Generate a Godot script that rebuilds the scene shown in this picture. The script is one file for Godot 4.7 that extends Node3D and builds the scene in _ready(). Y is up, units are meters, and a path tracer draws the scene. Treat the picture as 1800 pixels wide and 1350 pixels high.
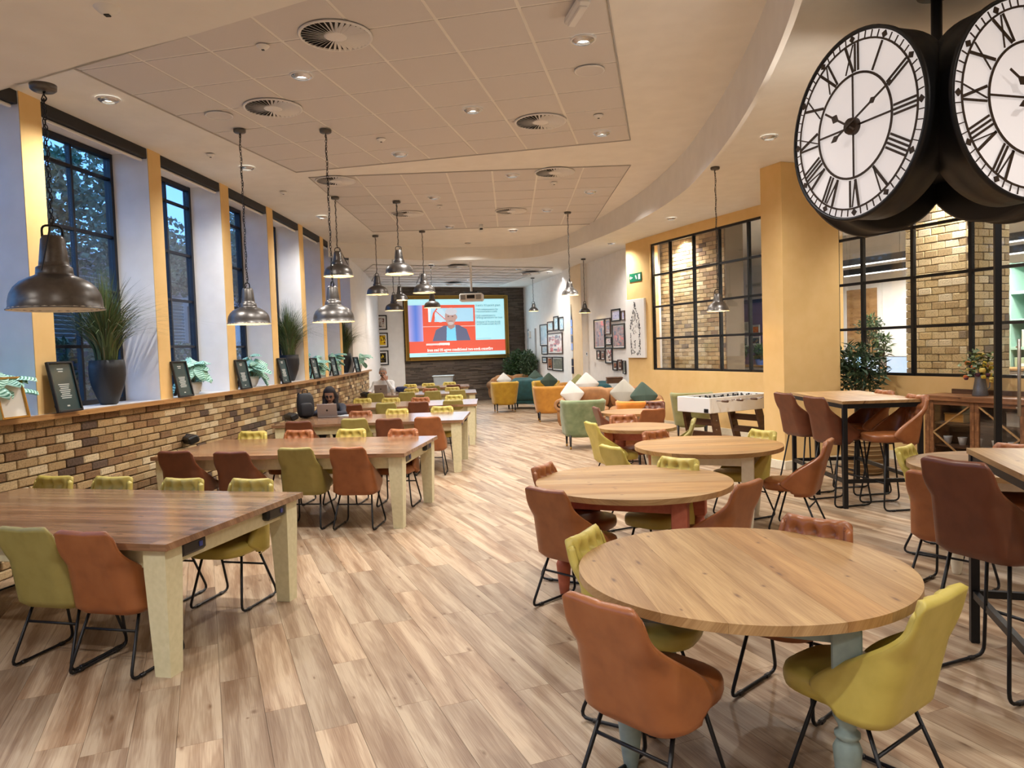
extends Node3D
# ---------------------------------------------------------------- basics
const CAM_H := 1.75
const FOCAL := 1313.0
const CEIL := 4.1
const SILL := 1.31
var rng := RandomNumberGenerator.new()
var cam: Camera3D
var names := {}
var M := {}
var mesh_cache := {}

func ray(x: float, y: float) -> Vector3:
	return cam.basis * Vector3((x - 900.0) / FOCAL, (675.0 - y) / FOCAL, -1.0)

func at_h(x: float, y: float, h: float) -> Vector3:      # point of that pixel at height h
	var d := ray(x, y)
	return Vector3(0, CAM_H, 0) + d * ((h - CAM_H) / d.y)

func at_z(x: float, y: float, z: float) -> Vector3:      # point of that pixel at depth z
	var d := ray(x, y)
	return Vector3(0, CAM_H, 0) + d * (z / d.z)

func on_plane(x: float, y: float, p: Vector3, n: Vector3) -> Vector3:
	var d := ray(x, y)
	var o := Vector3(0, CAM_H, 0)
	return o + d * ((p - o).dot(n) / d.dot(n))

func numbered(base: String) -> String:
	var k: int = names.get(base, 0)
	names[base] = k + 1
	return base if k == 0 else "%s_%03d" % [base, k]

func meta(o: Node, label := "", category := "", group := "", kind := "") -> void:
	if label != "": o.set_meta("label", label)
	if category != "": o.set_meta("category", category)
	if group != "": o.set_meta("group", group)
	if kind != "": o.set_meta("kind", kind)

func thing(called: String, label: String, category: String, at := Vector3.ZERO, turn := 0.0, group := "") -> Node3D:
	var o := Node3D.new()
	o.name = numbered(called)
	add_child(o)
	o.position = at
	o.rotation.y = turn
	meta(o, label, category, group)
	return o

func setting(called: String, label: String, category := "") -> Node3D:
	var o := Node3D.new()
	o.name = numbered(called)
	add_child(o)
	meta(o, label, category, "", "structure")
	return o

func part(parent: Node, called: String, mesh: Mesh, mat: Material, xf := Transform3D()) -> MeshInstance3D:
	var o := MeshInstance3D.new()
	o.name = called
	o.mesh = mesh
	o.material_override = mat
	parent.add_child(o, true)
	o.transform = xf
	return o

func hub(parent: Node, called: String, xf := Transform3D()) -> Node3D:
	var o := Node3D.new()
	o.name = called
	parent.add_child(o, true)
	o.transform = xf
	return o

func xf_at(p: Vector3, turn := 0.0) -> Transform3D:
	return Transform3D(Basis(Vector3.UP, turn), p)

# ---------------------------------------------------------------- mesh making
func tool(smooth := false) -> SurfaceTool:
	var s := SurfaceTool.new()
	s.begin(Mesh.PRIMITIVE_TRIANGLES)
	s.set_smooth_group(0 if smooth else -1)
	return s

func done(s: SurfaceTool) -> ArrayMesh:
	s.generate_normals()
	return s.commit()

func tri(s: SurfaceTool, a: Vector3, b: Vector3, c: Vector3) -> void:
	s.add_vertex(a); s.add_vertex(b); s.add_vertex(c)

func poly_out(s: SurfaceTool, p: Array, middle: Vector3) -> void:     # convex polygon that faces away from middle
	var c := Vector3.ZERO
	for q in p: c += q
	c /= p.size()
	var n: Vector3 = (p[0] - p[2]).cross(p[0] - p[1])
	var out := n.dot(c - middle) >= 0
	for i in range(1, p.size() - 1):
		if out: tri(s, p[0], p[i], p[i + 1])
		else: tri(s, p[0], p[i + 1], p[i])

func quad_uv(s: SurfaceTool, p: Array, uv: Array, middle: Vector3) -> void:
	var c: Vector3 = (p[0] + p[1] + p[2] + p[3]) / 4.0
	var n: Vector3 = (p[0] - p[2]).cross(p[0] - p[1])
	var order := [0, 1, 2, 0, 2, 3] if n.dot(c - middle) >= 0 else [0, 2, 1, 0, 3, 2]
	for i in order:
		s.set_uv(uv[i])
		s.add_vertex(p[i])

func box(s: SurfaceTool, c: Vector3, size: Vector3, xf := Transform3D()) -> void:
	var h := size / 2.0
	for ax in 3:
		for sg in [-1.0, 1.0]:
			var n := Vector3.ZERO; n[ax] = h[ax] * sg
			var a := Vector3.ZERO; a[(ax + 1) % 3] = h[(ax + 1) % 3]
			var b := Vector3.ZERO; b[(ax + 2) % 3] = h[(ax + 2) % 3]
			poly_out(s, [xf * (c + n - a - b), xf * (c + n + a - b), xf * (c + n + a + b), xf * (c + n - a + b)], xf * c)

func bevel(s: SurfaceTool, c: Vector3, size: Vector3, k: float, xf := Transform3D()) -> void:
	var h := size / 2.0
	k = minf(k, minf(h.x, minf(h.y, h.z)) * 0.9)
	var m := xf * c
	for ax in 3:
		var u := (ax + 1) % 3
		var v := (ax + 2) % 3
		for sg in [-1.0, 1.0]:
			var q := []
			for e in [[-1, -1], [1, -1], [1, 1], [-1, 1]]:
				var p := c; p[ax] += h[ax] * sg; p[u] += (h[u] - k) * e[0]; p[v] += (h[v] - k) * e[1]
				q.append(xf * p)
			poly_out(s, q, m)
			for sv in [-1.0, 1.0]:
				var q2 := []
				for e in [[0, -1], [1, -1], [1, 1], [0, 1]]:
					var p := c
					p[u] += (h[u] - (k if e[0] == 0 else 0.0)) * sg
					p[v] += (h[v] - (k if e[0] == 1 else 0.0)) * sv
					p[ax] += (h[ax] - k) * e[1]
					q2.append(xf * p)
				poly_out(s, q2, m)
	for sx in [-1.0, 1.0]:
		for sy in [-1.0, 1.0]:
			for sz in [-1.0, 1.0]:
				var w := Vector3(sx, sy, sz)
				poly_out(s, [xf * (c + w * Vector3(h.x, h.y - k, h.z - k)), xf * (c + w * Vector3(h.x - k, h.y, h.z - k)), xf * (c + w * Vector3(h.x - k, h.y - k, h.z))], m)

func box_mesh(size: Vector3, k := 0.0, c := Vector3.ZERO) -> ArrayMesh:
	var key := "b%s%s%s" % [size, k, c]
	if not mesh_cache.has(key):
		var s := tool()
		if k > 0.0: bevel(s, c, size, k)
		else: box(s, c, size)
		mesh_cache[key] = done(s)
	return mesh_cache[key]

func loft(s: SurfaceTool, rings: Array, caps := true, closed := true) -> void:
	var n: int = rings[0].size()
	var sign := 0.0
	for i in rings.size() - 1:
		var c := Vector3.ZERO
		for p in rings[i]: c += p
		for p in rings[i + 1]: c += p
		c /= 2.0 * n
		for j in range(0, n, maxi(1, n / 6)):
			var a: Vector3 = rings[i][j]; var b: Vector3 = rings[i][(j + 1) % n]; var d: Vector3 = rings[i + 1][(j + 1) % n]
			sign += (a - d).cross(a - b).dot((a + d) / 2.0 - c)
	var flip := sign < 0
	for i in rings.size() - 1:
		for j in (n if closed else n - 1):
			var a: Vector3 = rings[i][j]; var b: Vector3 = rings[i][(j + 1) % n]
			var d: Vector3 = rings[i + 1][(j + 1) % n]; var e: Vector3 = rings[i + 1][j]
			if flip:
				tri(s, a, d, b); tri(s, a, e, d)
			else:
				tri(s, a, b, d); tri(s, a, d, e)
	if caps:
		for k in [0, rings.size() - 1]:
			var c := Vector3.ZERO
			for p in rings[k]: c += p
			c /= n
			var o := Vector3.ZERO
			for p in rings[1 if k == 0 else k - 1]: o += p
			o /= n
			for j in n:
				poly_out(s, [c, rings[k][j], rings[k][(j + 1) % n]], o)

func ring(c: Vector3, rx: float, rz: float, n: int, pw := 2.0) -> PackedVector3Array:     # superellipse in the horizontal plane
	var r := PackedVector3Array()
	for j in n:
		var a := TAU * j / n
		var ca := cos(a); var sa := sin(a)
		r.append(c + Vector3(signf(ca) * pow(absf(ca), 2.0 / pw) * rx, 0, signf(sa) * pow(absf(sa), 2.0 / pw) * rz))
	return r

func lathe(s: SurfaceTool, profile: Array, n: int, xf := Transform3D(), caps := false) -> void:
	var rings := []
	for p in profile:
		var r := PackedVector3Array()
		for j in n:
			var a := TAU * j / n
			r.append(xf * Vector3(cos(a) * p[0], p[1], sin(a) * p[0]))
		rings.append(r)
	loft(s, rings, caps)

func tube(s: SurfaceTool, pts: Array, r: float, n := 6, closed := false) -> void:
	var rings := []
	var up := Vector3.UP
	var m := pts.size()
	for i in m:
		var a: Vector3 = pts[(i - 1 + m) % m] if (closed or i > 0) else pts[0]
		var b: Vector3 = pts[(i + 1) % m] if (closed or i < m - 1) else pts[m - 1]
		var t := (b - a).normalized()
		if i == 0:
			up = Vector3.UP if absf(t.y) < 0.9 else Vector3.RIGHT
		var side := t.cross(up).normalized()
		up = side.cross(t).normalized()
		var rr := PackedVector3Array()
		for j in n:
			var g := TAU * j / n
			rr.append(pts[i] + (side * cos(g) + up * sin(g)) * r)
		rings.append(rr)
	if closed:
		rings.append(rings[0])
	loft(s, rings, not closed)

func rounded(pts: Array, r: float, n := 4) -> Array:         # a polyline with its corners rounded
	var out := [pts[0]]
	for i in range(1, pts.size() - 1):
		var a: Vector3 = pts[i - 1]; var b: Vector3 = pts[i]; var c: Vector3 = pts[i + 1]
		var ra := minf(r, (a - b).length() * 0.45)
		var rc := minf(r, (c - b).length() * 0.45)
		var p := b + (a - b).normalized() * ra
		var q := b + (c - b).normalized() * rc
		for k in n + 1:
			var t := float(k) / n
			out.append(p.lerp(b, t).lerp(b.lerp(q, t), t))
	out.append(pts[pts.size() - 1])
	return out

func cushion(s: SurfaceTool, c: Vector3, size: Vector3, xf := Transform3D(), pw := 4.0) -> void:   # soft rounded block, smooth
	var rings := []
	var h := size / 2.0
	for i in 9:
		var a := lerpf(-PI / 2, PI / 2, i / 8.0)
		var k := pow(maxf(cos(a), 0.0001), 0.45)
		var y := signf(sin(a)) * pow(absf(sin(a)), 0.75) * h.y
		var r := PackedVector3Array()
		for p in ring(c + Vector3(0, y, 0), h.x * k, h.z * k, 24, pw): r.append(xf * p)
		rings.append(r)
	loft(s, rings, true)

func prism(s: SurfaceTool, poly: Array, y0: float, y1: float, uv0 := Vector2.ZERO, uvs := 0.0) -> void:   # convex outline in x,z
	var c := Vector3.ZERO
	for p in poly: c += Vector3(p.x, (y0 + y1) / 2, p.y)
	c /= poly.size()
	for y in [y0, y1]:
		for i in range(1, poly.size() - 1):
			var t := [poly[0], poly[i], poly[i + 1]]
			var q := []
			for p in t: q.append(Vector3(p.x, y, p.y))
			var n: Vector3 = (q[0] - q[2]).cross(q[0] - q[1])
			for k in ([0, 1, 2] if n.dot(q[0] - c) > 0 else [0, 2, 1]):
				s.set_uv(uv0 + t[k] * uvs)
				s.add_vertex(q[k])
	for i in poly.size():
		var a: Vector2 = poly[i]; var b: Vector2 = poly[(i + 1) % poly.size()]
		var w := (a - b).length() * uvs
		quad_uv(s, [Vector3(a.x, y0, a.y), Vector3(b.x, y0, b.y), Vector3(b.x, y1, b.y), Vector3(a.x, y1, a.y)],
			[uv0 + a * uvs, uv0 + a * uvs + Vector2(w, 0), uv0 + a * uvs + Vector2(w, (y1 - y0) * uvs), uv0 + a * uvs + Vector2(0, (y1 - y0) * uvs)], c)

# ---------------------------------------------------------------- materials
func mat(key: String, c: Color, rough := 0.8, metal := 0.0, spec := 0.5) -> StandardMaterial3D:
	if M.has(key): return M[key]
	var m := StandardMaterial3D.new()
	m.resource_name = key
	m.albedo_color = c
	m.roughness = rough
	m.metallic = metal
	m.metallic_specular = spec
	M[key] = m
	return m

func c8(r: int, g: int, b: int) -> Color:
	return Color(r / 255.0, g / 255.0, b / 255.0)

func noise_tex(seed_: int, freq: float, ramp: Array, size := 256, octaves := 4) -> NoiseTexture2D:
	var t := NoiseTexture2D.new()
	var f := FastNoiseLite.new()
	f.seed = seed_
	f.noise_type = FastNoiseLite.TYPE_SIMPLEX_SMOOTH
	f.frequency = freq
	f.fractal_octaves = octaves
	t.noise = f
	t.width = size
	t.height = size
	t.seamless = true
	var g := Gradient.new()
	g.offsets = PackedFloat32Array([0.0, 1.0])
	g.colors = PackedColorArray([ramp[0], ramp[ramp.size() - 1]])
	for i in range(1, ramp.size() - 1):
		g.add_point(float(i) / (ramp.size() - 1), ramp[i])
	t.color_ramp = g
	return t

func noisy(key: String, seed_: int, freq: float, ramp: Array, scale_: float, rough := 0.8, metal := 0.0, spec := 0.5, size := 256) -> StandardMaterial3D:
	if M.has(key): return M[key]
	var m := mat(key, Color.WHITE, rough, metal, spec)
	m.albedo_texture = noise_tex(seed_, freq, ramp, size)
	m.uv1_triplanar = true
	m.uv1_scale = Vector3.ONE * scale_
	return m

func glow(key: String, c: Color, energy: float, base := Color(0.9, 0.9, 0.9)) -> StandardMaterial3D:
	var m := mat(key, base, 0.6)
	m.emission_enabled = true
	m.emission = c
	m.emission_energy_multiplier = energy
	return m

func glass(key: String, c: Color, a: float) -> StandardMaterial3D:
	var m := mat(key, Color(c.r, c.g, c.b, a), 0.03)
	m.transparency = BaseMaterial3D.TRANSPARENCY_ALPHA
	return m

func wood_image(seed_: int, w: int, h: int, light: Color, dark: Color, knot: Color, knots: int, wide: float, streak: float) -> ImageTexture:
	# grain runs along u; wide = metres across the picture's height
	var f := FastNoiseLite.new(); f.seed = seed_; f.noise_type = FastNoiseLite.TYPE_SIMPLEX_SMOOTH; f.frequency = 1.0; f.fractal_octaves = 3
	var r := RandomNumberGenerator.new(); r.seed = seed_
	var ks := []
	for i in knots: ks.append([r.randf() * w, r.randf() * h, r.randf_range(0.005, 0.018) / wide * h, r.randf_range(1.4, 4.0)])
	var near := {}
	for i in knots:
		for cx in range(int((ks[i][0] - ks[i][2] * 9) / 64.0), int((ks[i][0] + ks[i][2] * 9) / 64.0) + 1):
			for cy in range(int((ks[i][1] - ks[i][2] * 4) / 64.0), int((ks[i][1] + ks[i][2] * 4) / 64.0) + 1):
				var key := cx * 1000 + cy
				if not near.has(key): near[key] = []
				near[key].append(ks[i])
	var data := PackedByteArray(); data.resize(w * h * 3)
	var sc := wide / h
	var o := 0
	for y in h:
		var my := y * sc
		for x in w:
			var mx := x * sc
			var g := f.get_noise_2d(mx * 0.55, my * 7.0)              # broad figure
			var k := 0.0
			var bend := 0.0
			for q in near.get((x / 64) * 1000 + y / 64, []):
				var dx: float = (x - q[0]) / (q[2] * q[3]); var dy: float = (y - q[1]) / q[2]
				var d2 := dx * dx + dy * dy
				if d2 < 12.0:
					bend += exp(-d2 * 0.5)
					k = maxf(k, exp(-d2 * 2.5))
			var line := 0.5 + 0.5 * sin((my * 48.0 + g * 7.0 + bend * 3.0) * 3.0)
			var fine := f.get_noise_2d(mx * 3.0 + 40.0, my * 170.0)
			var t := clampf(0.42 + g * 0.75 * streak + (line - 0.5) * 0.16 + fine * 0.38 + bend * 0.1, 0.0, 1.0)
			var c := light.lerp(dark, t).lerp(knot, k * 0.75)
			data[o] = int(clampf(c.r, 0, 1) * 255); data[o + 1] = int(clampf(c.g, 0, 1) * 255); data[o + 2] = int(clampf(c.b, 0, 1) * 255)
			o += 3
	return ImageTexture.create_from_image(Image.create_from_data(w, h, false, Image.FORMAT_RGB8, data))

func wood(key: String, tex: Texture2D, rough: float, tint := Color.WHITE, spec := 0.5) -> StandardMaterial3D:
	var m := mat(key, tint, rough, 0.0, spec)
	m.albedo_texture = tex
	return m

# ---------------------------------------------------------------- the room
const WALL := [[-5.2, 4.0], [-4.9, -1.0], [-4.55, -3.5], [-4.35, -5.0], [-4.15, -6.5], [-3.95, -8.4], [-3.82, -10.2], [-3.73, -12.2], [-3.7, -14.2], [-3.72, -16.2], [-3.8, -18.5], [-3.95, -20.6], [-4.3, -24.6]]
const PIERS := [1.1, -0.8, -2.7, -4.6, -6.52, -8.39, -10.13, -11.8, -13.43, -14.91, -16.4, -17.9]
const RA := Vector3(2.70, 0, -17.2)
const RD := Vector3(0.381, 0, 0.9246)
const RQ := Vector3(-0.9246, 0, 0.381)
const GA := Vector3(0.5, 0, -26.45)          # gallery wall, from the screen wall to the yellow wall
const GB := Vector3(2.95, 0, -17.3)
const BA := Vector3(-3.55, 0, -24.9)         # screen wall
const BB := Vector3(0.5, 0, -26.45)

func wall_x(z: float) -> float:
	for i in WALL.size() - 1:
		if z <= WALL[i][1] and z >= WALL[i + 1][1]:
			return lerpf(WALL[i][0], WALL[i + 1][0], (z - WALL[i][1]) / (WALL[i + 1][1] - WALL[i][1]))
	return WALL[0][0]

func ceil_h(z: float) -> float:
	return CEIL if z > -15.0 else lerpf(CEIL, 3.87, clampf((-15.0 - z) / 11.0, 0, 1))

func frame_of(a: Vector3, b: Vector3) -> Transform3D:      # x from a to b, z into the room
	var x := (b - a).normalized()
	return Transform3D(Basis(x, Vector3.UP, x.cross(Vector3.UP)), a)

func right_xf() -> Transform3D:
	return Transform3D(Basis(RD, Vector3.UP, RQ), RA)

func right_at(px: float, py: float, q := 0.0) -> Vector3:     # pixel to (along, up, out) on the right wall
	var p := on_plane(px, py, RA + RQ * q, RQ)
	return Vector3((p - RA).dot(RD), p.y, q)

func slab(parent: Node, called: String, lo: Vector3, hi: Vector3, m: Material, xf := Transform3D(), k := 0.0) -> MeshInstance3D:
	return part(parent, called, box_mesh((hi - lo).abs(), k), m, xf * Transform3D(Basis(), (lo + hi) / 2.0))

func make_materials() -> void:
	noisy("white plaster", 3, 0.02, [Color(0.92, 0.91, 0.9), Color(0.95, 0.94, 0.93)], 0.7, 0.92, 0, 0.3)
	noisy("ceiling plaster", 4, 0.02, [Color(0.91, 0.9, 0.88), Color(0.94, 0.93, 0.91)], 0.5, 0.95, 0, 0.3)
	noisy("yellow paint", 5, 0.02, [c8(226, 190, 128), c8(232, 197, 138)], 0.6, 0.85, 0, 0.3)
	noisy("ceiling tile", 6, 0.2, [c8(210, 206, 204), c8(218, 214, 212)], 3.0, 0.9, 0, 0.3)
	mat("black metal", c8(24, 24, 27), 0.45, 0.3)
	mat("black paint", c8(22, 22, 24), 0.6)
	mat("white metal", c8(228, 226, 224), 0.5)
	mat("chrome", c8(200, 200, 205), 0.18, 1.0)
	mat("brass", c8(190, 150, 80), 0.3, 1.0)
	mat("white plastic", c8(230, 229, 226), 0.45)
	mat("black plastic", c8(20, 20, 22), 0.4)
	noisy("mortar", 7, 0.15, [c8(104, 92, 78), c8(134, 120, 102)], 2.0, 0.95)
	glass("window glass", Color(0.3, 0.34, 0.38), 0.03)
	glass("clear glass", Color(0.4, 0.42, 0.42), 0.02)
	glass("cabinet glass", Color(0.15, 0.16, 0.16), 0.03)
	var oak := wood_image(11, 2048, 683, c8(212, 190, 162), c8(148, 117, 90), c8(112, 80, 54), 30, 1.6, 1.2)
	for i in 3: wood("oak floor %d" % i, oak, 0.42, [Color(0.86, 0.85, 0.84), Color(0.8, 0.79, 0.78), Color(0.91, 0.89, 0.87)][i], 0.45)
	var pine := wood_image(21, 1024, 512, c8(188, 154, 108), c8(140, 104, 64), c8(76, 46, 28), 26, 1.2, 0.8)
	for i in 3: wood("pine top %d" % i, pine, 0.38, [Color(1, 1, 1), Color(0.93, 0.9, 0.86), Color(1, 0.95, 0.88)][i])
	for i in 3: wood("grey pine %d" % i, pine, 0.45, [Color(0.8, 0.76, 0.72), Color(0.74, 0.71, 0.68), Color(0.84, 0.8, 0.74)][i])
	var walnut := wood_image(31, 1024, 512, c8(168, 136, 106), c8(112, 84, 62), c8(70, 46, 32), 12, 1.2, 1.0)
	for i in 3: wood("brown top %d" % i, walnut, 0.19, [Color(1, 1, 1), Color(0.92, 0.88, 0.86), Color(1, 0.95, 0.92)][i])
	var dark := wood("dark wood", walnut, 0.5, Color(0.62, 0.55, 0.5)); dark.uv1_triplanar = true; dark.uv1_scale = Vector3.ONE * 0.9
	var mid := wood("cabinet wood", walnut, 0.45, Color(0.95, 0.82, 0.7)); mid.uv1_triplanar = true; mid.uv1_scale = Vector3.ONE * 0.9
	var sill := wood("sill oak", pine, 0.4, Color(1.0, 0.95, 0.88)); sill.uv1_triplanar = true; sill.uv1_scale = Vector3(0.5, 2.0, 0.5)
	var pale := wood("pale wood", pine, 0.45, Color(1.0, 0.98, 0.95)); pale.uv1_triplanar = true; pale.uv1_scale = Vector3.ONE * 0.8
	noisy("tan leather", 41, 0.03, [c8(132, 78, 42), c8(150, 90, 50), c8(158, 98, 56)], 0.9, 0.34)
	noisy("brown leather", 42, 0.03, [c8(96, 52, 31), c8(108, 60, 37), c8(114, 65, 41)], 0.9, 0.4)
	noisy("mustard leather", 43, 0.03, [c8(176, 158, 72), c8(190, 172, 84), c8(198, 180, 94)], 0.9, 0.42)
	noisy("olive leather", 44, 0.03, [c8(142, 130, 68), c8(154, 142, 78), c8(160, 148, 84)], 0.9, 0.5)
	noisy("cream paint", 45, 0.05, [c8(208, 200, 160), c8(222, 214, 178)], 1.5, 0.6)
	noisy("grey blue paint", 46, 0.05, [c8(134, 154, 152), c8(150, 168, 164)], 1.5, 0.6)
	noisy("terracotta paint", 47, 0.05, [c8(174, 92, 66), c8(188, 106, 78)], 1.5, 0.6)
	noisy("cream plaster", 49, 0.02, [c8(232, 208, 170), c8(238, 214, 178)], 0.6, 0.85)
	noisy("ivory paint", 48, 0.05, [c8(226, 216, 190), c8(236, 228, 206)], 1.5, 0.6)
	for v in [["green velvet", c8(96, 112, 74), c8(140, 150, 110)], ["yellow velvet", c8(176, 134, 30), c8(208, 168, 52)], ["ochre velvet", c8(176, 116, 34), c8(204, 144, 52)], ["teal velvet", c8(10, 60, 66), c8(24, 86, 92)], ["orange velvet", c8(204, 116, 24), c8(226, 142, 40)], ["sofa leather", c8(140, 98, 60), c8(172, 126, 82)], ["olive velvet", c8(112, 110, 60), c8(140, 136, 84)]]:
		var m := noisy(v[0], v[0].length() * 3, 0.02, [v[1], v[2]], 1.1, 0.75)
		m.rim_enabled = v[0] != "sofa leather"
		m.rim = 0.4
	noisy("grey linen", 52, 0.2, [c8(150, 144, 132), c8(178, 172, 160)], 2.0, 0.9)
	noisy("white linen", 53, 0.2, [c8(196, 190, 182), c8(212, 208, 202)], 2.0, 0.9)
	noisy("dark green linen", 54, 0.2, [c8(54, 70, 60), c8(78, 94, 82)], 2.0, 0.9)
	noisy("gunmetal", 55, 0.05, [c8(92, 88, 85), c8(112, 108, 104)], 2.0, 0.36, 0.8)
	mat("lamp lining", c8(236, 228, 210), 0.6)
	glow("downlight glow", Color(1.0, 0.97, 0.9), 9.0)
	noisy("black planter", 92, 0.1, [c8(22, 24, 28), c8(34, 36, 42)], 2.0, 0.5)

const BRICK_TONES := [[170, 144, 104], [188, 164, 124], [152, 122, 86], [206, 188, 154], [130, 100, 70], [90, 72, 60], [178, 150, 112]]

func brick_materials(key: String, tones: Array) -> Array:
	var out := []
	for i in tones.size():
		var t: Array = tones[i]
		var c := c8(t[0], t[1], t[2])
		var m := noisy("%s brick %d" % [key, i], 60 + i * 7 + key.length(), 0.05, [c.darkened(0.42), c.darkened(0.08), c, c.lightened(0.14)], 3.2, 0.9)
		out.append(m)
	return out

# bricks laid along a line of points; the nearest to the camera as parts, the others joined
func lay_bricks(parent: Node3D, path: Callable, length: float, y0: float, y1: float, course: float, brick: float, mats: Array, weights: Array, seed_: int, limit: int, centre_on_camera := true) -> void:
	var r := RandomNumberGenerator.new(); r.seed = seed_
	var joint := 0.009
	var hgt := course - joint
	var meshes := []
	for v in 4:
		var s := tool()
		bevel(s, Vector3.ZERO, Vector3(brick - joint, hgt, 0.05), 0.004 + 0.002 * v, Transform3D(Basis(Vector3(0, 0, 1), (v - 1.5) * 0.004), Vector3.ZERO))
		meshes.append(done(s))
	var half := box_mesh(Vector3(brick * 0.5 - joint, hgt, 0.05), 0.005)
	var spots := []
	var rows := int((y1 - y0) / course)
	for row in rows:
		var x := brick * 0.5 if row % 2 == 0 else 0.0
		if row % 2 == 0: spots.append([brick * 0.25, row, true])
		while x + brick <= length + 0.001:
			spots.append([x + brick * 0.5, row, false])
			x += brick
		if length - x > brick * 0.4: spots.append([x + brick * 0.25, row, true])
	var placed := []
	for sp in spots:
		var pick := r.randf()
		var tone := 0
		while tone < weights.size() - 1 and pick > weights[tone]:
			pick -= weights[tone]
			tone += 1
		var f: Transform3D = path.call(sp[0])
		var y: float = y0 + (sp[1] + 0.5) * course
		var xf := f * Transform3D(Basis(Vector3(0, 1, 0), r.randf_range(-0.012, 0.012)), Vector3(0, y, -0.025 + r.randf_range(-0.003, 0.004)))
		var p: Vector3 = xf.origin - cam.position
		var v: Vector3 = cam.basis.inverse() * p
		var seen := v.z < -1.0 and absf(v.x / v.z) < 0.70 and absf(v.y / v.z) < 0.53
		placed.append([p.length() if seen else 1000.0 + p.length(), xf, tone, sp[2], r.randi() % 4])
	placed.sort_custom(func(a, b): return a[0] < b[0])
	var rest := tool()
	var left := 0
	for i in placed.size():
		var q: Array = placed[i]
		if i < limit:
			part(parent, "brick", half if q[3] else meshes[q[4]], mats[q[2]], q[1])
		else:
			var t: Array = BRICK_TONES[q[2] % BRICK_TONES.size()]
			var k := r.randf_range(0.85, 1.1)
			rest.set_color(Color(t[0] / 255.0 * k, t[1] / 255.0 * k, t[2] / 255.0 * k).srgb_to_linear())
			bevel(rest, Vector3.ZERO, Vector3((brick * 0.5 if q[3] else brick) - joint, hgt, 0.05), 0.005, q[1])
			left += 1
	if left:
		var m := mat("far bricks", Color.WHITE, 0.9)
		m.vertex_color_use_as_albedo = true
		var o := part(parent, "far_bricks", done(rest), m)
		meta(o, "", "", "", "stuff")

func build_floor() -> void:
	var fl := setting("floor", "light oak plank floor running the length of the room")
	slab(fl, "subfloor", Vector3(-7, -0.15, 5), Vector3(16, -0.006, -32), mat("subfloor", c8(70, 52, 36), 0.9))
	var d := RD
	var e := Vector3(0.9246, 0, -0.381)
	var len := 1.24
	var wid := 0.198
	var r := RandomNumberGenerator.new(); r.seed = 5
	var variants := []
	for v in 24:
		var u0 := Vector2(r.randf_range(0, 1 - len / 4.8), r.randf_range(0, 1 - wid / 1.6))
		var s := tool()
		prism(s, [Vector2(0, 0), Vector2(len - 0.0016, 0), Vector2(len - 0.0016, wid - 0.0016), Vector2(0, wid - 0.0016)], -0.006, 0.0)
		var md := MeshDataTool.new()
		var am := done(s)
		md.create_from_surface(am, 0)
		for i in md.get_vertex_count():
			var p := md.get_vertex(i)
			md.set_vertex_uv(i, u0 + Vector2(p.x / 4.8, p.z / 1.6))
		am.clear_surfaces()
		md.commit_to_surface(am)
		variants.append(am)
	var spots := []
	for b in range(-75, 75):
		var off := fmod(b * 0.37 + 0.11 * (b % 3), 1.0) * len + (r.randf() - 0.5) * 0.2
		for a in range(-30, 8):
			var o := d * (a * len + off) + e * (b * wid)
			var c := o + d * len * 0.5 + e * wid * 0.5
			if c.z > 4.2 or c.z < -28.5 or c.x < wall_x(clampf(c.z, -24.5, 3.9)) - 0.9 or (c - RA).dot(RQ) < -0.4: continue
			var v: Vector3 = cam.basis.inverse() * (c - cam.position)
			var seen := v.z < -0.6 and absf(v.x / v.z) < 0.80 and absf(v.y / v.z) < 0.62
			spots.append([c.distance_to(cam.position) if seen else 500.0, o])
	spots.sort_custom(func(p, q): return p[0] < q[0])
	var rest := tool()
	var bs := Basis(d, Vector3.UP, d.cross(Vector3.UP))
	for i in spots.size():
		var k: int = r.randi() % 24
		var xf := Transform3D(Basis(d, Vector3.UP, d.cross(Vector3.UP)), spots[i][1])
		if i < 300:
			part(fl, "plank", variants[k], M["oak floor %d" % (r.randi() % 3)], xf)
		else:
			rest.append_from(variants[k], 0, xf)
	var o := part(fl, "far_planks", rest.commit(), M["oak floor 0"])
	meta(o, "", "", "", "stuff")

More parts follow.
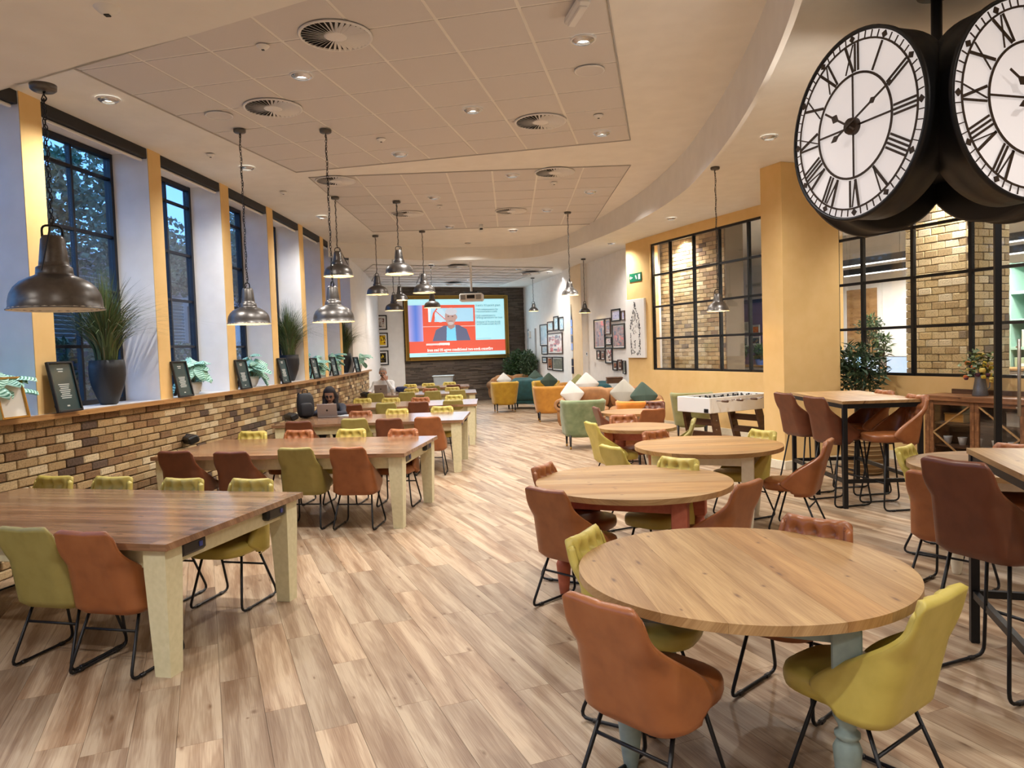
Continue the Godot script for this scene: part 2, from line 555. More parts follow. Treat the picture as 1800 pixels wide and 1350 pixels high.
func build_left_wall() -> void:
	var w := setting("wall_left", "curving window wall with a brick dado and yellow piers")
	# backing of the low brick wall, pieces between the points of the curve
	var total := 0.0
	var marks := [0.0]
	for i in WALL.size() - 1:
		var a := Vector3(WALL[i][0], 0, WALL[i][1]); var b := Vector3(WALL[i + 1][0], 0, WALL[i + 1][1])
		total += a.distance_to(b)
		marks.append(total)
		var f := frame_of(a, b)
		if i < WALL.size() - 2:
			slab(w, "mortar_core", Vector3(-0.005, 0, -0.56), Vector3(a.distance_to(b) + 0.005, SILL - 0.045, -0.012), M["mortar"], f)
	var path := func(s: float) -> Transform3D:
		for i in WALL.size() - 1:
			if s <= marks[i + 1]:
				var a := Vector3(WALL[i][0], 0, WALL[i][1]); var b := Vector3(WALL[i + 1][0], 0, WALL[i + 1][1])
				var f := frame_of(a, b)
				return f * Transform3D(Basis(), Vector3(s - marks[i], 0, 0.02))
		return Transform3D()
	var mats := brick_materials("tan", BRICK_TONES)
	var start := 8.2
	var shifted := func(s: float) -> Transform3D: return path.call(s + start)
	lay_bricks(w, shifted, marks[WALL.size() - 2] - start, 0.0, SILL - 0.04, 0.0793, 0.232, mats, [0.26, 0.2, 0.16, 0.1, 0.12, 0.1, 0.06], 77, 300)
	# the oak board on top
	for i in WALL.size() - 2:
		var a := Vector3(WALL[i][0], 0, WALL[i][1]); var b := Vector3(WALL[i + 1][0], 0, WALL[i + 1][1])
		slab(w, "sill_board", Vector3(-0.012, SILL - 0.045, 0.02), Vector3(a.distance_to(b) + 0.012, SILL, 0.1), M["sill oak"], frame_of(a, b))
		slab(w, "sill_ledge", Vector3(-0.012, SILL - 0.045, -0.56), Vector3(a.distance_to(b) + 0.012, SILL, 0.02), mat("white ledge", c8(222, 220, 218), 0.4), frame_of(a, b))
	# piers and windows between them
	for i in PIERS.size():
		var z0: float = PIERS[i]
		var z1 := z0 - 0.26 if i < PIERS.size() - 1 else -24.6
		if i == PIERS.size() - 1:
			for zz in [[z0, -20.6], [-20.6, -24.6]]:
				var f2 := frame_of(Vector3(wall_x(zz[0]), 0, zz[0]), Vector3(wall_x(zz[1]), 0, zz[1]))
				var l2 := Vector3(wall_x(zz[0]), 0, zz[0]).distance_to(Vector3(wall_x(zz[1]), 0, zz[1]))
				slab(w, "end_panel", Vector3(0, SILL if zz[0] > -20 else 0.0, -0.6), Vector3(l2, CEIL + 0.02, 0.0), M["white plaster"], f2)
			continue
		var f := frame_of(Vector3(wall_x(z0), 0, z0), Vector3(wall_x(z1), 0, z1))
		var pier := slab(w, "pier", Vector3(0, SILL, -0.5), Vector3(0.26, CEIL + 0.02, -0.006), M["white plaster"], f)
		slab(pier, "pier_face", Vector3(-0.13, -1.405, 0.247), Vector3(0.13, 1.405, 0.253), M["yellow paint"])
		var zb: float = PIERS[i + 1]
		var a := Vector3(wall_x(z1), 0, z1); var b := Vector3(wall_x(zb), 0, zb)
		var g := frame_of(a, b)
		var l := a.distance_to(b)
		slab(w, "window_head", Vector3(0, CEIL - 0.05, -0.5), Vector3(l, CEIL + 0.02, -0.01), M["white plaster"], g)
		make_window(i, g, l)
		var bl := thing("roller_blind", "black roller blind cassette above a tall window on the brick wall side", "blind", g * Vector3(l / 2, CEIL - 0.16, 0), 0, "roller blinds over the tall windows")
		bl.basis = g.basis
		part(bl, "cassette", box_mesh(Vector3(l - 0.01, 0.115, 0.1), 0.006), M["black paint"], Transform3D(Basis(), Vector3(0, 0.1, -0.055)))
		part(bl, "fabric_roll", box_mesh(Vector3(l - 0.06, 0.03, 0.035), 0.008), M["white metal"], Transform3D(Basis(), Vector3(0, 0.025, -0.06)))

func make_window(i: int, g: Transform3D, l: float) -> void:
	var w := setting("window_%d" % (i + 1), "tall black framed window between yellow piers")
	w.transform = g * Transform3D(Basis(), Vector3(0, 0, -0.45))
	var h0 := SILL + 0.0
	var h1 := CEIL - 0.05
	var fm := mat("window frame", c8(18, 22, 34), 0.45)
	for x in [0.03, l - 0.03]: slab(w, "frame_side", Vector3(x - 0.03, h0, -0.04), Vector3(x + 0.03, h1, 0.04), fm)
	for y in [h0 + 0.025, h1 - 0.03]: slab(w, "frame_rail", Vector3(0.06, y - 0.025, -0.04), Vector3(l - 0.06, y + 0.025, 0.04), fm)
	var mx := l * 0.585
	slab(w, "mullion", Vector3(mx - 0.016, h0 + 0.05, -0.025), Vector3(mx + 0.016, h1 - 0.05, 0.025), fm)
	var ys := [h0 + 0.05, 1.92, 2.52, 3.13, 3.77, h1 - 0.05]
	for k in range(1, 5): 
		slab(w, "glazing_bar", Vector3(0.06, ys[k] - 0.016, -0.022), Vector3(mx - 0.016, ys[k] + 0.016, 0.022), fm)
		slab(w, "glazing_bar", Vector3(mx + 0.016, ys[k] - 0.016, -0.022), Vector3(l - 0.06, ys[k] + 0.016, 0.022), fm)
	for k in 5:
		for xs in [[0.06, mx - 0.016], [mx + 0.016, l - 0.06]]:
			slab(w, "pane", Vector3(xs[0], ys[k], -0.003), Vector3(xs[1], ys[k + 1], 0.003), M["window glass"])

func build_ceiling() -> void:
	var c := setting("ceiling", "white plaster ceiling with metal tile rafts and a curved bulkhead")
	var m: Material = M["ceiling plaster"]
	var s := tool()
	var zs := [4.4, 4.0, -1.0, -3.5, -5.0, -6.5, -8.4, -10.2, -12.2, -15.0, -18.5, -24.6, -28.0]
	var rows := []
	for z in zs:
		var x := wall_x(clampf(z, -24.6, 4.0)) - (0.52 if z > -20 else 0.8)
		var h := CEIL if z > -15.1 else lerpf(CEIL, 3.85, (-15.0 - z) / 13.0)
		rows.append(PackedVector3Array([Vector3(x, h, z), Vector3(16, h, z), Vector3(16, CEIL + 0.2, z), Vector3(x, CEIL + 0.2, z)]))
	loft(s, rows)
	part(c, "plaster", done(s), m)
	# curved bulkhead that hangs below the ceiling
	var pts := []
	for p in [[0.9, -2.2], [1.27, -3.1], [1.62, -4.17], [1.89, -5.52], [2.07, -6.9], [2.17, -8.2], [2.21, -9.45], [2.15, -11.0], [1.97, -12.5], [1.65, -14.2], [1.3, -15.6], [0.6, -16.8], [-0.55, -16.95], [-1.7, -16.75], [-2.8, -16.2], [-3.72, -15.6]]:
		pts.append(Vector3(p[0], 0, p[1]))
	var cv := Curve3D.new()
	for i in pts.size():
		var t: Vector3 = (pts[mini(i + 1, pts.size() - 1)] - pts[maxi(i - 1, 0)]) / 6.0
		cv.add_point(pts[i], -t, t)
	var n := 90
	var rings := []
	for i in n + 1:
		var q := cv.sample_baked(cv.get_baked_length() * i / n)
		var q2 := cv.sample_baked(cv.get_baked_length() * minf(i + 0.5, n) / n)
		var q1 := cv.sample_baked(cv.get_baked_length() * maxf(i - 0.5, 0) / n)
		var side := (q2 - q1).normalized().cross(Vector3.UP) * 0.04
		var low := lerpf(3.62, 3.78, clampf((-q.z - 9.0) / 6.0, 0, 1))
		rings.append(PackedVector3Array([Vector3(q.x, low, q.z), Vector3(q.x, CEIL + 0.01, q.z), Vector3(q.x, CEIL + 0.01, q.z) + side, Vector3(q.x, low, q.z) + side]))
	s = tool()
	loft(s, rings)
	part(c, "curved_bulkhead", done(s), m)
	# lower soffit over the camera
	s = tool()
	prism(s, [Vector2(-4.5, -4.79), Vector2(-2.51, -3.81), Vector2(-1.29, -3.28), Vector2(0.9, -2.2), Vector2(0.9, 4.2), Vector2(-5.1, 4.2), Vector2(-4.95, -1.0)], 3.15, CEIL + 0.01)
	part(c, "near_soffit", done(s), m)
	raft(c, Vector3(-2.67, 0, -9.67), Vector3(0.972, 0, 0.234), Vector3(-0.2, 0, 0.98), 7, 8, 0.605, 0.605, [[0, 2], [3, 5], [1, 5], [5, 1]])
	raft(c, Vector3(-2.59, 0, -14.56), Vector3(1, 0, 0.02), Vector3(0, 0, 1), 7, 7, 0.605, 0.655, [])
	raft(c, Vector3(-3.45, 0, -19.2), Vector3(0.934, 0, -0.358), Vector3(-0.358, 0, -0.934), 8, 7, 0.63, 0.63, [])
	for pr in [[188, 14, 3.15], [462, 81, 0], [1052, 203, 0], [670, 245, 0], [565, 383, 0], [773, 362, 0], [974, 321, 0], [370, 272, 0], [498, 338, 0]]:
		var p := at_h(pr[0], pr[1], pr[2] if pr[2] > 0 else CEIL - 0.014)
		var t := thing("motion_sensor", "small round white sensor fixed to the ceiling", "sensor", p, 0, "round sensors on the ceiling")
		s = tool(true)
		lathe(s, [[0.0, -0.028], [0.02, -0.026], [0.034, -0.016], [0.045, -0.006], [0.05, 0.0]], 16)
		part(t, "housing", done(s), M["white plastic"])
		part(t, "lens", box_mesh(Vector3(0.022, 0.006, 0.022), 0.002), M["black plastic"], Transform3D(Basis(), Vector3(0, -0.029, 0)))
	for pr in [[385, 203], [1036, 124]]:
		var p := at_h(pr[0], pr[1], CEIL - 0.013)
		var t := thing("ceiling_speaker", "flush round white ceiling speaker set into a metal tile", "speaker", p, 0, "round speakers in the ceiling tiles")
		s = tool(true)
		lathe(s, [[0.13, 0.0], [0.13, -0.006], [0.122, -0.01], [0.116, -0.006]], 32)
		part(t, "rim", done(s), M["white metal"])
		s = tool()
		lathe(s, [[0.0, -0.005], [0.116, -0.005]], 32)
		part(t, "grille", done(s), M["ceiling tile"])
	var em := at_h(1014, 12, CEIL - 0.012)
	var el := thing("emergency_light", "white box shaped emergency light fixed to the tiled ceiling", "light", em, 0.2)
	part(el, "housing", box_mesh(Vector3(0.09, 0.06, 0.36), 0.015), M["white plastic"], Transform3D(Basis(), Vector3(0, -0.03, 0)))
	part(el, "diffuser", box_mesh(Vector3(0.06, 0.02, 0.3), 0.008), M["white metal"], Transform3D(Basis(), Vector3(0, -0.066, 0)))

func raft(c: Node3D, o: Vector3, e1: Vector3, e2: Vector3, cols: int, rows: int, w: float, d: float, _skip: Array) -> void:
	var s := tool()
	prism(s, [Vector2(0.013, 0.013), Vector2(w - 0.013, 0.013), Vector2(w - 0.013, d - 0.013), Vector2(0.013, d - 0.013)], -0.005, 0.0)
	var tile := done(s)
	var frame := hub(c, "tile_raft")
	for i in cols:
		for j in rows:
			var p := o + e1 * (i * w) + e2 * (j * d)
			var h := ceil_h(p.z)
			part(frame, "ceiling_tile", tile, M["ceiling tile"], Transform3D(Basis(e1, Vector3(e2.x * 0.0, 1, 0) + Vector3(0, 0, 0), e2), Vector3(p.x, h + 0.0005, p.z)))
	# thin shadow-gap trim round the raft
	var q := [o, o + e1 * cols * w, o + e1 * cols * w + e2 * rows * d, o + e2 * rows * d]
	for k in 4:
		var a: Vector3 = q[k]; var b: Vector3 = q[(k + 1) % 4]
		a.y = ceil_h(a.z) - 0.006; b.y = ceil_h(b.z) - 0.006
		s = tool()
		tube(s, [a, b], 0.008, 4)
		part(frame, "edge_trim", done(s), mat("raft trim", c8(176, 172, 168), 0.6))

func build_right_wall() -> void:
	var w := setting("wall_right", "warm yellow wall with black grid interior windows")
	var f := right_xf()
	w.transform = f
	var y0 := 1.19
	var y1 := 3.91
	var a0 := right_at(1146, 600).x
	var a1 := right_at(1352, 600).x
	var b0 := right_at(1466, 600).x
	var b1 := 14.6
	var m: Material = M["yellow paint"]
	slab(w, "plaster", Vector3(0, 0, -0.2), Vector3(20, y0, 0), m)
	slab(w, "plaster", Vector3(0, y1, -0.2), Vector3(20, CEIL, 0), m)
	slab(w, "plaster", Vector3(0, y0, -0.2), Vector3(a0, y1, 0), m)
	slab(w, "plaster", Vector3(a1, y0, -0.2), Vector3(b0, y1, 0), m)
	slab(w, "plaster", Vector3(b1, y0, -0.2), Vector3(20, y1, 0), m)
	slab(w, "skirting", Vector3(0, 0, 0), Vector3(20, 0.12, 0.015), M["ivory paint"])
	var sets := [[a0, a1, [1181.0, 1222.5, 1267.5, 1319.0]], [b0, b1, [1518.0, 1606.0, 1708.0]]]
	for k in 2:
		var win := setting("window_%d" % (21 + k), "black steel grid window into the office beside the yellow wall")
		win.transform = f * Transform3D(Basis(), Vector3(0, 0, -0.06))
		var fm := mat("grid frame", c8(16, 16, 18), 0.45, 0.2)
		var xs := [sets[k][0] + 0.02]
		for p in sets[k][2]: xs.append(right_at(p, 560, -0.06).x)
		if k == 1:
			for e in 5: xs.append(xs[xs.size() - 1] + 1.0)
		xs.append(sets[k][1] - 0.02)
		for x in xs: slab(win, "upright", Vector3(x - 0.022, y0, -0.03), Vector3(x + 0.022, y1, 0.03), fm)
		var ys := [y0 + 0.02, 1.87, 2.55, 3.23, y1 - 0.02]
		for i in xs.size() - 1:
			for y in ys: slab(win, "bar", Vector3(xs[i] + 0.022, y - 0.02, -0.025), Vector3(xs[i + 1] - 0.022, y + 0.02, 0.025), fm)
			for j in 4: slab(win, "pane", Vector3(xs[i] + 0.022, ys[j] + 0.02, -0.003), Vector3(xs[i + 1] - 0.022, ys[j + 1] - 0.02, 0.003), M["clear glass"])
	# column in front of the wall
	var c := setting("column", "square yellow column standing behind the high table")
	c.transform = Transform3D(Basis(Vector3(0.9246, 0, -0.381), Vector3.UP, Vector3(0.381, 0, 0.9246)), Vector3(3.64, 0, -9.98))
	slab(c, "shaft", Vector3(0, 0, -0.4), Vector3(1.0, CEIL, 0), m, Transform3D(), 0.004)
	slab(c, "skirting", Vector3(-0.012, 0, -0.412), Vector3(1.012, 0.12, 0.012), M["ivory paint"], Transform3D(), 0.004)

func build_far_walls() -> void:
	var w := setting("wall_back", "far wall of dark stacked stone beside a white panel")
	var f := frame_of(BA, BB)
	var l := BA.distance_to(BB)
	w.transform = f
	slab(w, "backing", Vector3(0, 0, -0.3), Vector3(l, 4.0, -0.03), mat("stone backing", c8(40, 33, 28), 0.95))
	var r := RandomNumberGenerator.new(); r.seed = 9
	var s := tool()
	var y := 0.0
	while y < 3.88:
		var h := r.randf_range(0.03, 0.055)
		var x := 0.0
		while x < l:
			var n := minf(r.randf_range(0.15, 0.5), l - x)
			var out := r.randf_range(0.0, 0.035)
			var k := r.randf_range(0.6, 1.25)
			s.set_color(Color(0.13 * k, 0.098 * k, 0.076 * k))
			box(s, Vector3(x + n / 2, y + h / 2, (out - 0.03) / 2), Vector3(n - 0.003, h - 0.003, out + 0.03))
			x += n
		y += h
	var sm := mat("slate", Color.WHITE, 0.75)
	sm.vertex_color_use_as_albedo = true
	meta(part(w, "stone_strips", done(s), sm), "", "", "", "stuff")
	var la := Vector3(-5.1, 0, -24.3)
	var p := frame_of(la, BA)
	slab(w, "white_panel", Vector3(0, 0, -0.3), Vector3(la.distance_to(BA), 4.0, 0.02), M["white plaster"], f.affine_inverse() * p)
	# gallery wall on the right
	var g := setting("wall_gallery", "white wall hung with clusters of framed pictures")
	var gf := frame_of(GA, GB)
	var gl := GA.distance_to(GB)
	g.transform = gf
	slab(g, "plaster", Vector3(-0.3, 0, -0.3), Vector3(gl + 0.6, CEIL, 0), M["white plaster"])
	var t0 := gallery(1001, 600).x
	slab(g, "pilaster", Vector3(t0, 0, 0), Vector3(t0 + 1.5, CEIL, 0.16), M["white plaster"])
	slab(g, "pilaster_side", Vector3(t0 + 0.62, 0, 0.16), Vector3(t0 + 1.505, CEIL, 0.165), M["cream plaster"])
	# walls behind the camera and the end of the yellow wall
	var n := setting("wall_near", "plain wall behind the viewer")
	slab(n, "plaster", Vector3(-6, 0, 4.2), Vector3(17, CEIL, 4.4), M["white plaster"])
	slab(n, "plaster", Vector3(16, 0, 4.2), Vector3(16.2, CEIL + 0.1, -32), M["white plaster"])
	slab(n, "plaster", Vector3(0.5, 0, -28), Vector3(17, CEIL + 0.1, -28.2), M["white plaster"])
	slab(n, "plaster", Vector3(-5.6, 0, 4.2), Vector3(-5.4, CEIL, 1.05), M["white plaster"])

func gallery(px: float, py: float, q := 0.0) -> Vector3:
	var gf := frame_of(GA, GB)
	var p := on_plane(px, py, GA + gf.basis.z * q, gf.basis.z)
	return Vector3((p - GA).dot(gf.basis.x), p.y, q)

func back(px: float, py: float, q := 0.0) -> Vector3:
	var f := frame_of(BA, BB)
	var p := on_plane(px, py, BA + f.basis.z * q, f.basis.z)
	return Vector3((p - BA).dot(f.basis.x), p.y, q)

func art(seed_: int, w: int, h: int, tones: Array) -> ImageTexture:
	var r := RandomNumberGenerator.new(); r.seed = seed_
	var im := Image.create(w, h, false, Image.FORMAT_RGB8)
	im.fill(tones[0])
	for i in 46:
		var c: Color = tones[r.randi() % tones.size()]
		c = c.lerp(tones[r.randi() % tones.size()], r.randf())
		var a := r.randi() % w; var b := r.randi() % h
		im.fill_rect(Rect2i(a, b, 1 + r.randi() % maxi(2, w / 4), 1 + r.randi() % maxi(2, h / 4)), c)
	return ImageTexture.create_from_image(im)

func picture(called: String, label: String, category: String, xf: Transform3D, size: Vector2, border: float, frame_m: Material, art_m: Material, mount := 0.0, group := "") -> Node3D:
	var t := thing(called, label, category, xf.origin, 0, group)
	t.basis = xf.basis
	for sx in [-1, 1]:
		part(t, "frame_side", box_mesh(Vector3(border, size.y, 0.03), 0.003), frame_m, Transform3D(Basis(), Vector3(sx * (size.x - border) / 2, 0, 0.015)))
		part(t, "frame_rail", box_mesh(Vector3(size.x - border * 2, border, 0.03), 0.003), frame_m, Transform3D(Basis(), Vector3(0, sx * (size.y - border) / 2, 0.015)))
	var inner := size - Vector2.ONE * border * 2
	if mount > 0:
		part(t, "mount", box_mesh(Vector3(inner.x, inner.y, 0.008)), M["white plastic"], Transform3D(Basis(), Vector3(0, 0, 0.006)))
	var s := tool()
	var a := inner / 2 - Vector2.ONE * mount
	quad_uv(s, [Vector3(-a.x, -a.y, 0.0125), Vector3(a.x, -a.y, 0.0125), Vector3(a.x, a.y, 0.0125), Vector3(-a.x, a.y, 0.0125)], [Vector2(0, 1), Vector2(1, 1), Vector2(1, 0), Vector2(0, 0)], Vector3(0, 0, -1))
	part(t, "print", done(s), art_m)
	return t

func art_mat(seed_: int, w: int, h: int, tones: Array, rough := 0.25) -> StandardMaterial3D:
	var m := mat("print %d" % seed_, Color.WHITE, rough)
	m.albedo_texture = art(seed_, w, h, tones)
	m.texture_filter = BaseMaterial3D.TEXTURE_FILTER_LINEAR
	return m

func rect_on(which: Callable, base: Transform3D, x0: float, y0: float, x1: float, y1: float, q: float) -> Array:   # pixel box to transform and size on a wall
	var c: Vector3 = which.call((x0 + x1) / 2, (y0 + y1) / 2, q)
	var l: Vector3 = which.call(x0, (y0 + y1) / 2, q)
	var r: Vector3 = which.call(x1, (y0 + y1) / 2, q)
	var t: Vector3 = which.call((x0 + x1) / 2, y0, q)
	var b: Vector3 = which.call((x0 + x1) / 2, y1, q)
	return [base * Transform3D(Basis(), c), Vector2(absf(r.x - l.x), t.y - b.y)]

func build_pictures() -> void:
	var black: Material = M["black paint"]
	var brown := mat("brown frame", c8(70, 42, 30), 0.5)
	var bf := frame_of(BA, BB)
	var gf := frame_of(GA, GB)
	var k := 100
	var l3 := [["dark framed print of mottled reds on the white panel, topmost of three", [c8(190, 184, 180), c8(120, 70, 60), c8(90, 90, 90), c8(210, 200, 190)]], ["dark framed print of bright yellow shapes, middle of three", [c8(240, 196, 20), c8(90, 20, 20), c8(30, 20, 20), c8(250, 220, 60)]], ["dark framed print mostly black, lowest of three", [c8(20, 20, 20), c8(10, 10, 10), c8(40, 36, 30), c8(220, 190, 40)]]]
	var boxes := [[659, 554, 680, 580], [661, 585, 682, 611], [663, 616, 683, 642]]
	for i in 3:
		var q := rect_on(back, bf, boxes[i][0], boxes[i][1], boxes[i][2], boxes[i][3], 0.03)
		k += 1
		picture("framed_print", l3[i][0], "picture", q[0], q[1], 0.035, black, art_mat(k, 24, 30, l3[i][1]), 0.05)
	# gallery wall: pixel boxes
	var red := [c8(226, 214, 204), c8(190, 70, 56), c8(120, 60, 50), c8(70, 60, 60)]
	var warm := [c8(150, 110, 80), c8(90, 60, 46), c8(190, 150, 120), c8(210, 90, 60), c8(60, 50, 46)]
	var sky := [c8(186, 206, 220), c8(160, 190, 210), c8(200, 214, 222), c8(140, 170, 196)]
	var lil := [c8(196, 190, 220), c8(150, 140, 190), c8(214, 210, 230)]
	var grey := [c8(120, 124, 116), c8(140, 142, 132), c8(104, 110, 104)]
	var list := [
		[950, 570, 963, 608, sky, "tall pale blue print at the edge of the far cluster"], [963, 565, 973, 582, sky, "small pale print above the red poster"], [974, 556, 982, 581, sky, "narrow pale print second from the white pilaster"], [983.5, 557, 992, 581, sky, "narrow pale print next to the white pilaster"],
		[963, 585, 989, 622, red, "large framed red and white poster in the far cluster"], [953, 607, 963, 623, sky, "small blue print left of the red poster"], [954, 627, 962, 638, sky, "tiny pale print low beside the far door"], [963, 627, 972, 650, warm, "narrow dark framed figure print low in the far cluster"], [972, 627, 990, 652, grey, "large grey canvas low in the far cluster"], 
		[1045, 561, 1064, 613, warm, "tall framed street scene print left in the near cluster"], [1064, 559, 1074, 588, warm, "narrow framed print beside the street scene"], [1065, 592, 1076, 607, red, "small red and white print between two large ones"], [1075.5, 543, 1091, 565, lil, "framed lilac notice at the top of the near cluster"], [1093, 546, 1099, 563, lil, "small framed print half behind the yellow corner"], [1077, 569, 1099, 613, warm, "large framed city view beside the yellow corner"],
		[1050, 616, 1056, 632, red, "tiny framed print, left of a pair"], [1057, 616, 1064, 633, warm, "tiny framed print, right of a pair"], [1065, 611, 1077, 639, red, "framed print of a red telephone box shape"], [1078, 634, 1086, 651, warm, "small framed print low by the sofas"], [1087, 632, 1094, 650, warm, "small framed print lowest right but one"], [1096, 634, 1101, 657, grey, "narrow framed print at the yellow corner"]]
	for e in list:
		var q := rect_on(gallery, gf, e[0], e[1], e[2], e[3], 0.01)
		k += 1
		var sz: Vector2 = q[1]
		picture("framed_print", e[5], "picture", q[0], sz, minf(0.03, sz.x * 0.1), black if k % 3 else brown, art_mat(k, 20, 28, e[4]), minf(0.03, sz.x * 0.12), "gallery prints")
	# tall tower decal on the pilaster
	var q := rect_on(gallery, gf, 1001.5, 535, 1010, 658, 0.165)
	var t := thing("tower_decal", "tall narrow tower shaped mirror strip on the white pilaster", "wall decal", q[0].origin)
	t.basis = gf.basis
	var hh: float = q[1].y
	var ww := 0.15
	var dk := mat("decal dark", c8(30, 34, 60), 0.3)
	var lt := mat("decal blue", c8(120, 140, 190), 0.2, 0.3)
	var s := tool()
	loft(s, [ring(Vector3(0, hh * 0.5, 0.01), 0.004, 0.004, 4), ring(Vector3(0, hh * 0.36, 0.01), 0.03, 0.006, 4), ring(Vector3(0, hh * 0.28, 0.01), 0.06, 0.008, 4)])
	part(t, "spire", done(s), dk)
	for i in 7:
		part(t, "panel", box_mesh(Vector3(ww, hh * 0.1, 0.012), 0.002), [lt, lt, dk, lt, M["white plastic"], dk, dk][i], Transform3D(Basis(), Vector3(0, hh * (0.23 - i * 0.112), 0.008)))
	# small door and controls beyond the lounge
	q = rect_on(gallery, gf, 928, 598, 946, 668, 0.0)
	var dr := setting("door_1", "narrow white door at the far end of the gallery wall", "door")
	dr.transform = q[0]
	part(dr, "leaf", box_mesh(Vector3(0.8, 2.0, 0.03), 0.004), M["white metal"], Transform3D(Basis(), Vector3(0, 0.0, 0.015)))
	for sx in [-1, 1]: part(dr, "jamb", box_mesh(Vector3(0.06, 2.08, 0.05), 0.004), mat("grey jamb", c8(176, 178, 182), 0.5), Transform3D(Basis(), Vector3(sx * 0.43, 0.03, 0.025)))
	part(dr, "handle", box_mesh(Vector3(0.1, 0.02, 0.03), 0.004), M["chrome"], Transform3D(Basis(), Vector3(0.3, -0.05, 0.05)))
	q = rect_on(gallery, gf, 931, 583, 936, 593, 0.0)
	t = thing("wall_speaker", "small white box speaker above the far door", "speaker", q[0].origin)
	t.basis = gf.basis
	part(t, "housing", box_mesh(Vector3(0.14, 0.22, 0.1), 0.01), M["white plastic"], Transform3D(Basis(), Vector3(0, 0, 0.05)))
	part(t, "grille", box_mesh(Vector3(0.1, 0.17, 0.006), 0.002), mat("grey grille", c8(150, 150, 150), 0.7), Transform3D(Basis(), Vector3(0, 0, 0.102)))
	q = rect_on(gallery, gf, 1030, 620, 1034, 625, 0.165)
	t = thing("thermostat", "small thermostat on the yellow pilaster", "thermostat", q[0].origin)
	t.basis = gf.basis
	part(t, "housing", box_mesh(Vector3(0.12, 0.1, 0.02), 0.004), M["white plastic"])
	part(t, "display", box_mesh(Vector3(0.06, 0.045, 0.004), 0.001), M["black plastic"], Transform3D(Basis(), Vector3(0, 0.01, 0.012)))
	# on the yellow wall
	var rf := right_xf()
	q = rect_on(right_at, rf, 1107, 480, 1128, 495, 0.0)
	t = thing("exit_sign", "green emergency exit sign high on the yellow wall", "sign", q[0].origin)
	t.basis = rf.basis
	var sz: Vector2 = q[1]
	part(t, "board", box_mesh(Vector3(sz.x, sz.y, 0.015), 0.002), mat("sign green", c8(14, 104, 74), 0.4), Transform3D(Basis(), Vector3(0, 0, 0.008)))
	var wm: Material = M["white plastic"]
	part(t, "arrow", box_mesh(Vector3(sz.x * 0.2, sz.y * 0.1, 0.004)), wm, Transform3D(Basis(), Vector3(-sz.x * 0.32, 0, 0.017)))
	part(t, "arrow", box_mesh(Vector3(sz.x * 0.1, sz.y * 0.1, 0.004)), wm, Transform3D(Basis(Vector3(0, 0, 1), 0.8), Vector3(-sz.x * 0.39, sz.y * 0.07, 0.017)))
	part(t, "arrow", box_mesh(Vector3(sz.x * 0.1, sz.y * 0.1, 0.004)), wm, Transform3D(Basis(Vector3(0, 0, 1), -0.8), Vector3(-sz.x * 0.39, -sz.y * 0.07, 0.017)))
	part(t, "doorway", box_mesh(Vector3(sz.x * 0.16, sz.y * 0.6, 0.004)), wm, Transform3D(Basis(), Vector3(sz.x * 0.34, 0, 0.017)))
	part(t, "runner", box_mesh(Vector3(sz.x * 0.08, sz.y * 0.5, 0.004)), wm, Transform3D(Basis(Vector3(0, 0, 1), 0.5), Vector3(sz.x * 0.08, 0, 0.017)))
	q = rect_on(right_at, rf, 1103.5, 526, 1136, 629, 0.0)
	sz = q[1]
	t = thing("tower_canvas", "tall white canvas with an ink sketch of a clock tower", "picture", q[0].origin)
	t.basis = rf.basis
	part(t, "canvas", box_mesh(Vector3(sz.x, sz.y, 0.05), 0.004), M["white plastic"], Transform3D(Basis(), Vector3(0, 0, 0.025)))
	var ink := mat("ink", c8(60, 60, 66), 0.8)
	var r := RandomNumberGenerator.new(); r.seed = 31
	s = tool()
	for i in 150:
		var v := r.randf()
		var half := sz.x * (0.012 + 0.24 * smoothstep(0.0, 0.42, v))
		var yy := sz.y * (0.44 - 0.88 * v)
		var xx := r.randf_range(-half, half)
		if r.randf() < 0.55: xx = half * signf(xx) * r.randf_range(0.9, 1.0)
		var b := Basis(Vector3(0, 0, 1), [0.0, 0.0, PI / 2, 0.7, -0.6][r.randi() % 5])
		box(s, Vector3.ZERO, Vector3(0.014, sz.y * r.randf_range(0.02, 0.06), 0.002), Transform3D(b, Vector3(xx, yy, 0.0515)))
	meta(part(t, "ink_drawing", done(s), ink), "", "", "", "stuff")

func flat_poly(im: Image, pts: Array, c: Color) -> void:       # filled outline on the projected picture
	var lo := 99999.0; var hi := -1.0
	for p in pts: lo = minf(lo, p.y); hi = maxf(hi, p.y)
	for y in range(maxi(0, int(lo)), mini(im.get_height(), int(hi) + 1)):
		var xs := []
		for i in pts.size():
			var a: Vector2 = pts[i]; var b: Vector2 = pts[(i + 1) % pts.size()]
			if (a.y <= y and b.y > y) or (b.y <= y and a.y > y): xs.append(a.x + (y - a.y) / (b.y - a.y) * (b.x - a.x))
		xs.sort()
		for i in range(0, xs.size() - 1, 2): im.fill_rect(Rect2i(int(xs[i]), y, maxi(1, int(xs[i + 1] - xs[i])), 1), c)

func oval(cx: float, cy: float, rx: float, ry: float) -> Array:
	var o := []
	for i in 28: o.append(Vector2(cx + cos(TAU * i / 28) * rx, cy + sin(TAU * i / 28) * ry))
	return o

func text_mesh(txt: String, height: float, serif := false, bold := false) -> TextMesh:
	var t := TextMesh.new()
	t.text = txt
	var f := SystemFont.new()
	f.font_names = PackedStringArray(["Droid Serif" if serif else "Droid Sans"])
	f.font_weight = 700 if bold else 400
	t.font = f
	t.font_size = 48
	t.pixel_size = height / 48.0
	t.depth = 0.002
	t.horizontal_alignment = HORIZONTAL_ALIGNMENT_LEFT
	return t

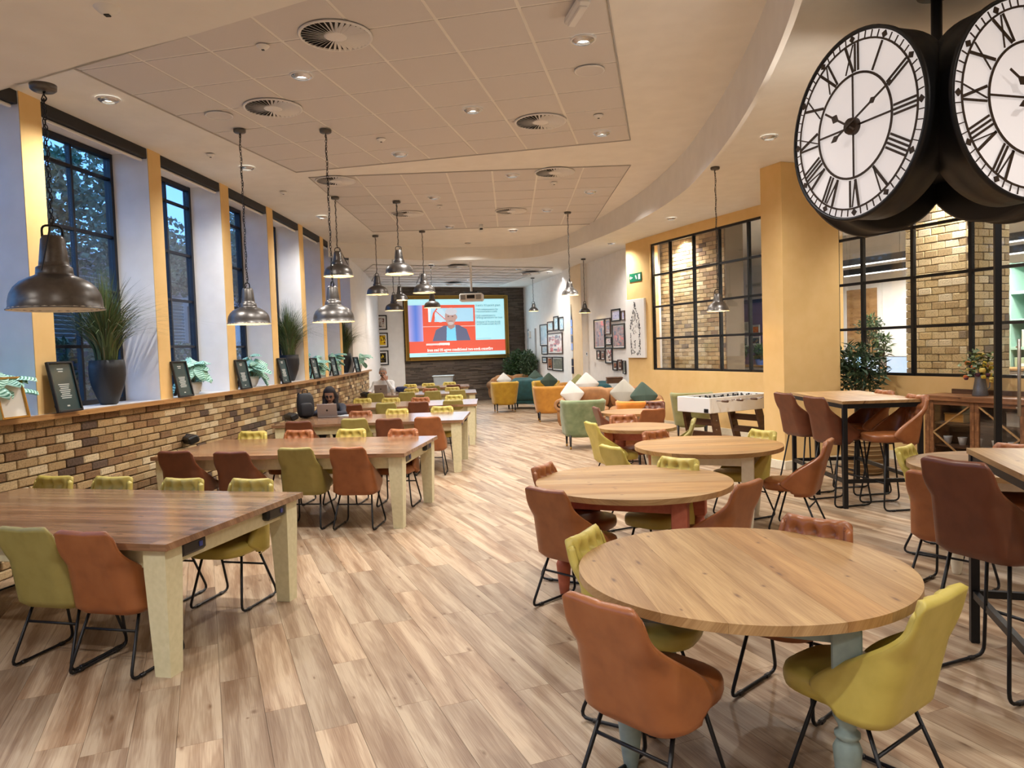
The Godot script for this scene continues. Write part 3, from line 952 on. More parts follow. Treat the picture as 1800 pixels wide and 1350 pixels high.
func build_screen() -> void:
	var bf := frame_of(BA, BB)
	var q := rect_on(back, bf, 714, 519, 896, 632, 0.08)
	var t := thing("projection_screen", "big projection screen in a wide gilt frame on the dark stone wall", "screen", q[0].origin)
	t.basis = bf.basis
	var sz := Vector2(q[1].x, q[1].y)
	var gilt := noisy("gilt", 71, 0.1, [c8(120, 92, 34), c8(168, 134, 60)], 3.0, 0.4, 0.7)
	var gilt2 := noisy("gilt edge", 72, 0.1, [c8(170, 134, 60), c8(206, 170, 96)], 3.0, 0.35, 0.7)
	var b := 0.13
	for sx in [-1, 1]:
		var a := part(t, "frame_side", box_mesh(Vector3(b, sz.y, 0.09), 0.02), gilt, Transform3D(Basis(), Vector3(sx * (sz.x - b) / 2, 0, -0.02)))
		part(a, "gilt_bead", box_mesh(Vector3(0.025, sz.y - 0.02, 0.03), 0.008), gilt2, Transform3D(Basis(), Vector3(sx * 0.048, 0, 0.045)))
		a = part(t, "frame_rail", box_mesh(Vector3(sz.x - b * 2, b, 0.09), 0.02), gilt, Transform3D(Basis(), Vector3(0, sx * (sz.y - b) / 2, -0.02)))
		part(a, "gilt_bead", box_mesh(Vector3(sz.x - b, 0.025, 0.03), 0.008), gilt2, Transform3D(Basis(), Vector3(0, sx * 0.048, 0.045)))
	# what is projected: 515 x 298 units of the photographed screen
	var im := Image.create(515, 298, false, Image.FORMAT_RGB8)
	var pale := c8(186, 240, 250)
	im.fill(pale)
	im.fill_rect(Rect2i(0, 30, 353, 188), c8(232, 98, 74))
	for x in 75: im.fill_rect(Rect2i(x, 30, 1, 188), c8(96, 130, 220).lerp(c8(196, 176, 226), absf(x - 38) / 38.0))
	im.fill_rect(Rect2i(104, 46, 240, 72), c8(178, 222, 246))
	flat_poly(im, [Vector2(104, 118), Vector2(104, 46), Vector2(120, 46), Vector2(112, 118)], c8(240, 248, 252))
	flat_poly(im, [Vector2(118, 118), Vector2(130, 70), Vector2(150, 46), Vector2(158, 52), Vector2(140, 90), Vector2(136, 118)], c8(236, 100, 76))
	flat_poly(im, oval(168, 84, 30, 36), c8(200, 232, 248))
	flat_poly(im, [Vector2(140, 60), Vector2(144, 58), Vector2(204, 112), Vector2(200, 114)], c8(220, 80, 60))
	im.fill_rect(Rect2i(75, 140, 278, 4), c8(246, 190, 180))
	flat_poly(im, [Vector2(122, 218), Vector2(142, 160), Vector2(184, 138), Vector2(262, 134), Vector2(306, 158), Vector2(326, 218)], c8(104, 108, 134))
	flat_poly(im, [Vector2(196, 218), Vector2(200, 142), Vector2(246, 136), Vector2(250, 218)], c8(130, 214, 246))
	flat_poly(im, [Vector2(206, 118), Vector2(240, 118), Vector2(244, 146), Vector2(222, 158), Vector2(204, 146)], c8(178, 140, 128))
	flat_poly(im, oval(222, 92, 30, 44), c8(190, 156, 146))
	flat_poly(im, oval(226, 64, 32, 20), c8(206, 208, 216))
	flat_poly(im, oval(222, 126, 15, 9), c8(200, 190, 190))
	im.fill_rect(Rect2i(212, 114, 20, 3), c8(140, 96, 90))
	flat_poly(im, oval(252, 94, 6, 12), c8(196, 160, 150))
	for e in [210, 232]: flat_poly(im, oval(e, 90, 5, 3), c8(110, 84, 80))
	im.fill_rect(Rect2i(0, 218, 515, 60), c8(228, 98, 76))
	im.fill_rect(Rect2i(88, 230, 68, 10), c8(236, 214, 212))
	im.fill_rect(Rect2i(156, 228, 56, 13), c8(250, 240, 236))
	im.fill_rect(Rect2i(420, 262, 28, 13), c8(206, 84, 66))
	im.fill_rect(Rect2i(90, 284, 230, 3), c8(110, 150, 160))
	im.fill_rect(Rect2i(357, 50, 1, 20), c8(60, 80, 90)); im.fill_rect(Rect2i(357, 82, 1, 20), c8(60, 80, 90)); im.fill_rect(Rect2i(357, 114, 1, 20), c8(60, 80, 90))
	im.fill_rect(Rect2i(357, 210, 80, 2), c8(130, 170, 180))
	var tx := ImageTexture.create_from_image(im)
	var m := mat("projected picture", Color(0.9, 0.9, 0.9), 0.8)
	m.albedo_texture = tx
	m.emission_enabled = true
	m.emission = Color.WHITE
	m.emission_operator = BaseMaterial3D.EMISSION_OP_MULTIPLY
	m.emission_texture = tx
	m.emission_energy_multiplier = 0.75
	var w := sz.x - b * 2; var h := sz.y - b * 2
	var s := tool()
	var z := -0.03
	quad_uv(s, [Vector3(-w / 2, -h / 2, z), Vector3(w / 2, -h / 2, z), Vector3(w / 2, h / 2, z), Vector3(-w / 2, h / 2, z)], [Vector2(0, 1), Vector2(1, 1), Vector2(1, 0), Vector2(0, 0)], Vector3(0, 0, -2))
	part(t, "screen_image", done(s), m)
	var u := w / 515.0
	var ink := glow("slide ink", c8(60, 76, 84), 0.5, c8(40, 48, 54))
	var wt := glow("headline white", c8(255, 250, 246), 0.9, Color.WHITE)
	var rd := glow("headline red", c8(206, 84, 66), 0.6, c8(180, 60, 50))
	for e in [["Iran's 10-point plan", 358, 31, 12, ink, false], ["Full compensation for", 362, 52, 10, ink, false], ["reconstruction costs", 362, 63, 10, ink, false], ["Full commitment to", 362, 84, 10, ink, false], ["lifting sanctions on Iran", 362, 95, 10, ink, false], ["Release of frozen funds", 362, 117, 10, ink, false], ["and frozen assets by US", 362, 128, 10, ink, false], ["BBC", 92, 235, 9, rd, true], ["NEWS", 122, 235, 9, rd, true], ["BREAKING", 160, 235, 9, rd, true], ["Iran and US agree conditional two-week ceasefire", 92, 256, 15, wt, true]]:
		var tm := text_mesh(e[0], e[3] * u * 1.25, e[3] == 15, e[5])
		var o := part(t, "lettering", tm, e[4], Transform3D(Basis(), Vector3(-w / 2 + e[1] * u, h / 2 - (e[2] + 2) * u, z + 0.003)))
		var box_ := tm.get_aabb()
		var want: float = e[0].length() * e[3] * u * (0.56 if e[3] != 15 else 0.49)
		o.scale = Vector3(want / maxf(box_.size.x, 0.01), 1, 1)
	var al := AreaLight3D.new()
	al.name = "screen_light"
	t.add_child(al)
	al.area_size = Vector2(w, h)
	al.light_color = Color(0.75, 0.92, 1.0)
	al.light_energy = 3.5
	al.rotation.y = PI
	al.position = Vector3(0, 0, 0.06)
	al.shadow_enabled = true
	# projector on its pole
	var z0 := -19.4
	var p := at_z(829, 523, z0)
	var pr := thing("projector", "white ceiling projector on a pole in front of the big screen", "projector", p, -0.06)
	part(pr, "body", box_mesh(Vector3(0.6, 0.2, 0.42), 0.03), M["white plastic"])
	part(pr, "vent", box_mesh(Vector3(0.13, 0.12, 0.01), 0.004), mat("grey grille", c8(150, 150, 150), 0.7), Transform3D(Basis(), Vector3(-0.2, 0, 0.212)))
	part(pr, "vent", box_mesh(Vector3(0.13, 0.12, 0.01), 0.004), M["grey grille"], Transform3D(Basis(), Vector3(0.2, 0, 0.212)))
	part(pr, "socket_panel", box_mesh(Vector3(0.2, 0.09, 0.01), 0.003), M["black plastic"], Transform3D(Basis(), Vector3(0, 0.01, 0.212)))
	part(pr, "bracket", box_mesh(Vector3(0.34, 0.03, 0.26), 0.006), M["black plastic"], Transform3D(Basis(), Vector3(0, 0.13, 0)))
	s = tool()
	var top := ceil_h(z0) - p.y
	tube(s, [Vector3(0, 0.13, 0), Vector3(0, top, 0)], 0.03, 10)
	part(pr, "pole", done(s), M["white metal"])
	p = at_h(846, 396, CEIL - 0.02)
	var cm := thing("ceiling_camera", "small grey security camera hanging from the tiled ceiling", "camera", p)
	part(cm, "bracket", box_mesh(Vector3(0.06, 0.05, 0.06), 0.01), M["white plastic"])
	part(cm, "body", box_mesh(Vector3(0.1, 0.1, 0.14), 0.03), M["white plastic"], Transform3D(Basis(), Vector3(0, -0.07, 0)))
	part(cm, "lens", box_mesh(Vector3(0.06, 0.03, 0.02), 0.008), M["black plastic"], Transform3D(Basis(), Vector3(0, -0.08, 0.075)))

func build_outside() -> void:
	var r := RandomNumberGenerator.new(); r.seed = 15
	var g := setting("ground_outside", "pavement outside the tall windows")
	slab(g, "paving", Vector3(-60, -0.3, 10), Vector3(-4.6, -0.1, -70), mat("paving", c8(120, 118, 114), 0.9))
	var wl := thing("louvred_building", "building with pale horizontal louvres beyond the first window", "building", Vector3(-8.4, 0, -14))
	part(wl, "wall", box_mesh(Vector3(0.3, 4.0, 11), 0.0, Vector3(-0.3, 2.0, 0)), mat("dark facade", c8(90, 100, 112), 0.8))
	var lm := mat("louvre", c8(196, 202, 208), 0.5)
	for i in 24:
		part(wl, "louvre", box_mesh(Vector3(0.09, 0.02, 10.8)), lm, Transform3D(Basis(Vector3(0, 0, 1), 0.6), Vector3(-0.05, 2.05 + i * 0.082, 0)))
	var leaf := tool()
	for k in 2:
		var a := 0.0 if k == 0 else PI
		poly_out(leaf, [Vector3(0, 0, 0), Vector3(-0.035, 0.05, 0.012), Vector3(0, 0.11, 0.0), Vector3(0.035, 0.05, 0.012)], Vector3(0, 0.05, -1))
	var lmesh := done(leaf)
	for part_ in [["ivy_tree", "leafy tree crown rising above the louvred building outside", 3.6, 6.6, -24.0, -8.0, 15000, 1.4], ["ivy_hedge", "dense ivy at the foot of the louvred building outside", -0.1, 2.15, -24.0, -7.0, 9000, 0.5], ["far_ivy", "leafy climber outside the third window and beyond", -0.1, 5.2, -30.0, -22.5, 3800, 0.9]]:
		var mm := MultiMesh.new()
		mm.transform_format = MultiMesh.TRANSFORM_3D
		mm.use_colors = true
		mm.mesh = lmesh
		mm.instance_count = part_[6]
		for i in part_[6]:
			var v := r.randf()
			var y: float = lerpf(part_[2], part_[3], v)
			var z: float = r.randf_range(part_[4], part_[5])
			if part_[0] == "ivy_tree":
				var lim: float = 4.7 + 0.9 * sin(z * 0.9 + 1.0) + 0.35 * sin(z * 3.1)
				y = lerpf(3.3, lim, pow(v, 0.8))
			var x := -8.1 + r.randf_range(0.0, part_[7])
			mm.set_instance_transform(i, Transform3D(Basis.from_euler(Vector3(r.randf_range(-1.2, 1.2), r.randf() * TAU, r.randf_range(-2.5, 2.5))).scaled(Vector3.ONE * r.randf_range(0.7, 1.7)), Vector3(x, y, z)))
			var k := r.randf_range(0.55, 1.3)
			mm.set_instance_color(i, Color(0.2 * k, 0.3 * k, 0.2 * k))
		var n := MultiMeshInstance3D.new()
		n.name = part_[0]
		n.multimesh = mm
		var m := mat("ivy leaf", Color.WHITE, 0.6)
		m.vertex_color_use_as_albedo = true
		n.material_override = m
		add_child(n)
		meta(n, part_[1], "tree" if part_[0] == "ivy_tree" else "ivy", "", "stuff")
	var ob := thing("office_building", "pale building with a projecting eave beyond the second window", "building", Vector3(-10.2, 0, -24))
	part(ob, "wall", box_mesh(Vector3(0.4, 4.6, 9.0), 0.0, Vector3(0, 2.3, 0)), mat("blue grey wall", c8(150, 158, 168), 0.7))
	part(ob, "eave", box_mesh(Vector3(1.4, 0.3, 9.4), 0.02, Vector3(0.4, 4.75, 0)), M["white metal"])
	for i in 5:
		var fr := part(ob, "window", box_mesh(Vector3(0.06, 2.4, 1.4), 0.01), mat("dark facade", c8(90, 100, 112), 0.8), Transform3D(Basis(), Vector3(0.22, 2.2, -3.6 + i * 1.8)))
		part(fr, "pane", box_mesh(Vector3(0.02, 2.2, 1.2)), mat("office pane", c8(120, 140, 160), 0.1), Transform3D(Basis(), Vector3(0.035, 0, 0)))
	var lb := thing("white_building", "plain white building far beyond the tall windows", "building", Vector3(-12.0, 0, -36))
	part(lb, "wall", box_mesh(Vector3(1.0, 4.4, 13.0), 0.0, Vector3(0, 2.2, 0)), M["white plaster"])
	part(lb, "roof", box_mesh(Vector3(1.6, 0.2, 13.6), 0.02, Vector3(0, 4.5, 0)), M["blue grey wall"])

# ---------------------------------------------------------------- seats
func sheet(s: SurfaceTool, rows: Array, middle: Vector3, outward: bool) -> void:
	var sum := 0.0
	var n: int = rows[0].size()
	for i in rows.size() - 1:
		for j in range(0, n - 1, 2):
			var a: Vector3 = rows[i][j]; var b: Vector3 = rows[i][j + 1]; var d: Vector3 = rows[i + 1][j + 1]
			sum += (a - d).cross(a - b).dot((a + d) / 2.0 - middle)
	var flip := (sum < 0) == outward
	for i in rows.size() - 1:
		for j in n - 1:
			var a: Vector3 = rows[i][j]; var b: Vector3 = rows[i][j + 1]; var d: Vector3 = rows[i + 1][j + 1]; var e: Vector3 = rows[i + 1][j]
			if flip:
				tri(s, a, d, b); tri(s, a, e, d)
			else:
				tri(s, a, b, d); tri(s, a, d, e)

func shell_point(q: Dictionary, sv: float, v: float, inset: float) -> Vector3:
	var hw: float = lerpf(q.hw0, q.hw1, v) - inset
	var zb: float = lerpf(q.zb0, q.zb1, v) - inset
	var fd: float = q.fd1 + (q.fd0 - q.fd1) * pow(1.0 - smoothstep(q.va, q.vb, v), q.pw) - inset * 0.5
	fd = maxf(fd * (1.0 - q.get("nose", 0.0) * pow(1.0 - smoothstep(0.0, 0.24, v), 2.0)), 0.012)
	var rc := minf(q.rc, fd * 0.85)
	var a := absf(sv)
	var x := 0.0
	var z := 0.0
	if a < 0.45:
		x = (hw - rc) * a / 0.45
		z = zb
	elif a < 0.7:
		var g := (a - 0.45) / 0.25 * PI / 2
		x = hw - rc + rc * sin(g)
		z = zb - rc + rc * cos(g)
	else:
		x = hw
		z = zb - rc - (fd - rc) * (a - 0.7) / 0.3
	var y: float = lerpf(q.y0, q.y1, v) + pow(v, 3.0) * (q.dip * (a - 0.3) - q.drop * smoothstep(0.42, 0.8, a))
	return Vector3(x * signf(sv), y, z)

func shell_mesh(q: Dictionary) -> ArrayMesh:
	var s := tool(true)
	var nv: int = q.nv
	var ns := 36
	var mid := Vector3(0, (q.y0 + q.y1) / 2, q.zb0 - q.fd0 * 0.6)
	var outer := []
	var inner := []
	var low := PackedVector3Array()
	for j in ns + 1:
		var p := shell_point(q, lerpf(-1, 1, float(j) / ns), 0.0, 0.0)
		low.append(Vector3(p.x * 0.82, p.y - q.under, mid.z + (p.z - mid.z) * 0.85))
	outer.append(low)
	for i in nv + 1:
		var v := float(i) / nv
		var ro := PackedVector3Array(); var ri := PackedVector3Array()
		for j in ns + 1:
			var sv := lerpf(-1, 1, float(j) / ns)
			ro.append(shell_point(q, sv, v, 0.0))
			var p := shell_point(q, sv, v, q.th)
			if q.tuft and absf(sv) < 0.8 and v > 0.25:
				var xx := sv * 0.30
				var best := 1.0
				var crease := 0.0
				if p.y > q.y1 - 0.07:
					for k in range(-1, 2): crease += exp(-pow((xx - k * 0.09) / 0.012, 2.0))
				for row in 4:
					var by: float = q.y1 - 0.06 - row * 0.075
					var off := 0.045 if row % 2 == 1 else 0.0
					for k in range(-2, 3):
						var bx := k * 0.09 + off
						best = minf(best, Vector2(xx - bx, (p.y - by) * 1.1).length())
				p += (Vector3(0, p.y, mid.z) - p).normalized() * (0.03 * smoothstep(0.0, 0.05, best) - 0.012 * crease - 0.008) * smoothstep(0.25, 0.4, v) * (1.0 - smoothstep(0.36, 0.52, absf(sv)))
			ri.append(p)
		outer.append(ro)
		inner.append(ri)
	var rim := PackedVector3Array()
	for j in ns + 1:
		rim.append((outer[nv + 1][j] + inner[nv][j]) / 2.0 + Vector3(0, q.th * 0.35, 0))
	sheet(s, outer, mid, true)
	sheet(s, inner, mid, false)
	sheet(s, [outer[nv + 1], rim, inner[nv]], mid - Vector3(0, 2, 0), true)
	for j in [0, ns]:
		var e1 := PackedVector3Array(); var e2 := PackedVector3Array(); var e3 := PackedVector3Array()
		for i in nv + 1:
			e1.append(outer[i + 1][j]); e3.append(inner[i][j])
			e2.append(rim[j] if i == nv else (outer[i + 1][j] + inner[i][j]) / 2.0 + Vector3(0, 0, -q.th * 0.3))
		sheet(s, [e1, e2, e3], mid + Vector3(0, 0, 2), true)
	return done(s)

func seat_mesh(hx: float, z0: float, z1: float, y0: float, y1: float, pw := 3.2) -> ArrayMesh:
	var s := tool(true)
	var rings := []
	var c := (z0 + z1) / 2
	var hz := (z1 - z0) / 2
	var h := y1 - y0
	for e in [[0.8, 0.0], [0.97, 0.06], [1.0, 0.3], [1.0, 0.6], [0.975, 0.8], [0.9, 0.92], [0.6, 1.0], [0.05, 1.04]]:
		var r := ring(Vector3(0, y0 + h * e[1], c), hx * e[0], hz * e[0], 32, pw)
		for i in r.size():
			var k := (r[i].z - z0) / (z1 - z0)
			r[i].x *= lerpf(0.92, 1.04, k)
		rings.append(r)
	loft(s, rings)
	return done(s)

var seat_parts := {}

func seat_kinds() -> void:
	for stool in [false, true]:
		var up := 0.30 if stool else 0.0
		var q := {"y0": 0.375 + up, "y1": 0.835 + up, "hw0": 0.235, "hw1": 0.185, "zb0": 0.19, "zb1": 0.31, "fd0": 0.30, "fd1": 0.03, "va": 0.12, "vb": 0.85, "pw": 1.0, "rc": 0.1, "th": 0.035, "dip": 0.018, "drop": 0.045, "under": 0.03, "tuft": true, "nv": 26, "nose": 0.45}
		var legs := []
		for sx in [-1.0, 1.0]:
			var s := tool(true)
			if stool:
				tube(s, rounded([Vector3(sx * 0.14, 0.675, -0.14), Vector3(sx * 0.22, 0.012, -0.22), Vector3(sx * 0.22, 0.012, 0.23), Vector3(sx * 0.15, 0.66, 0.12)], 0.06), 0.0095, 6)
			else:
				tube(s, rounded([Vector3(sx * 0.15, 0.395, -0.1), Vector3(sx * 0.205, 0.012, -0.21), Vector3(sx * 0.205, 0.012, 0.24), Vector3(sx * 0.16, 0.37, 0.09)], 0.055), 0.009, 6)
			legs.append(done(s))
		var st := tool(true)
		if stool:
			tube(st, [Vector3(-0.188, 0.28, -0.187), Vector3(0.188, 0.28, -0.187)], 0.009, 6)
		else:
			tube(st, [Vector3(-0.173, 0.25, 0.14), Vector3(0.173, 0.25, 0.14)], 0.0075, 6)
		var br := tool()
		for sx in [-1, 1]: bevel(br, Vector3(sx * 0.14, 0.385 + up, -0.1), Vector3(0.05, 0.03, 0.05), 0.006)
		seat_parts["stool" if stool else "chair"] = [shell_mesh(q), seat_mesh(0.215, -0.28, 0.17, 0.385 + up, 0.475 + up), legs[0], legs[1], done(st), done(br)]
	# tub armchair
	var q2 := {"y0": 0.22, "y1": 0.82, "hw0": 0.31, "hw1": 0.39, "zb0": 0.30, "zb1": 0.38, "fd0": 0.62, "fd1": 0.36, "va": 0.45, "vb": 0.98, "pw": 1.0, "rc": 0.24, "th": 0.07, "dip": 0.0, "drop": 0.0, "under": 0.02, "tuft": false, "nv": 12}
	var lg := tool(true)
	lathe(lg, [[0.013, 0.0], [0.015, 0.05], [0.024, 0.24]], 10, Transform3D(), true)
	var cap := tool(true)
	lathe(cap, [[0.012, 0.0], [0.016, 0.003], [0.0165, 0.045], [0.0, 0.046]], 10, Transform3D(), true)
	seat_parts["tub"] = [shell_mesh(q2), seat_mesh(0.27, -0.34, 0.24, 0.24, 0.45, 4.0), done(lg), done(cap)]

func seat_at(kind: String, called: String, label: String, leather: String, at: Vector3, turn: float, group: String) -> Node3D:
	var t := thing(called, label, "stool" if kind == "stool" else "chair", at, turn, group)
	var p: Array = seat_parts[kind]
	var m: Material = M[leather]
	part(t, "backrest", p[0], m)
	part(t, "seat", p[1], m)
	if kind == "tub":
		for sx in [-1, 1]:
			for sz in [-0.24, 0.22]:
				var l := part(t, "leg", p[2], mat("black legs", c8(26, 20, 18), 0.4), Transform3D(Basis(), Vector3(sx * 0.25, 0, sz)))
				part(l, "brass_cap", p[3], M["brass"])
		return t
	for i in 2:
		var l := part(t, "leg_frame", p[2 + i], M["black metal"])
		for sz in [-0.12, 0.15]:
			part(l, "glide", box_mesh(Vector3(0.024, 0.02, 0.04), 0.005), M["black plastic"], Transform3D(Basis(), Vector3((0.22 if kind == "stool" else 0.205) * (i * 2 - 1), 0.011, sz)))
	part(t, "footrest" if kind == "stool" else "stretcher", p[4], M["black metal"])
	part(t, "bracket", p[5], M["black metal"])
	return t

func yaw_to(d: Vector3) -> float:
	return atan2(-d.x, -d.z)

func seat_by_back(kind: String, called: String, label: String, leather: String, px: float, py: float, turn: float, group: String) -> Node3D:
	var up := 0.30 if kind == "stool" else 0.0
	var p := at_h(px, py, (0.835 + up) if kind != "tub" else 0.82)
	var o := p - Basis(Vector3.UP, turn) * Vector3(0, 0, 0.30 if kind != "tub" else 0.36)
	o.y = 0
	return seat_at(kind, called, label, leather, o, turn, group)

# ---------------------------------------------------------------- tables
func plank_strip(poly: Array, y0: float, y1: float, r: RandomNumberGenerator, along_x: bool) -> ArrayMesh:
	var s := tool()
	var lo := Vector2(1e9, 1e9); var hi := Vector2(-1e9, -1e9)
	for p in poly: lo = lo.min(p); hi = hi.max(p)
	prism(s, poly, y0, y1)
	var am := done(s)
	var md := MeshDataTool.new()
	md.create_from_surface(am, 0)
	var ext := hi - lo
	var u := ext if along_x else Vector2(ext.y, ext.x)
	var o := Vector2(r.randf() * maxf(0.0, 1.0 - u.x / 2.4), r.randf() * maxf(0.0, 1.0 - u.y / 1.2))
	for i in md.get_vertex_count():
		var v := md.get_vertex(i)
		var q := Vector2(v.x - lo.x, v.z - lo.y)
		if not along_x: q = Vector2(q.y, q.x)
		md.set_vertex_uv(i, o + Vector2(q.x / 2.4, q.y / 1.2 + (y1 - v.y) * 0.5))
	am.clear_surfaces()
	md.commit_to_surface(am)
	return am

func long_table(label: String, near: Vector3, far: Vector3, length: float, seed_: int) -> Node3D:
	var cross := (far - near).normalized()
	var along := Vector3(cross.z, 0, -cross.x)          # towards the windows (-x)
	if along.x > 0: along = -along
	var width := 1.46
	var c := near + along * length / 2 + cross * width / 2
	var t := thing("dining_table", label, "table", Vector3(c.x, 0, c.z), atan2(-(-along).z, (-along).x), "long dining tables by the windows")
	var r := RandomNumberGenerator.new(); r.seed = seed_
	var top := hub(t, "tabletop")
	var n := 7
	var pw := width / n
	for i in n:
		var z0 := -width / 2 + i * pw
		part(top, "plank", plank_strip([Vector2(-length / 2, z0), Vector2(length / 2, z0), Vector2(length / 2, z0 + pw - 0.0015), Vector2(-length / 2, z0 + pw - 0.0015)], 0.722, 0.76, r, true), M["brown top %d" % (r.randi() % 3)])
	var cream: Material = M["cream paint"]
	var ax := length / 2 - 0.1; var az := width / 2 - 0.1
	for sz in [-1, 1]: part(t, "apron", box_mesh(Vector3(ax * 2 - 0.12, 0.12, 0.03), 0.003), cream, Transform3D(Basis(), Vector3(0, 0.661, sz * az)))
	for sx in [-1, 1]: part(t, "apron", box_mesh(Vector3(0.03, 0.12, az * 2 - 0.12), 0.003), cream, Transform3D(Basis(), Vector3(sx * ax, 0.661, 0)))
	for sx in [-1, 1]:
		for sz in [-1, 1]:
			var s := tool()
			var o := Vector3(sx * (ax - 0.005), 0, sz * (az - 0.005))
			var rr := []
			for e in [[0.05, 0.0], [0.07, 0.6], [0.07, 0.721]]:
				rr.append(PackedVector3Array([o + Vector3(-e[0], e[1], -e[0]), o + Vector3(e[0], e[1], -e[0]), o + Vector3(e[0], e[1], e[0]), o + Vector3(-e[0], e[1], e[0])]))
			loft(s, rr)
			part(t, "leg", done(s), cream)
	for sz in [-1, 1]:
		var b := part(t, "power_socket", box_mesh(Vector3(0.07, 0.085, 0.22), 0.016), M["black plastic"], Transform3D(Basis(), Vector3(length / 2 - 0.07, 0.679, sz * (az - 0.19))))
		part(b, "socket_face", box_mesh(Vector3(0.006, 0.03, 0.03), 0.002), mat("socket blue", c8(40, 60, 150), 0.4), Transform3D(Basis(), Vector3(0.036, 0, -0.05)))
	return t

func round_table(label: String, c: Vector3, r: float, paint: String, top_kind: String, seed_: int, grain: float) -> Node3D:
	var t := thing("round_table", label, "table", c, deg_to_rad(-22.4), "round tables")
	var g := RandomNumberGenerator.new(); g.seed = seed_
	var top := hub(t, "tabletop", Transform3D(Basis(Vector3.UP, deg_to_rad(22.4 + grain)), Vector3.ZERO))
	var n := 7
	for i in n:
		var x0 := -r + 2 * r * i / n + 0.0004
		var x1 := -r + 2 * r * (i + 1) / n - 0.0004
		var poly := []
		for k in 13:
			var x := lerpf(x0, x1, k / 12.0) if i > 0 and i < n - 1 else (lerpf(x0, x1, 1 - cos(k / 12.0 * PI / 2)) if i == 0 else lerpf(x0, x1, sin(k / 12.0 * PI / 2)))
			poly.append(Vector2(x, sqrt(maxf(r * r - x * x, 0.0))))
		for k in 13:
			var p: Vector2 = poly[12 - k]
			poly.append(Vector2(p.x, -p.y))
		part(top, "plank", plank_strip(poly, 0.722, 0.76, g, false), M["%s %d" % [top_kind, g.randi() % 3]])
	var m: Material = M[paint]
	var a := r * 0.58
	for k in 4:
		var b := Basis(Vector3.UP, k * PI / 2)
		part(t, "apron", box_mesh(Vector3(a * 2 - 0.1, 0.1, 0.025), 0.003), m, Transform3D(b, b * Vector3(0, 0.671, a)))
		var o := b * Vector3(a, 0, a)
		var s := tool(true)
		lathe(s, [[0.026, 0.0], [0.03, 0.012], [0.036, 0.05], [0.043, 0.12], [0.05, 0.2], [0.052, 0.225], [0.042, 0.25], [0.032, 0.262], [0.046, 0.272], [0.046, 0.286], [0.03, 0.298], [0.034, 0.315], [0.05, 0.345], [0.054, 0.375], [0.044, 0.405], [0.034, 0.42], [0.042, 0.43], [0.05, 0.445]], 20, Transform3D(Basis(), o), true)
		var l := part(t, "leg", done(s), m)
		part(l, "block", box_mesh(Vector3(0.105, 0.28, 0.105), 0.006), m, Transform3D(b, o + Vector3(0, 0.581, 0)))
	return t

func high_table(label: String, c: Vector3, turn: float, w: float, l: float, boards: int, seed_: int, wood_key: String) -> void:
	var t := thing("high_table", label, "table", c, turn)
	var g := RandomNumberGenerator.new(); g.seed = seed_
	var top := hub(t, "tabletop")
	for i in boards:
		var z0 := -l / 2 + l * i / boards
		part(top, "board", plank_strip([Vector2(-w / 2, z0), Vector2(w / 2, z0), Vector2(w / 2, z0 + l / boards - 0.003), Vector2(-w / 2, z0 + l / boards - 0.003)], 1.075, 1.105, g, false), M["%s %d" % [wood_key, i % 3]])
	var m: Material = M["black metal"]
	for sx in [-1, 1]:
		for sz in ([-1, 0, 1] if boards > 1 else [-1, 1]):
			part(t, "leg", box_mesh(Vector3(0.045, 1.075, 0.045), 0.003), m, Transform3D(Basis(), Vector3(sx * (w / 2 - 0.03), 0.5375, sz * (l / 2 - 0.03))))
		part(t, "top_rail", box_mesh(Vector3(0.03, 0.045, l - 0.1)), m, Transform3D(Basis(), Vector3(sx * (w / 2 - 0.03), 1.05, 0)))
		part(t, "foot_rail", box_mesh(Vector3(0.03, 0.04, l - 0.1)), m, Transform3D(Basis(), Vector3(sx * (w / 2 - 0.03), 0.28, 0)))
	for sz in [-1, 1]:
		part(t, "top_rail", box_mesh(Vector3(w - 0.1, 0.045, 0.03)), m, Transform3D(Basis(), Vector3(0, 1.05, sz * (l / 2 - 0.03))))
		part(t, "foot_rail", box_mesh(Vector3(w - 0.1, 0.04, 0.03)), m, Transform3D(Basis(), Vector3(0, 0.28, sz * (l / 2 - 0.03))))

const ORD := ["first", "second", "third", "fourth", "fifth", "sixth"]

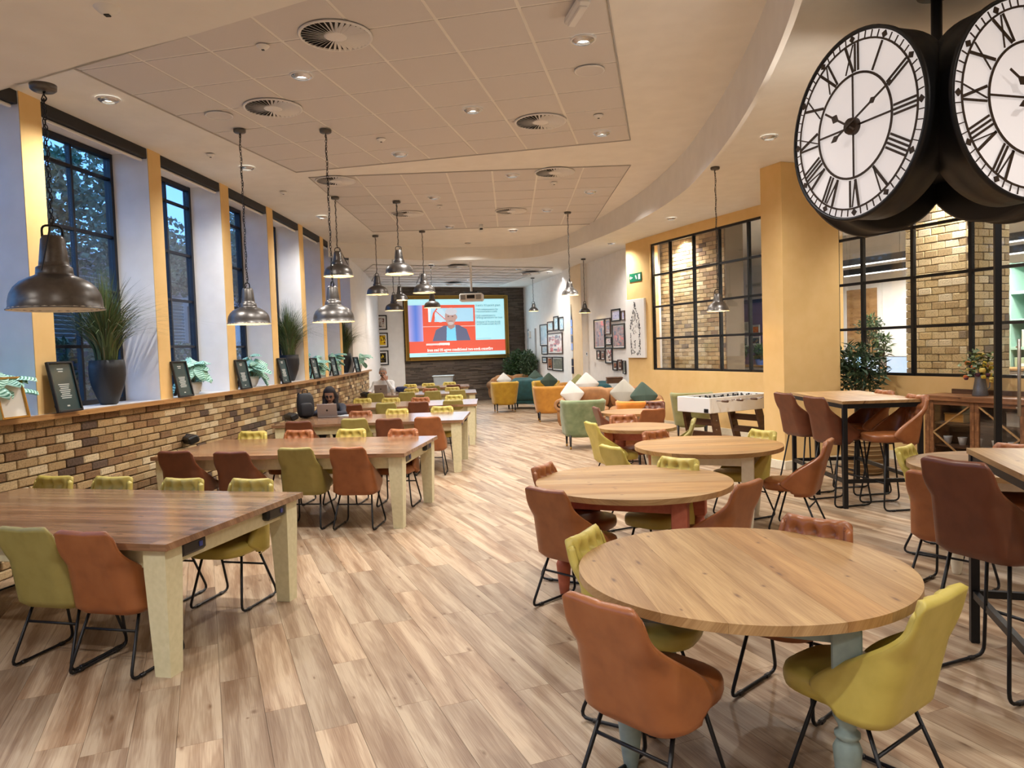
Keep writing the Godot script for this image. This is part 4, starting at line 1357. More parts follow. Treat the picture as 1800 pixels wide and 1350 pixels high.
func build_long_tables() -> void:
	var tables := [
		[-1.89, -3.97, -1.55, -5.37, 2.5], [-1.08, -7.29, -0.89, -8.78, 2.68], [-0.72, -10.63, -0.69, -12.19, 2.75],
		[-0.66, -13.69, -0.71, -15.39, 2.75], [-0.83, -17.36, -0.95, -19.18, 2.7], [-1.17, -20.49, -1.26, -21.7, 2.5]]
	# pixel of the middle of each chair back's top edge, leather; near side first, then far side; each from the aisle end
	var Y := "mustard leather"; var O := "olive leather"; var T := "tan leather"; var B := "brown leather"
	var seats := [
		[[[143, 938, T], [38, 931, O]], [[443, 843, Y], [323, 842, Y], [200, 839, Y], [97, 838, Y]]],
		[[[610, 788, T], [518, 789, O], [405, 796, B], [306, 795, B]], [[709, 755, T], [618, 755, Y], [526, 757, T], [445, 759, Y]]],
		[[[751, 734, T], [683, 737, B], [622, 737, O], [524, 742, B]], [[777, 715, Y], [698, 719.5, Y], [634, 723, T]]],
		[[[796, 704, O], [735, 707, B], [678, 709, O], [618, 712, B]], [[798, 695, Y], [739, 699, T], [687, 700, Y], [637, 701, Y]]],
		[[[804, 686, O], [760, 688, O], [715, 690, O], [660, 692, O]], [[795, 681, Y], [756, 683, T], [723, 683.5, Y]]],
		[[[797, 677, B], [761, 679, O], [718, 682, B]], [[790, 672, Y], [753, 674, Y], [721, 676, Y]]]]
	var colour := {Y: "mustard yellow", O: "olive yellow", T: "tan", B: "dark brown"}
	for i in 6:
		var e: Array = tables[i]
		var near := Vector3(e[0], 0, e[1]); var far := Vector3(e[2], 0, e[3])
		long_table("long brown topped table with cream legs, %s from the projection screen" % ORD[5 - i], near, far, e[4], 200 + i)
		var turn := yaw_to((far - near).normalized())
		for side in 2:
			var k := 0
			for s in seats[i][side]:
				var lab := "%s %s chair, %s from aisle, at the %s long table from the screen" % [colour[s[2]], "smooth backed" if side == 0 else "tufted", ORD[k], ORD[5 - i]]
				seat_by_back("chair", "dining_chair", lab, s[2], s[0], s[1], turn if side == 0 else turn + PI, "chairs at the long tables")
				k += 1

func build_round_tables() -> void:
	var c := {"a": Vector3(0.98, 0, -3.25), "b": Vector3(0.86, 0, -5.43), "c": Vector3(1.88, 0, -7.22), "d": Vector3(1.5, 0, -9.03), "e": Vector3(1.78, 0, -11.1), "f": Vector3(3.72, 0, -5.6)}
	round_table("round pine table with grey blue turned legs", c.a, 0.71, "grey blue paint", "pine top", 301, 5.0)
	round_table("round pine table with terracotta red legs", c.b, 0.71, "terracotta paint", "pine top", 302, 87.0)
	round_table("round pine table with cream turned legs beside the column", c.c, 0.70, "ivory paint", "pine top", 303, 93.0)
	round_table("small round table in front of the green tub chair", c.d, 0.47, "terracotta paint", "pine top", 304, 80.0)
	round_table("small round table beside the orange tub chair", c.e, 0.47, "ivory paint", "pine top", 305, 85.0)
	round_table("round weathered table with cream legs near the display cabinet", c.f, 0.68, "ivory paint", "grey pine", 306, 50.0)
	var Y := "mustard leather"; var T := "tan leather"; var B := "brown leather"
	var list := [
		["a", 1052, 1062, T, "tan leather chair with its smooth back outward at the grey blue table", 0.0],
		["a", 1662, 1048, Y, "mustard chair turned sideways at the grey blue table", 0.0],
		["a", 1022, 936, Y, "mustard tufted chair between the grey blue and terracotta tables", 0.0],
		["a", 1436, 912, T, "tan tufted chair behind the grey blue table", 0.0],
		["b", 952, 818, T, "tan tufted chair at the aisle edge of the terracotta table", 0.0],
		["b", 958, 862, T, "tan chair showing its smooth back at the terracotta table", 0.0],
		["b", 1194, 806, Y, "mustard tufted chair behind the terracotta table", 0.0],
		["b", 1318, 850, T, "tan chair tucked between terracotta and grey blue tables", 0.0],
		["c", 1072, 786, Y, "mustard chair at the aisle edge of the cream table", 0.0],
		["c", 1342, 757, Y, "mustard tufted chair between the cream table and column", 0.0],
		["c", 1150, 758, T, "tan tufted chair behind the cream table", 0.0],
		["c", 1460, 775, T, "tan tufted chair pulled back beside the high table", 0.0],
		["d", 1037, 744, Y, "mustard chair at the aisle edge of the small round table", 0.0],
		["d", 1095, 730, T, "tan tufted chair behind the small round table", 0.0],
		["d", 1222, 738, "olive leather", "olive chair in front of the football table legs", 0.0],
		["e", 1046, 717, B, "brown chair beside the green tub chair", 0.0],
		["e", 1149, 720, T, "tan chair with smooth back at the orange tub chair's table", 0.0],
		["e", 1150, 706, B, "brown tufted chair in front of the orange tub chair", 0.0],
		["f", 1588, 785, Y, "mustard tufted chair at the weathered round table", 0.0],
		["f", 1640, 833, T, "tan chair with smooth back at the weathered round table", 0.0],
		["f", 1792, 782, T, "tan chair behind the weathered round table", 0.0]]
	for e in list:
		var p := at_h(e[1], e[2], 0.835)
		var d: Vector3 = c[e[0]] - p
		d.y = 0
		seat_by_back("chair", "dining_chair", e[4], e[3], e[1], e[2], yaw_to(d) + e[5], "chairs at the round tables")
	high_table("high black framed table with two pale boards beside the column", Vector3(3.78, 0, -8.32), -0.03, 0.82, 1.55, 2, 310, "pine top")
	high_table("high black framed table with one pale board near the weathered table", Vector3(2.74, 0, -3.52), -0.3, 0.75, 1.2, 1, 311, "pine top")
	for e in [[1376, 692, 0.0, "brown bar stool tucked against the column side of the high table"], [1430, 699, 0.0, "brown bar stool with smooth back in front of the high table"]]:
		seat_by_back("stool", "bar_stool", e[3], B, e[0], e[1], yaw_to(Vector3(1, 0, -0.25)), "bar stools")
	for e in [[1614, 695, "tan tufted bar stool nearest the display cabinet"], [1556, 687, "tan tufted bar stool beside the leafy plant"]]:
		seat_by_back("stool", "bar_stool", e[2], T, e[0], e[1], yaw_to(Vector3(-1, 0, 0.1)), "bar stools")
	seat_by_back("stool", "bar_stool", "brown bar stool at the high table with one board", B, 1676, 812, yaw_to(Vector3(0.85, 0, -0.35)), "bar stools")

# ---------------------------------------------------------------- lamps
func spot(parent: Node3D, at: Vector3, energy: float, angle: float, colour: Color, size := 0.05, soft := 0.7) -> void:
	var l := SpotLight3D.new()
	l.name = "lamp_light"
	parent.add_child(l, true)
	l.position = at
	l.rotation.x = -PI / 2
	l.light_energy = energy
	l.light_color = colour
	l.spot_angle = angle
	l.spot_angle_attenuation = soft
	l.spot_range = 40.0
	l.spot_attenuation = 2.0
	l.light_size = size
	l.shadow_enabled = true

const WARM := Color(1.0, 0.985, 0.962)
const COOL := Color(1.0, 0.95, 0.88)
const DOWN := 5.4
const PEND := 0.24

func build_downlights() -> void:
	var px := [[190, 175], [530, 133], [1025, 70], [831, 193], [1058, 234], [703, 271], [434, 295], [1352, 241], [763, 347], [901, 308], [1038, 337], [962, 369], [790, 398], [902, 405], [822, 426], [977, 430], [1180, 384], [566, 381]]
	var at := []
	for p in px: at.append(at_h(p[0], p[1], CEIL - 0.012))
	for p in [[-2.0, -19.6], [0.3, -21.0], [-1.2, -23.2], [1.2, -22.0], [-2.8, -21.5], [4.6, -6.6], [3.4, -3.0], [1.9, -1.2], [5.6, -2.4], [2.4, -13.0], [1.9, 1.4], [2.35, -17.0], [4.3, 0.6]]:
		at.append(Vector3(p[0], ceil_h(p[1]) - 0.002, p[1]))
	for p in [[-1.0, -1.6], [-3.3, -1.8], [-0.6, 1.2], [-3.2, 1.2]]: at.append(Vector3(p[0], 3.15 - 0.002, p[1]))
	var rim := tool(true)
	lathe(rim, [[0.1, 0.004], [0.1, -0.004], [0.094, -0.008], [0.086, -0.006]], 28)
	var rim_m := done(rim)
	var cone := tool(true)
	lathe(cone, [[0.087, -0.006], [0.07, 0.05], [0.052, 0.075]], 28)
	var cone_m := done(cone)
	var disc := tool()
	lathe(disc, [[0.0, 0.0], [0.052, 0.0]], 20)
	var disc_m := done(disc)
	var gm := glow("downlight glow", Color(1.0, 0.97, 0.9), 9.0)
	var refl := mat("reflector", c8(190, 192, 198), 0.25, 0.9)
	var black_hole := mat("lamp well", c8(200, 200, 200), 0.6)
	for p in at:
		var t := thing("downlight", "recessed round downlight with silver reflector in the ceiling", "light", p, 0, "recessed ceiling downlights")
		part(t, "rim", rim_m, M["white metal"])
		part(t, "reflector", cone_m, refl, Transform3D(Basis().scaled(Vector3(1, -0.28, 1)), Vector3(0, -0.006, 0)))
		part(t, "lens", disc_m, gm, Transform3D(Basis(), Vector3(0, -0.0005, 0)))
		spot(t, Vector3(0, -0.03, 0), DOWN, 75.0, WARM, 0.05, 1.0)

func build_diffusers() -> void:
	var rim := tool(true)
	lathe(rim, [[0.27, 0.002], [0.27, -0.006], [0.262, -0.012], [0.25, -0.008], [0.247, 0.0]], 40)
	var rm := done(rim)
	var plate := tool()
	lathe(plate, [[0.0, 0.0], [0.25, 0.0]], 40)
	var pm := done(plate)
	var cap := tool(true)
	lathe(cap, [[0.0, -0.016], [0.07, -0.014], [0.085, -0.008], [0.088, 0.0]], 28)
	var cm := done(cap)
	var v := tool()
	bevel(v, Vector3(0.167, -0.008, 0), Vector3(0.165, 0.002, 0.024), 0.0008, Transform3D(Basis(Vector3(1, 0, 0), -0.62), Vector3.ZERO))
	var vm := done(v)
	for p in [[590, 63], [480, 190], [950, 214], [590, 318], [975, 303], [717, 376], [898, 371], [805, 469], [933, 481], [797, 500]]:
		var q := at_h(p[0], p[1], CEIL - 0.014)
		if q.z < -15: q = at_h(p[0], p[1], ceil_h(q.z) - 0.014)
		var t := thing("air_diffuser", "round swirl air diffuser with radial vanes in the tiled ceiling", "air vent", q, 0.1, "round air diffusers in the ceiling")
		part(t, "rim", rm, M["white metal"])
		part(t, "dark_throat", pm, mat("vent throat", c8(34, 32, 32), 0.9), Transform3D(Basis(), Vector3(0, 0.001, 0)))
		part(t, "hub", cm, M["white metal"])
		for k in 36: part(t, "vane", vm, M["white metal"], Transform3D(Basis(Vector3.UP, TAU * k / 36), Vector3.ZERO))

func link_mesh() -> ArrayMesh:
	var s := tool(true)
	var pts := []
	for i in 10:
		var a := TAU * i / 10
		pts.append(Vector3(cos(a) * 0.009, sin(a) * 0.016, 0))
	tube(s, pts, 0.0026, 5, true)
	return done(s)

func pendant(label: String, rim_at: Vector3, top: float, d: float, bell: bool, seed_: int, lit := true) -> void:
	var t := thing("pendant_lamp", label, "lamp", rim_at, seed_ * 0.7, "dark metal pendant lamps")
	var r := d / 2
	var outer := []
	if bell: outer = [[1.0, 0.0], [1.0, 0.035], [0.955, 0.06], [0.93, 0.2], [0.86, 0.4], [0.72, 0.58], [0.5, 0.74], [0.42, 0.82], [0.4, 0.95], [0.34, 1.25], [0.27, 1.5], [0.2, 1.56], [0.0, 1.57]]
	else: outer = [[1.0, 0.0], [1.0, 0.02], [0.965, 0.035], [0.965, 0.06], [0.95, 0.075], [0.945, 0.2], [0.91, 0.36], [0.83, 0.51], [0.71, 0.63], [0.55, 0.72], [0.42, 0.775], [0.385, 0.8], [0.38, 0.84], [0.37, 0.96], [0.345, 0.98], [0.31, 1.0], [0.3, 1.1], [0.245, 1.6], [0.2, 1.68], [0.0, 1.69]]
	var s := tool(true)
	var prof := []
	for e in outer: prof.append([e[0] * r, e[1] * r])
	lathe(s, prof, 40)
	var shade := part(t, "shade", done(s), M["gunmetal"])
	s = tool(true)
	lathe(s, [[0.99 * r, 0.0], [0.93 * r, 0.1 * r], [0.86 * r, 0.36 * r], [0.7 * r, 0.56 * r], [0.4 * r, 0.72 * r], [0.0, 0.76 * r]], 32)
	part(shade, "lining", done(s), M["lamp lining"])
	s = tool(true)
	lathe(s, [[0.0, 0.28 * r], [0.12 * r, 0.3 * r], [0.19 * r, 0.4 * r], [0.15 * r, 0.54 * r], [0.08 * r, 0.64 * r], [0.07 * r, 0.74 * r]], 16)
	part(t, "bulb", done(s), glow("pendant bulb", Color(1.0, 0.88, 0.68), 2.0) if lit else mat("dead bulb", c8(190, 188, 182), 0.3))
	var l := OmniLight3D.new()
	l.name = "lamp_light"
	if lit: t.add_child(l)
	l.position = Vector3(0, 0.4 * r, 0)
	l.light_energy = PEND * (d / 0.45)
	l.light_color = Color(1.0, 0.84, 0.6)
	l.light_size = 0.03
	l.omni_range = 40
	l.shadow_enabled = true
	var cap_y := (1.57 if bell else 1.69) * r
	var rise := top - rim_at.y
	s = tool(true)
	tube(s, rounded([Vector3(0.045, cap_y - 0.01, 0), Vector3(0.045, cap_y + 0.05, 0), Vector3(-0.045, cap_y + 0.05, 0), Vector3(-0.045, cap_y - 0.01, 0)], 0.03), 0.006, 6)
	part(t, "bail", done(s), M["black metal"])
	var lk := link_mesh()
	s = tool()
	var y := cap_y + 0.06
	var k := 0
	while y < rise - 0.07:
		s.append_from(lk, 0, Transform3D(Basis(Vector3.UP, (k % 2) * PI / 2), Vector3(0, y + 0.012, 0)))
		y += 0.026
		k += 1
	part(t, "chain", s.commit(), M["black metal"])
	s = tool(true)
	var cord := []
	for i in 40:
		var u := i / 39.0
		cord.append(Vector3(cos(u * 40.0) * 0.011, lerpf(rise - 0.02, cap_y + 0.05, u), sin(u * 40.0) * 0.011))
	var a0 := seed_ * 2.1
	for i in 22:                                                   # the slack that hangs beside the shade
		var u := i / 21.0
		var drop := sin(u * PI)
		cord.append(Vector3(cos(a0) * (0.03 + drop * 0.55 * r), cap_y + 0.03 - drop * (0.7 + 0.3 * (seed_ % 3)) * r, sin(a0) * (0.03 + drop * 0.55 * r) + u * 0.03))
	tube(s, cord, 0.0032, 5)
	part(t, "cord", done(s), M["black plastic"])
	s = tool(true)
	lathe(s, [[0.0, rise - 0.034], [0.05, rise - 0.032], [0.06, rise - 0.024], [0.062, rise - 0.001], [0.0, rise]], 24)
	part(t, "ceiling_rose", done(s), M["gunmetal"])
	s = tool(true)
	tube(s, rounded([Vector3(0, rise - 0.03, 0), Vector3(0, rise - 0.05, 0), Vector3(0.014, rise - 0.065, 0), Vector3(0, rise - 0.085, 0), Vector3(-0.01, rise - 0.07, 0)], 0.012), 0.004, 5)
	part(t, "hook", done(s), M["black metal"])

func build_pendants() -> void:
	var D := 0.445
	var list := [[100, 153, 545, 3.15, "pendant lamp hanging low from the soffit over the sixth table"], [438, 75, 570, 0, "low pendant on the window side of the fifth table from the screen"], [587, 74, 566, 0, "low pendant on the aisle side of the fifth table from the screen"], [595, 52, 486, 0, "high pendant on the window side of the fourth table from the screen"], [702, 50, 482, 0, "high pendant on the aisle side of the fourth table from the screen"], [664, 39, 518, 0, "high pendant on the window side of the third table from the screen"], [746, 40, 515, 0, "high pendant on the aisle side of the third table from the screen"], [693, 33, 546, 0, "pendant on the window side of the second table from the screen"], [760, 30, 541, 0, "pendant on the aisle side of the second table from the screen"], [703, 29, 528, 0, "farthest pendant on the window side, in front of the stone wall"]]
	var k := 1
	for e in list:
		var p := at_z(e[0], e[2], -FOCAL * D / e[1])
		pendant("dark metal " + e[4], p, e[3] if e[3] > 0 else ceil_h(p.z) - 0.013, D, false, k, k > 1)
		k += 1
	for e in [[1002, 31, 519, "small dark pendant hanging at the edge of the lounge"], [1028, 21, 550, "small dark pendant in front of the yellow pilaster"], [938, 17.5, 547, "small dark pendant over the far brown sofa"], [1262, 40, 547, "small dark pendant in front of the grid window"]]:
		var p := at_z(e[0], e[2], -FOCAL * 0.31 / e[1])
		pendant(e[3], p, ceil_h(p.z) - 0.005, 0.31, true, k)
		k += 1

# ---------------------------------------------------------------- the hanging clock
func bar_between(s: SurfaceTool, a: Vector2, b: Vector2, w: float, z: float, d := 0.006) -> void:
	var m := (a + b) / 2
	box(s, Vector3.ZERO, Vector3((b - a).length(), w, d), Transform3D(Basis(Vector3(0, 0, 1), (b - a).angle()), Vector3(m.x, m.y, z)))

func flat_ring(s: SurfaceTool, r0: float, r1: float, z: float, n := 64, d := 0.006) -> void:
	var rot := Transform3D(Basis(Vector3(1, 0, 0), PI / 2), Vector3(0, 0, z))
	lathe(s, [[r0, -d / 2], [r1, -d / 2], [r1, d / 2], [r0, d / 2], [r0, -d / 2]], n, rot)

func build_clock() -> void:
	var n1 := Vector3(-0.961, 0, 0.277); var n2 := Vector3(0.277, 0, 0.961)
	var c := Vector3(2.97, 3.14, -5.19)
	var t := thing("hanging_clock", "huge four faced station clock with lit dials hanging from the ceiling", "clock", c)
	var black: Material = M["black metal"]
	var rust := noisy("bronze metal", 81, 0.06, [c8(52, 40, 32), c8(78, 62, 48)], 3.0, 0.5, 0.5)
	var R := 0.6
	var depth := 0.24
	var drum := tool(true)
	var fwd := Transform3D(Basis(Vector3(1, 0, 0), PI / 2), Vector3.ZERO)      # lathe axis to +z
	lathe(drum, [[0.0, -depth], [R * 0.97, -depth], [R, -depth + 0.01], [R, -depth + 0.1]], 64, fwd)
	lathe(drum, [[R, -depth + 0.1], [R, -0.02], [R * 1.02, -0.012], [R * 1.02, 0.012], [R * 0.985, 0.016], [R * 0.975, -0.008]], 64, fwd)
	var drum_m := done(drum)
	var face := tool()
	lathe(face, [[0.0, 0.0], [R * 0.98, 0.0]], 64, fwd)
	var face_m := done(face)
	var dm := glow("clock dial", Color(1.0, 0.96, 0.94), 0.5, Color(0.75, 0.73, 0.73))
	var rings_ := tool()
	flat_ring(rings_, R * 0.882, R * 0.902, 0.012)
	flat_ring(rings_, R * 0.545, R * 0.57, 0.012)
	var ring_m := done(rings_)
	var ticks := tool()
	for i in 60:
		var a := TAU * i / 60
		var u := Vector2(cos(a), sin(a))
		if i % 5: bar_between(ticks, u * R * 0.9, u * R * 0.972, 0.006, 0.012)
		else:
			var m := u * R * 0.935
			box(ticks, Vector3.ZERO, Vector3(0.034, 0.034, 0.006), Transform3D(Basis(Vector3(0, 0, 1), a + PI / 4), Vector3(m.x, m.y, 0.012)))
	var tick_m := done(ticks)
	var spokes := tool()
	for a in [0.0, PI / 2, PI, -PI / 2]:
		var u := Vector2(cos(a), sin(a))
		bar_between(spokes, u * R * 0.09, u * R * 0.55, 0.012, 0.012)
	var spoke_m := done(spokes)
	var roman := ["I", "II", "III", "IIII", "V", "VI", "VII", "VIII", "IX", "X", "XI", "XII"]
	var numeral := []
	for h in 12:
		var s := tool()
		var txt: String = roman[h]
		var widths := {"I": 0.028, "V": 0.07, "X": 0.075}
		var total := 0.0
		for ch in txt: total += widths[ch]
		var x := -total / 2
		var r0 := R * 0.58; var r1 := R * 0.875
		for ch in txt:
			var w: float = widths[ch]
			var m := x + w / 2
			if ch == "I": bar_between(s, Vector2(m, r0), Vector2(m, r1), 0.014, 0.012)
			elif ch == "V":
				bar_between(s, Vector2(m - 0.03, r1), Vector2(m, r0), 0.018, 0.012)
				bar_between(s, Vector2(m + 0.03, r1), Vector2(m, r0), 0.008, 0.012)
			else:
				bar_between(s, Vector2(m - 0.034, r1), Vector2(m + 0.034, r0), 0.018, 0.012)
				bar_between(s, Vector2(m + 0.034, r1), Vector2(m - 0.034, r0), 0.008, 0.012)
			x += w
		numeral.append(done(s))
	var hub_s := tool(true)
	lathe(hub_s, [[0.0, 0.05], [0.05, 0.046], [0.055, 0.03], [0.055, 0.0]], 28, fwd)
	var hub_m := done(hub_s)
	for k in 4:
		var n: Vector3 = [n1, n2, -n1, -n2][k]
		var x := Vector3.UP.cross(n).normalized()
		var d := part(t, "clock_face", drum_m, black, Transform3D(Basis(x, Vector3.UP, n), n * 0.68))
		part(d, "dial", face_m, dm)
		part(d, "chapter_ring", ring_m, rust, Transform3D(Basis(), Vector3(0, 0, 0.0)))
		part(d, "minute_track", tick_m, rust)
		part(d, "spoke", spoke_m, rust)
		for h in 12: part(d, "numeral", numeral[h], rust, Transform3D(Basis(Vector3(0, 0, 1), -TAU * (h + 1) / 12), Vector3.ZERO))
		part(d, "boss", hub_m, rust)
		var hand := tool()
		bar_between(hand, Vector2(0, -0.16), Vector2(0, 0.41), 0.012, 0.056)
		box(hand, Vector3.ZERO, Vector3(0.03, 0.03, 0.005), Transform3D(Basis(Vector3(0, 0, 1), PI / 4).scaled(Vector3(1, 1.6, 1)), Vector3(0, 0.24, 0.056)))
		box(hand, Vector3.ZERO, Vector3(0.034, 0.034, 0.005), Transform3D(Basis(Vector3(0, 0, 1), PI / 4).scaled(Vector3(0.9, 1.8, 1)), Vector3(0, -0.13, 0.056)))
		part(d, "minute_hand", done(hand), rust, Transform3D(Basis(Vector3(0, 0, 1), -deg_to_rad(66)), Vector3.ZERO))
		hand = tool()
		bar_between(hand, Vector2(0, -0.06), Vector2(0, 0.26), 0.013, 0.05)
		box(hand, Vector3.ZERO, Vector3(0.042, 0.042, 0.005), Transform3D(Basis(Vector3(0, 0, 1), PI / 4).scaled(Vector3(1, 1.4, 1)), Vector3(0, 0.15, 0.05)))
		part(d, "hour_hand", done(hand), rust, Transform3D(Basis(Vector3(0, 0, 1), deg_to_rad(57)), Vector3.ZERO))
		var al := AreaLight3D.new()
		al.name = "dial_light"
		d.add_child(al)
		al.area_size = Vector2(0.85, 0.85)
		al.light_color = Color(1.0, 0.96, 0.9)
		al.light_energy = 0.7
		al.position = Vector3(0, 0, 0.07)
		al.rotation.y = PI
		al.shadow_enabled = true
	part(t, "core", box_mesh(Vector3(0.9, 0.5, 0.9), 0.02), black, Transform3D(Basis(n2, Vector3.UP, -n1), Vector3.ZERO))
	var s2 := tool(true)
	tube(s2, [Vector3(0, 0.2, 0), Vector3(0, CEIL - c.y, 0)], 0.035, 12)
	part(t, "hanging_pole", done(s2), black)
	s2 = tool(true)
	lathe(s2, [[0.0, CEIL - c.y - 0.05], [0.12, CEIL - c.y - 0.05], [0.13, CEIL - c.y - 0.002], [0.0, CEIL - c.y - 0.001]], 24)
	part(t, "ceiling_plate", done(s2), black)

# ---------------------------------------------------------------- plants and the sill
func grass_mesh(seed_: int, n: int, h: float, spread: float) -> ArrayMesh:
	var r := RandomNumberGenerator.new(); r.seed = seed_
	var s := tool(true)
	for i in n:
		var a := r.randf() * TAU
		var lean := pow(r.randf(), 1.3) * spread
		var len := h * r.randf_range(0.55, 1.0)
		var w := r.randf_range(0.005, 0.011)
		var o := Vector3(cos(a), 0, sin(a)) * r.randf() * 0.1
		var dir := Vector3(cos(a + r.randf_range(-0.4, 0.4)), 0, sin(a + r.randf_range(-0.4, 0.4)))
		var side := dir.cross(Vector3.UP)
		var k := r.randf_range(0.5, 1.2)
		s.set_color(Color(0.10 * k, 0.15 * k, 0.05 * k) if r.randf() < 0.85 else Color(0.2 * k, 0.17 * k, 0.07 * k))
		var rows := []
		for j in 6:
			var u := j / 5.0
			var p := o + Vector3(0, len * (u - lean * 0.45 * u * u * u), 0) + dir * lean * len * u * u * 0.9
			var ww := w * (1.0 - u * 0.92)
			rows.append([p - side * ww, p + side * ww])
		for j in 5:
			tri(s, rows[j][0], rows[j][1], rows[j + 1][1]); tri(s, rows[j][0], rows[j + 1][1], rows[j + 1][0])
	return done(s)

func leaf_texture() -> ImageTexture:
	var im := Image.create(96, 96, false, Image.FORMAT_RGB8)
	var pale := c8(196, 238, 226); var deep := c8(70, 136, 112)
	for y in 96:
		for x in 96:
			var u := absf(x - 47.5) / 47.5
			var v := y / 95.0
			var ph := fposmod((v + u * u * 0.22 - u * 0.1) * 9.0, 1.0)
			var t := smoothstep(0.12, 0.3, absf(ph - 0.5))
			im.set_pixel(x, y, deep.lerp(pale, t if u > 0.05 else 0.3))
	return ImageTexture.create_from_image(im)

func big_leaf_mesh() -> ArrayMesh:
	var s := tool(true)
	var n := 8
	var grid_ := []
	for i in n + 1:
		var v := float(i) / n
		var w := 0.062 * pow(sin(PI * clampf(v * 0.93 + 0.05, 0, 1)), 0.75)
		var row := []
		for j in 7:
			var u := lerpf(-1, 1, j / 6.0)
			row.append([Vector3(u * w, 0.012 * cos(u * PI) - 0.045 * v * v, 0.15 * v), Vector2((u + 1) / 2, v)])
		grid_.append(row)
	for i in n:
		for j in 6:
			for k in [[0, 0], [0, 1], [1, 1], [0, 0], [1, 1], [1, 0]]:
				var e: Array = grid_[i + k[0]][j + k[1]]
				s.set_uv(e[1])
				s.add_vertex(e[0])
	return done(s)

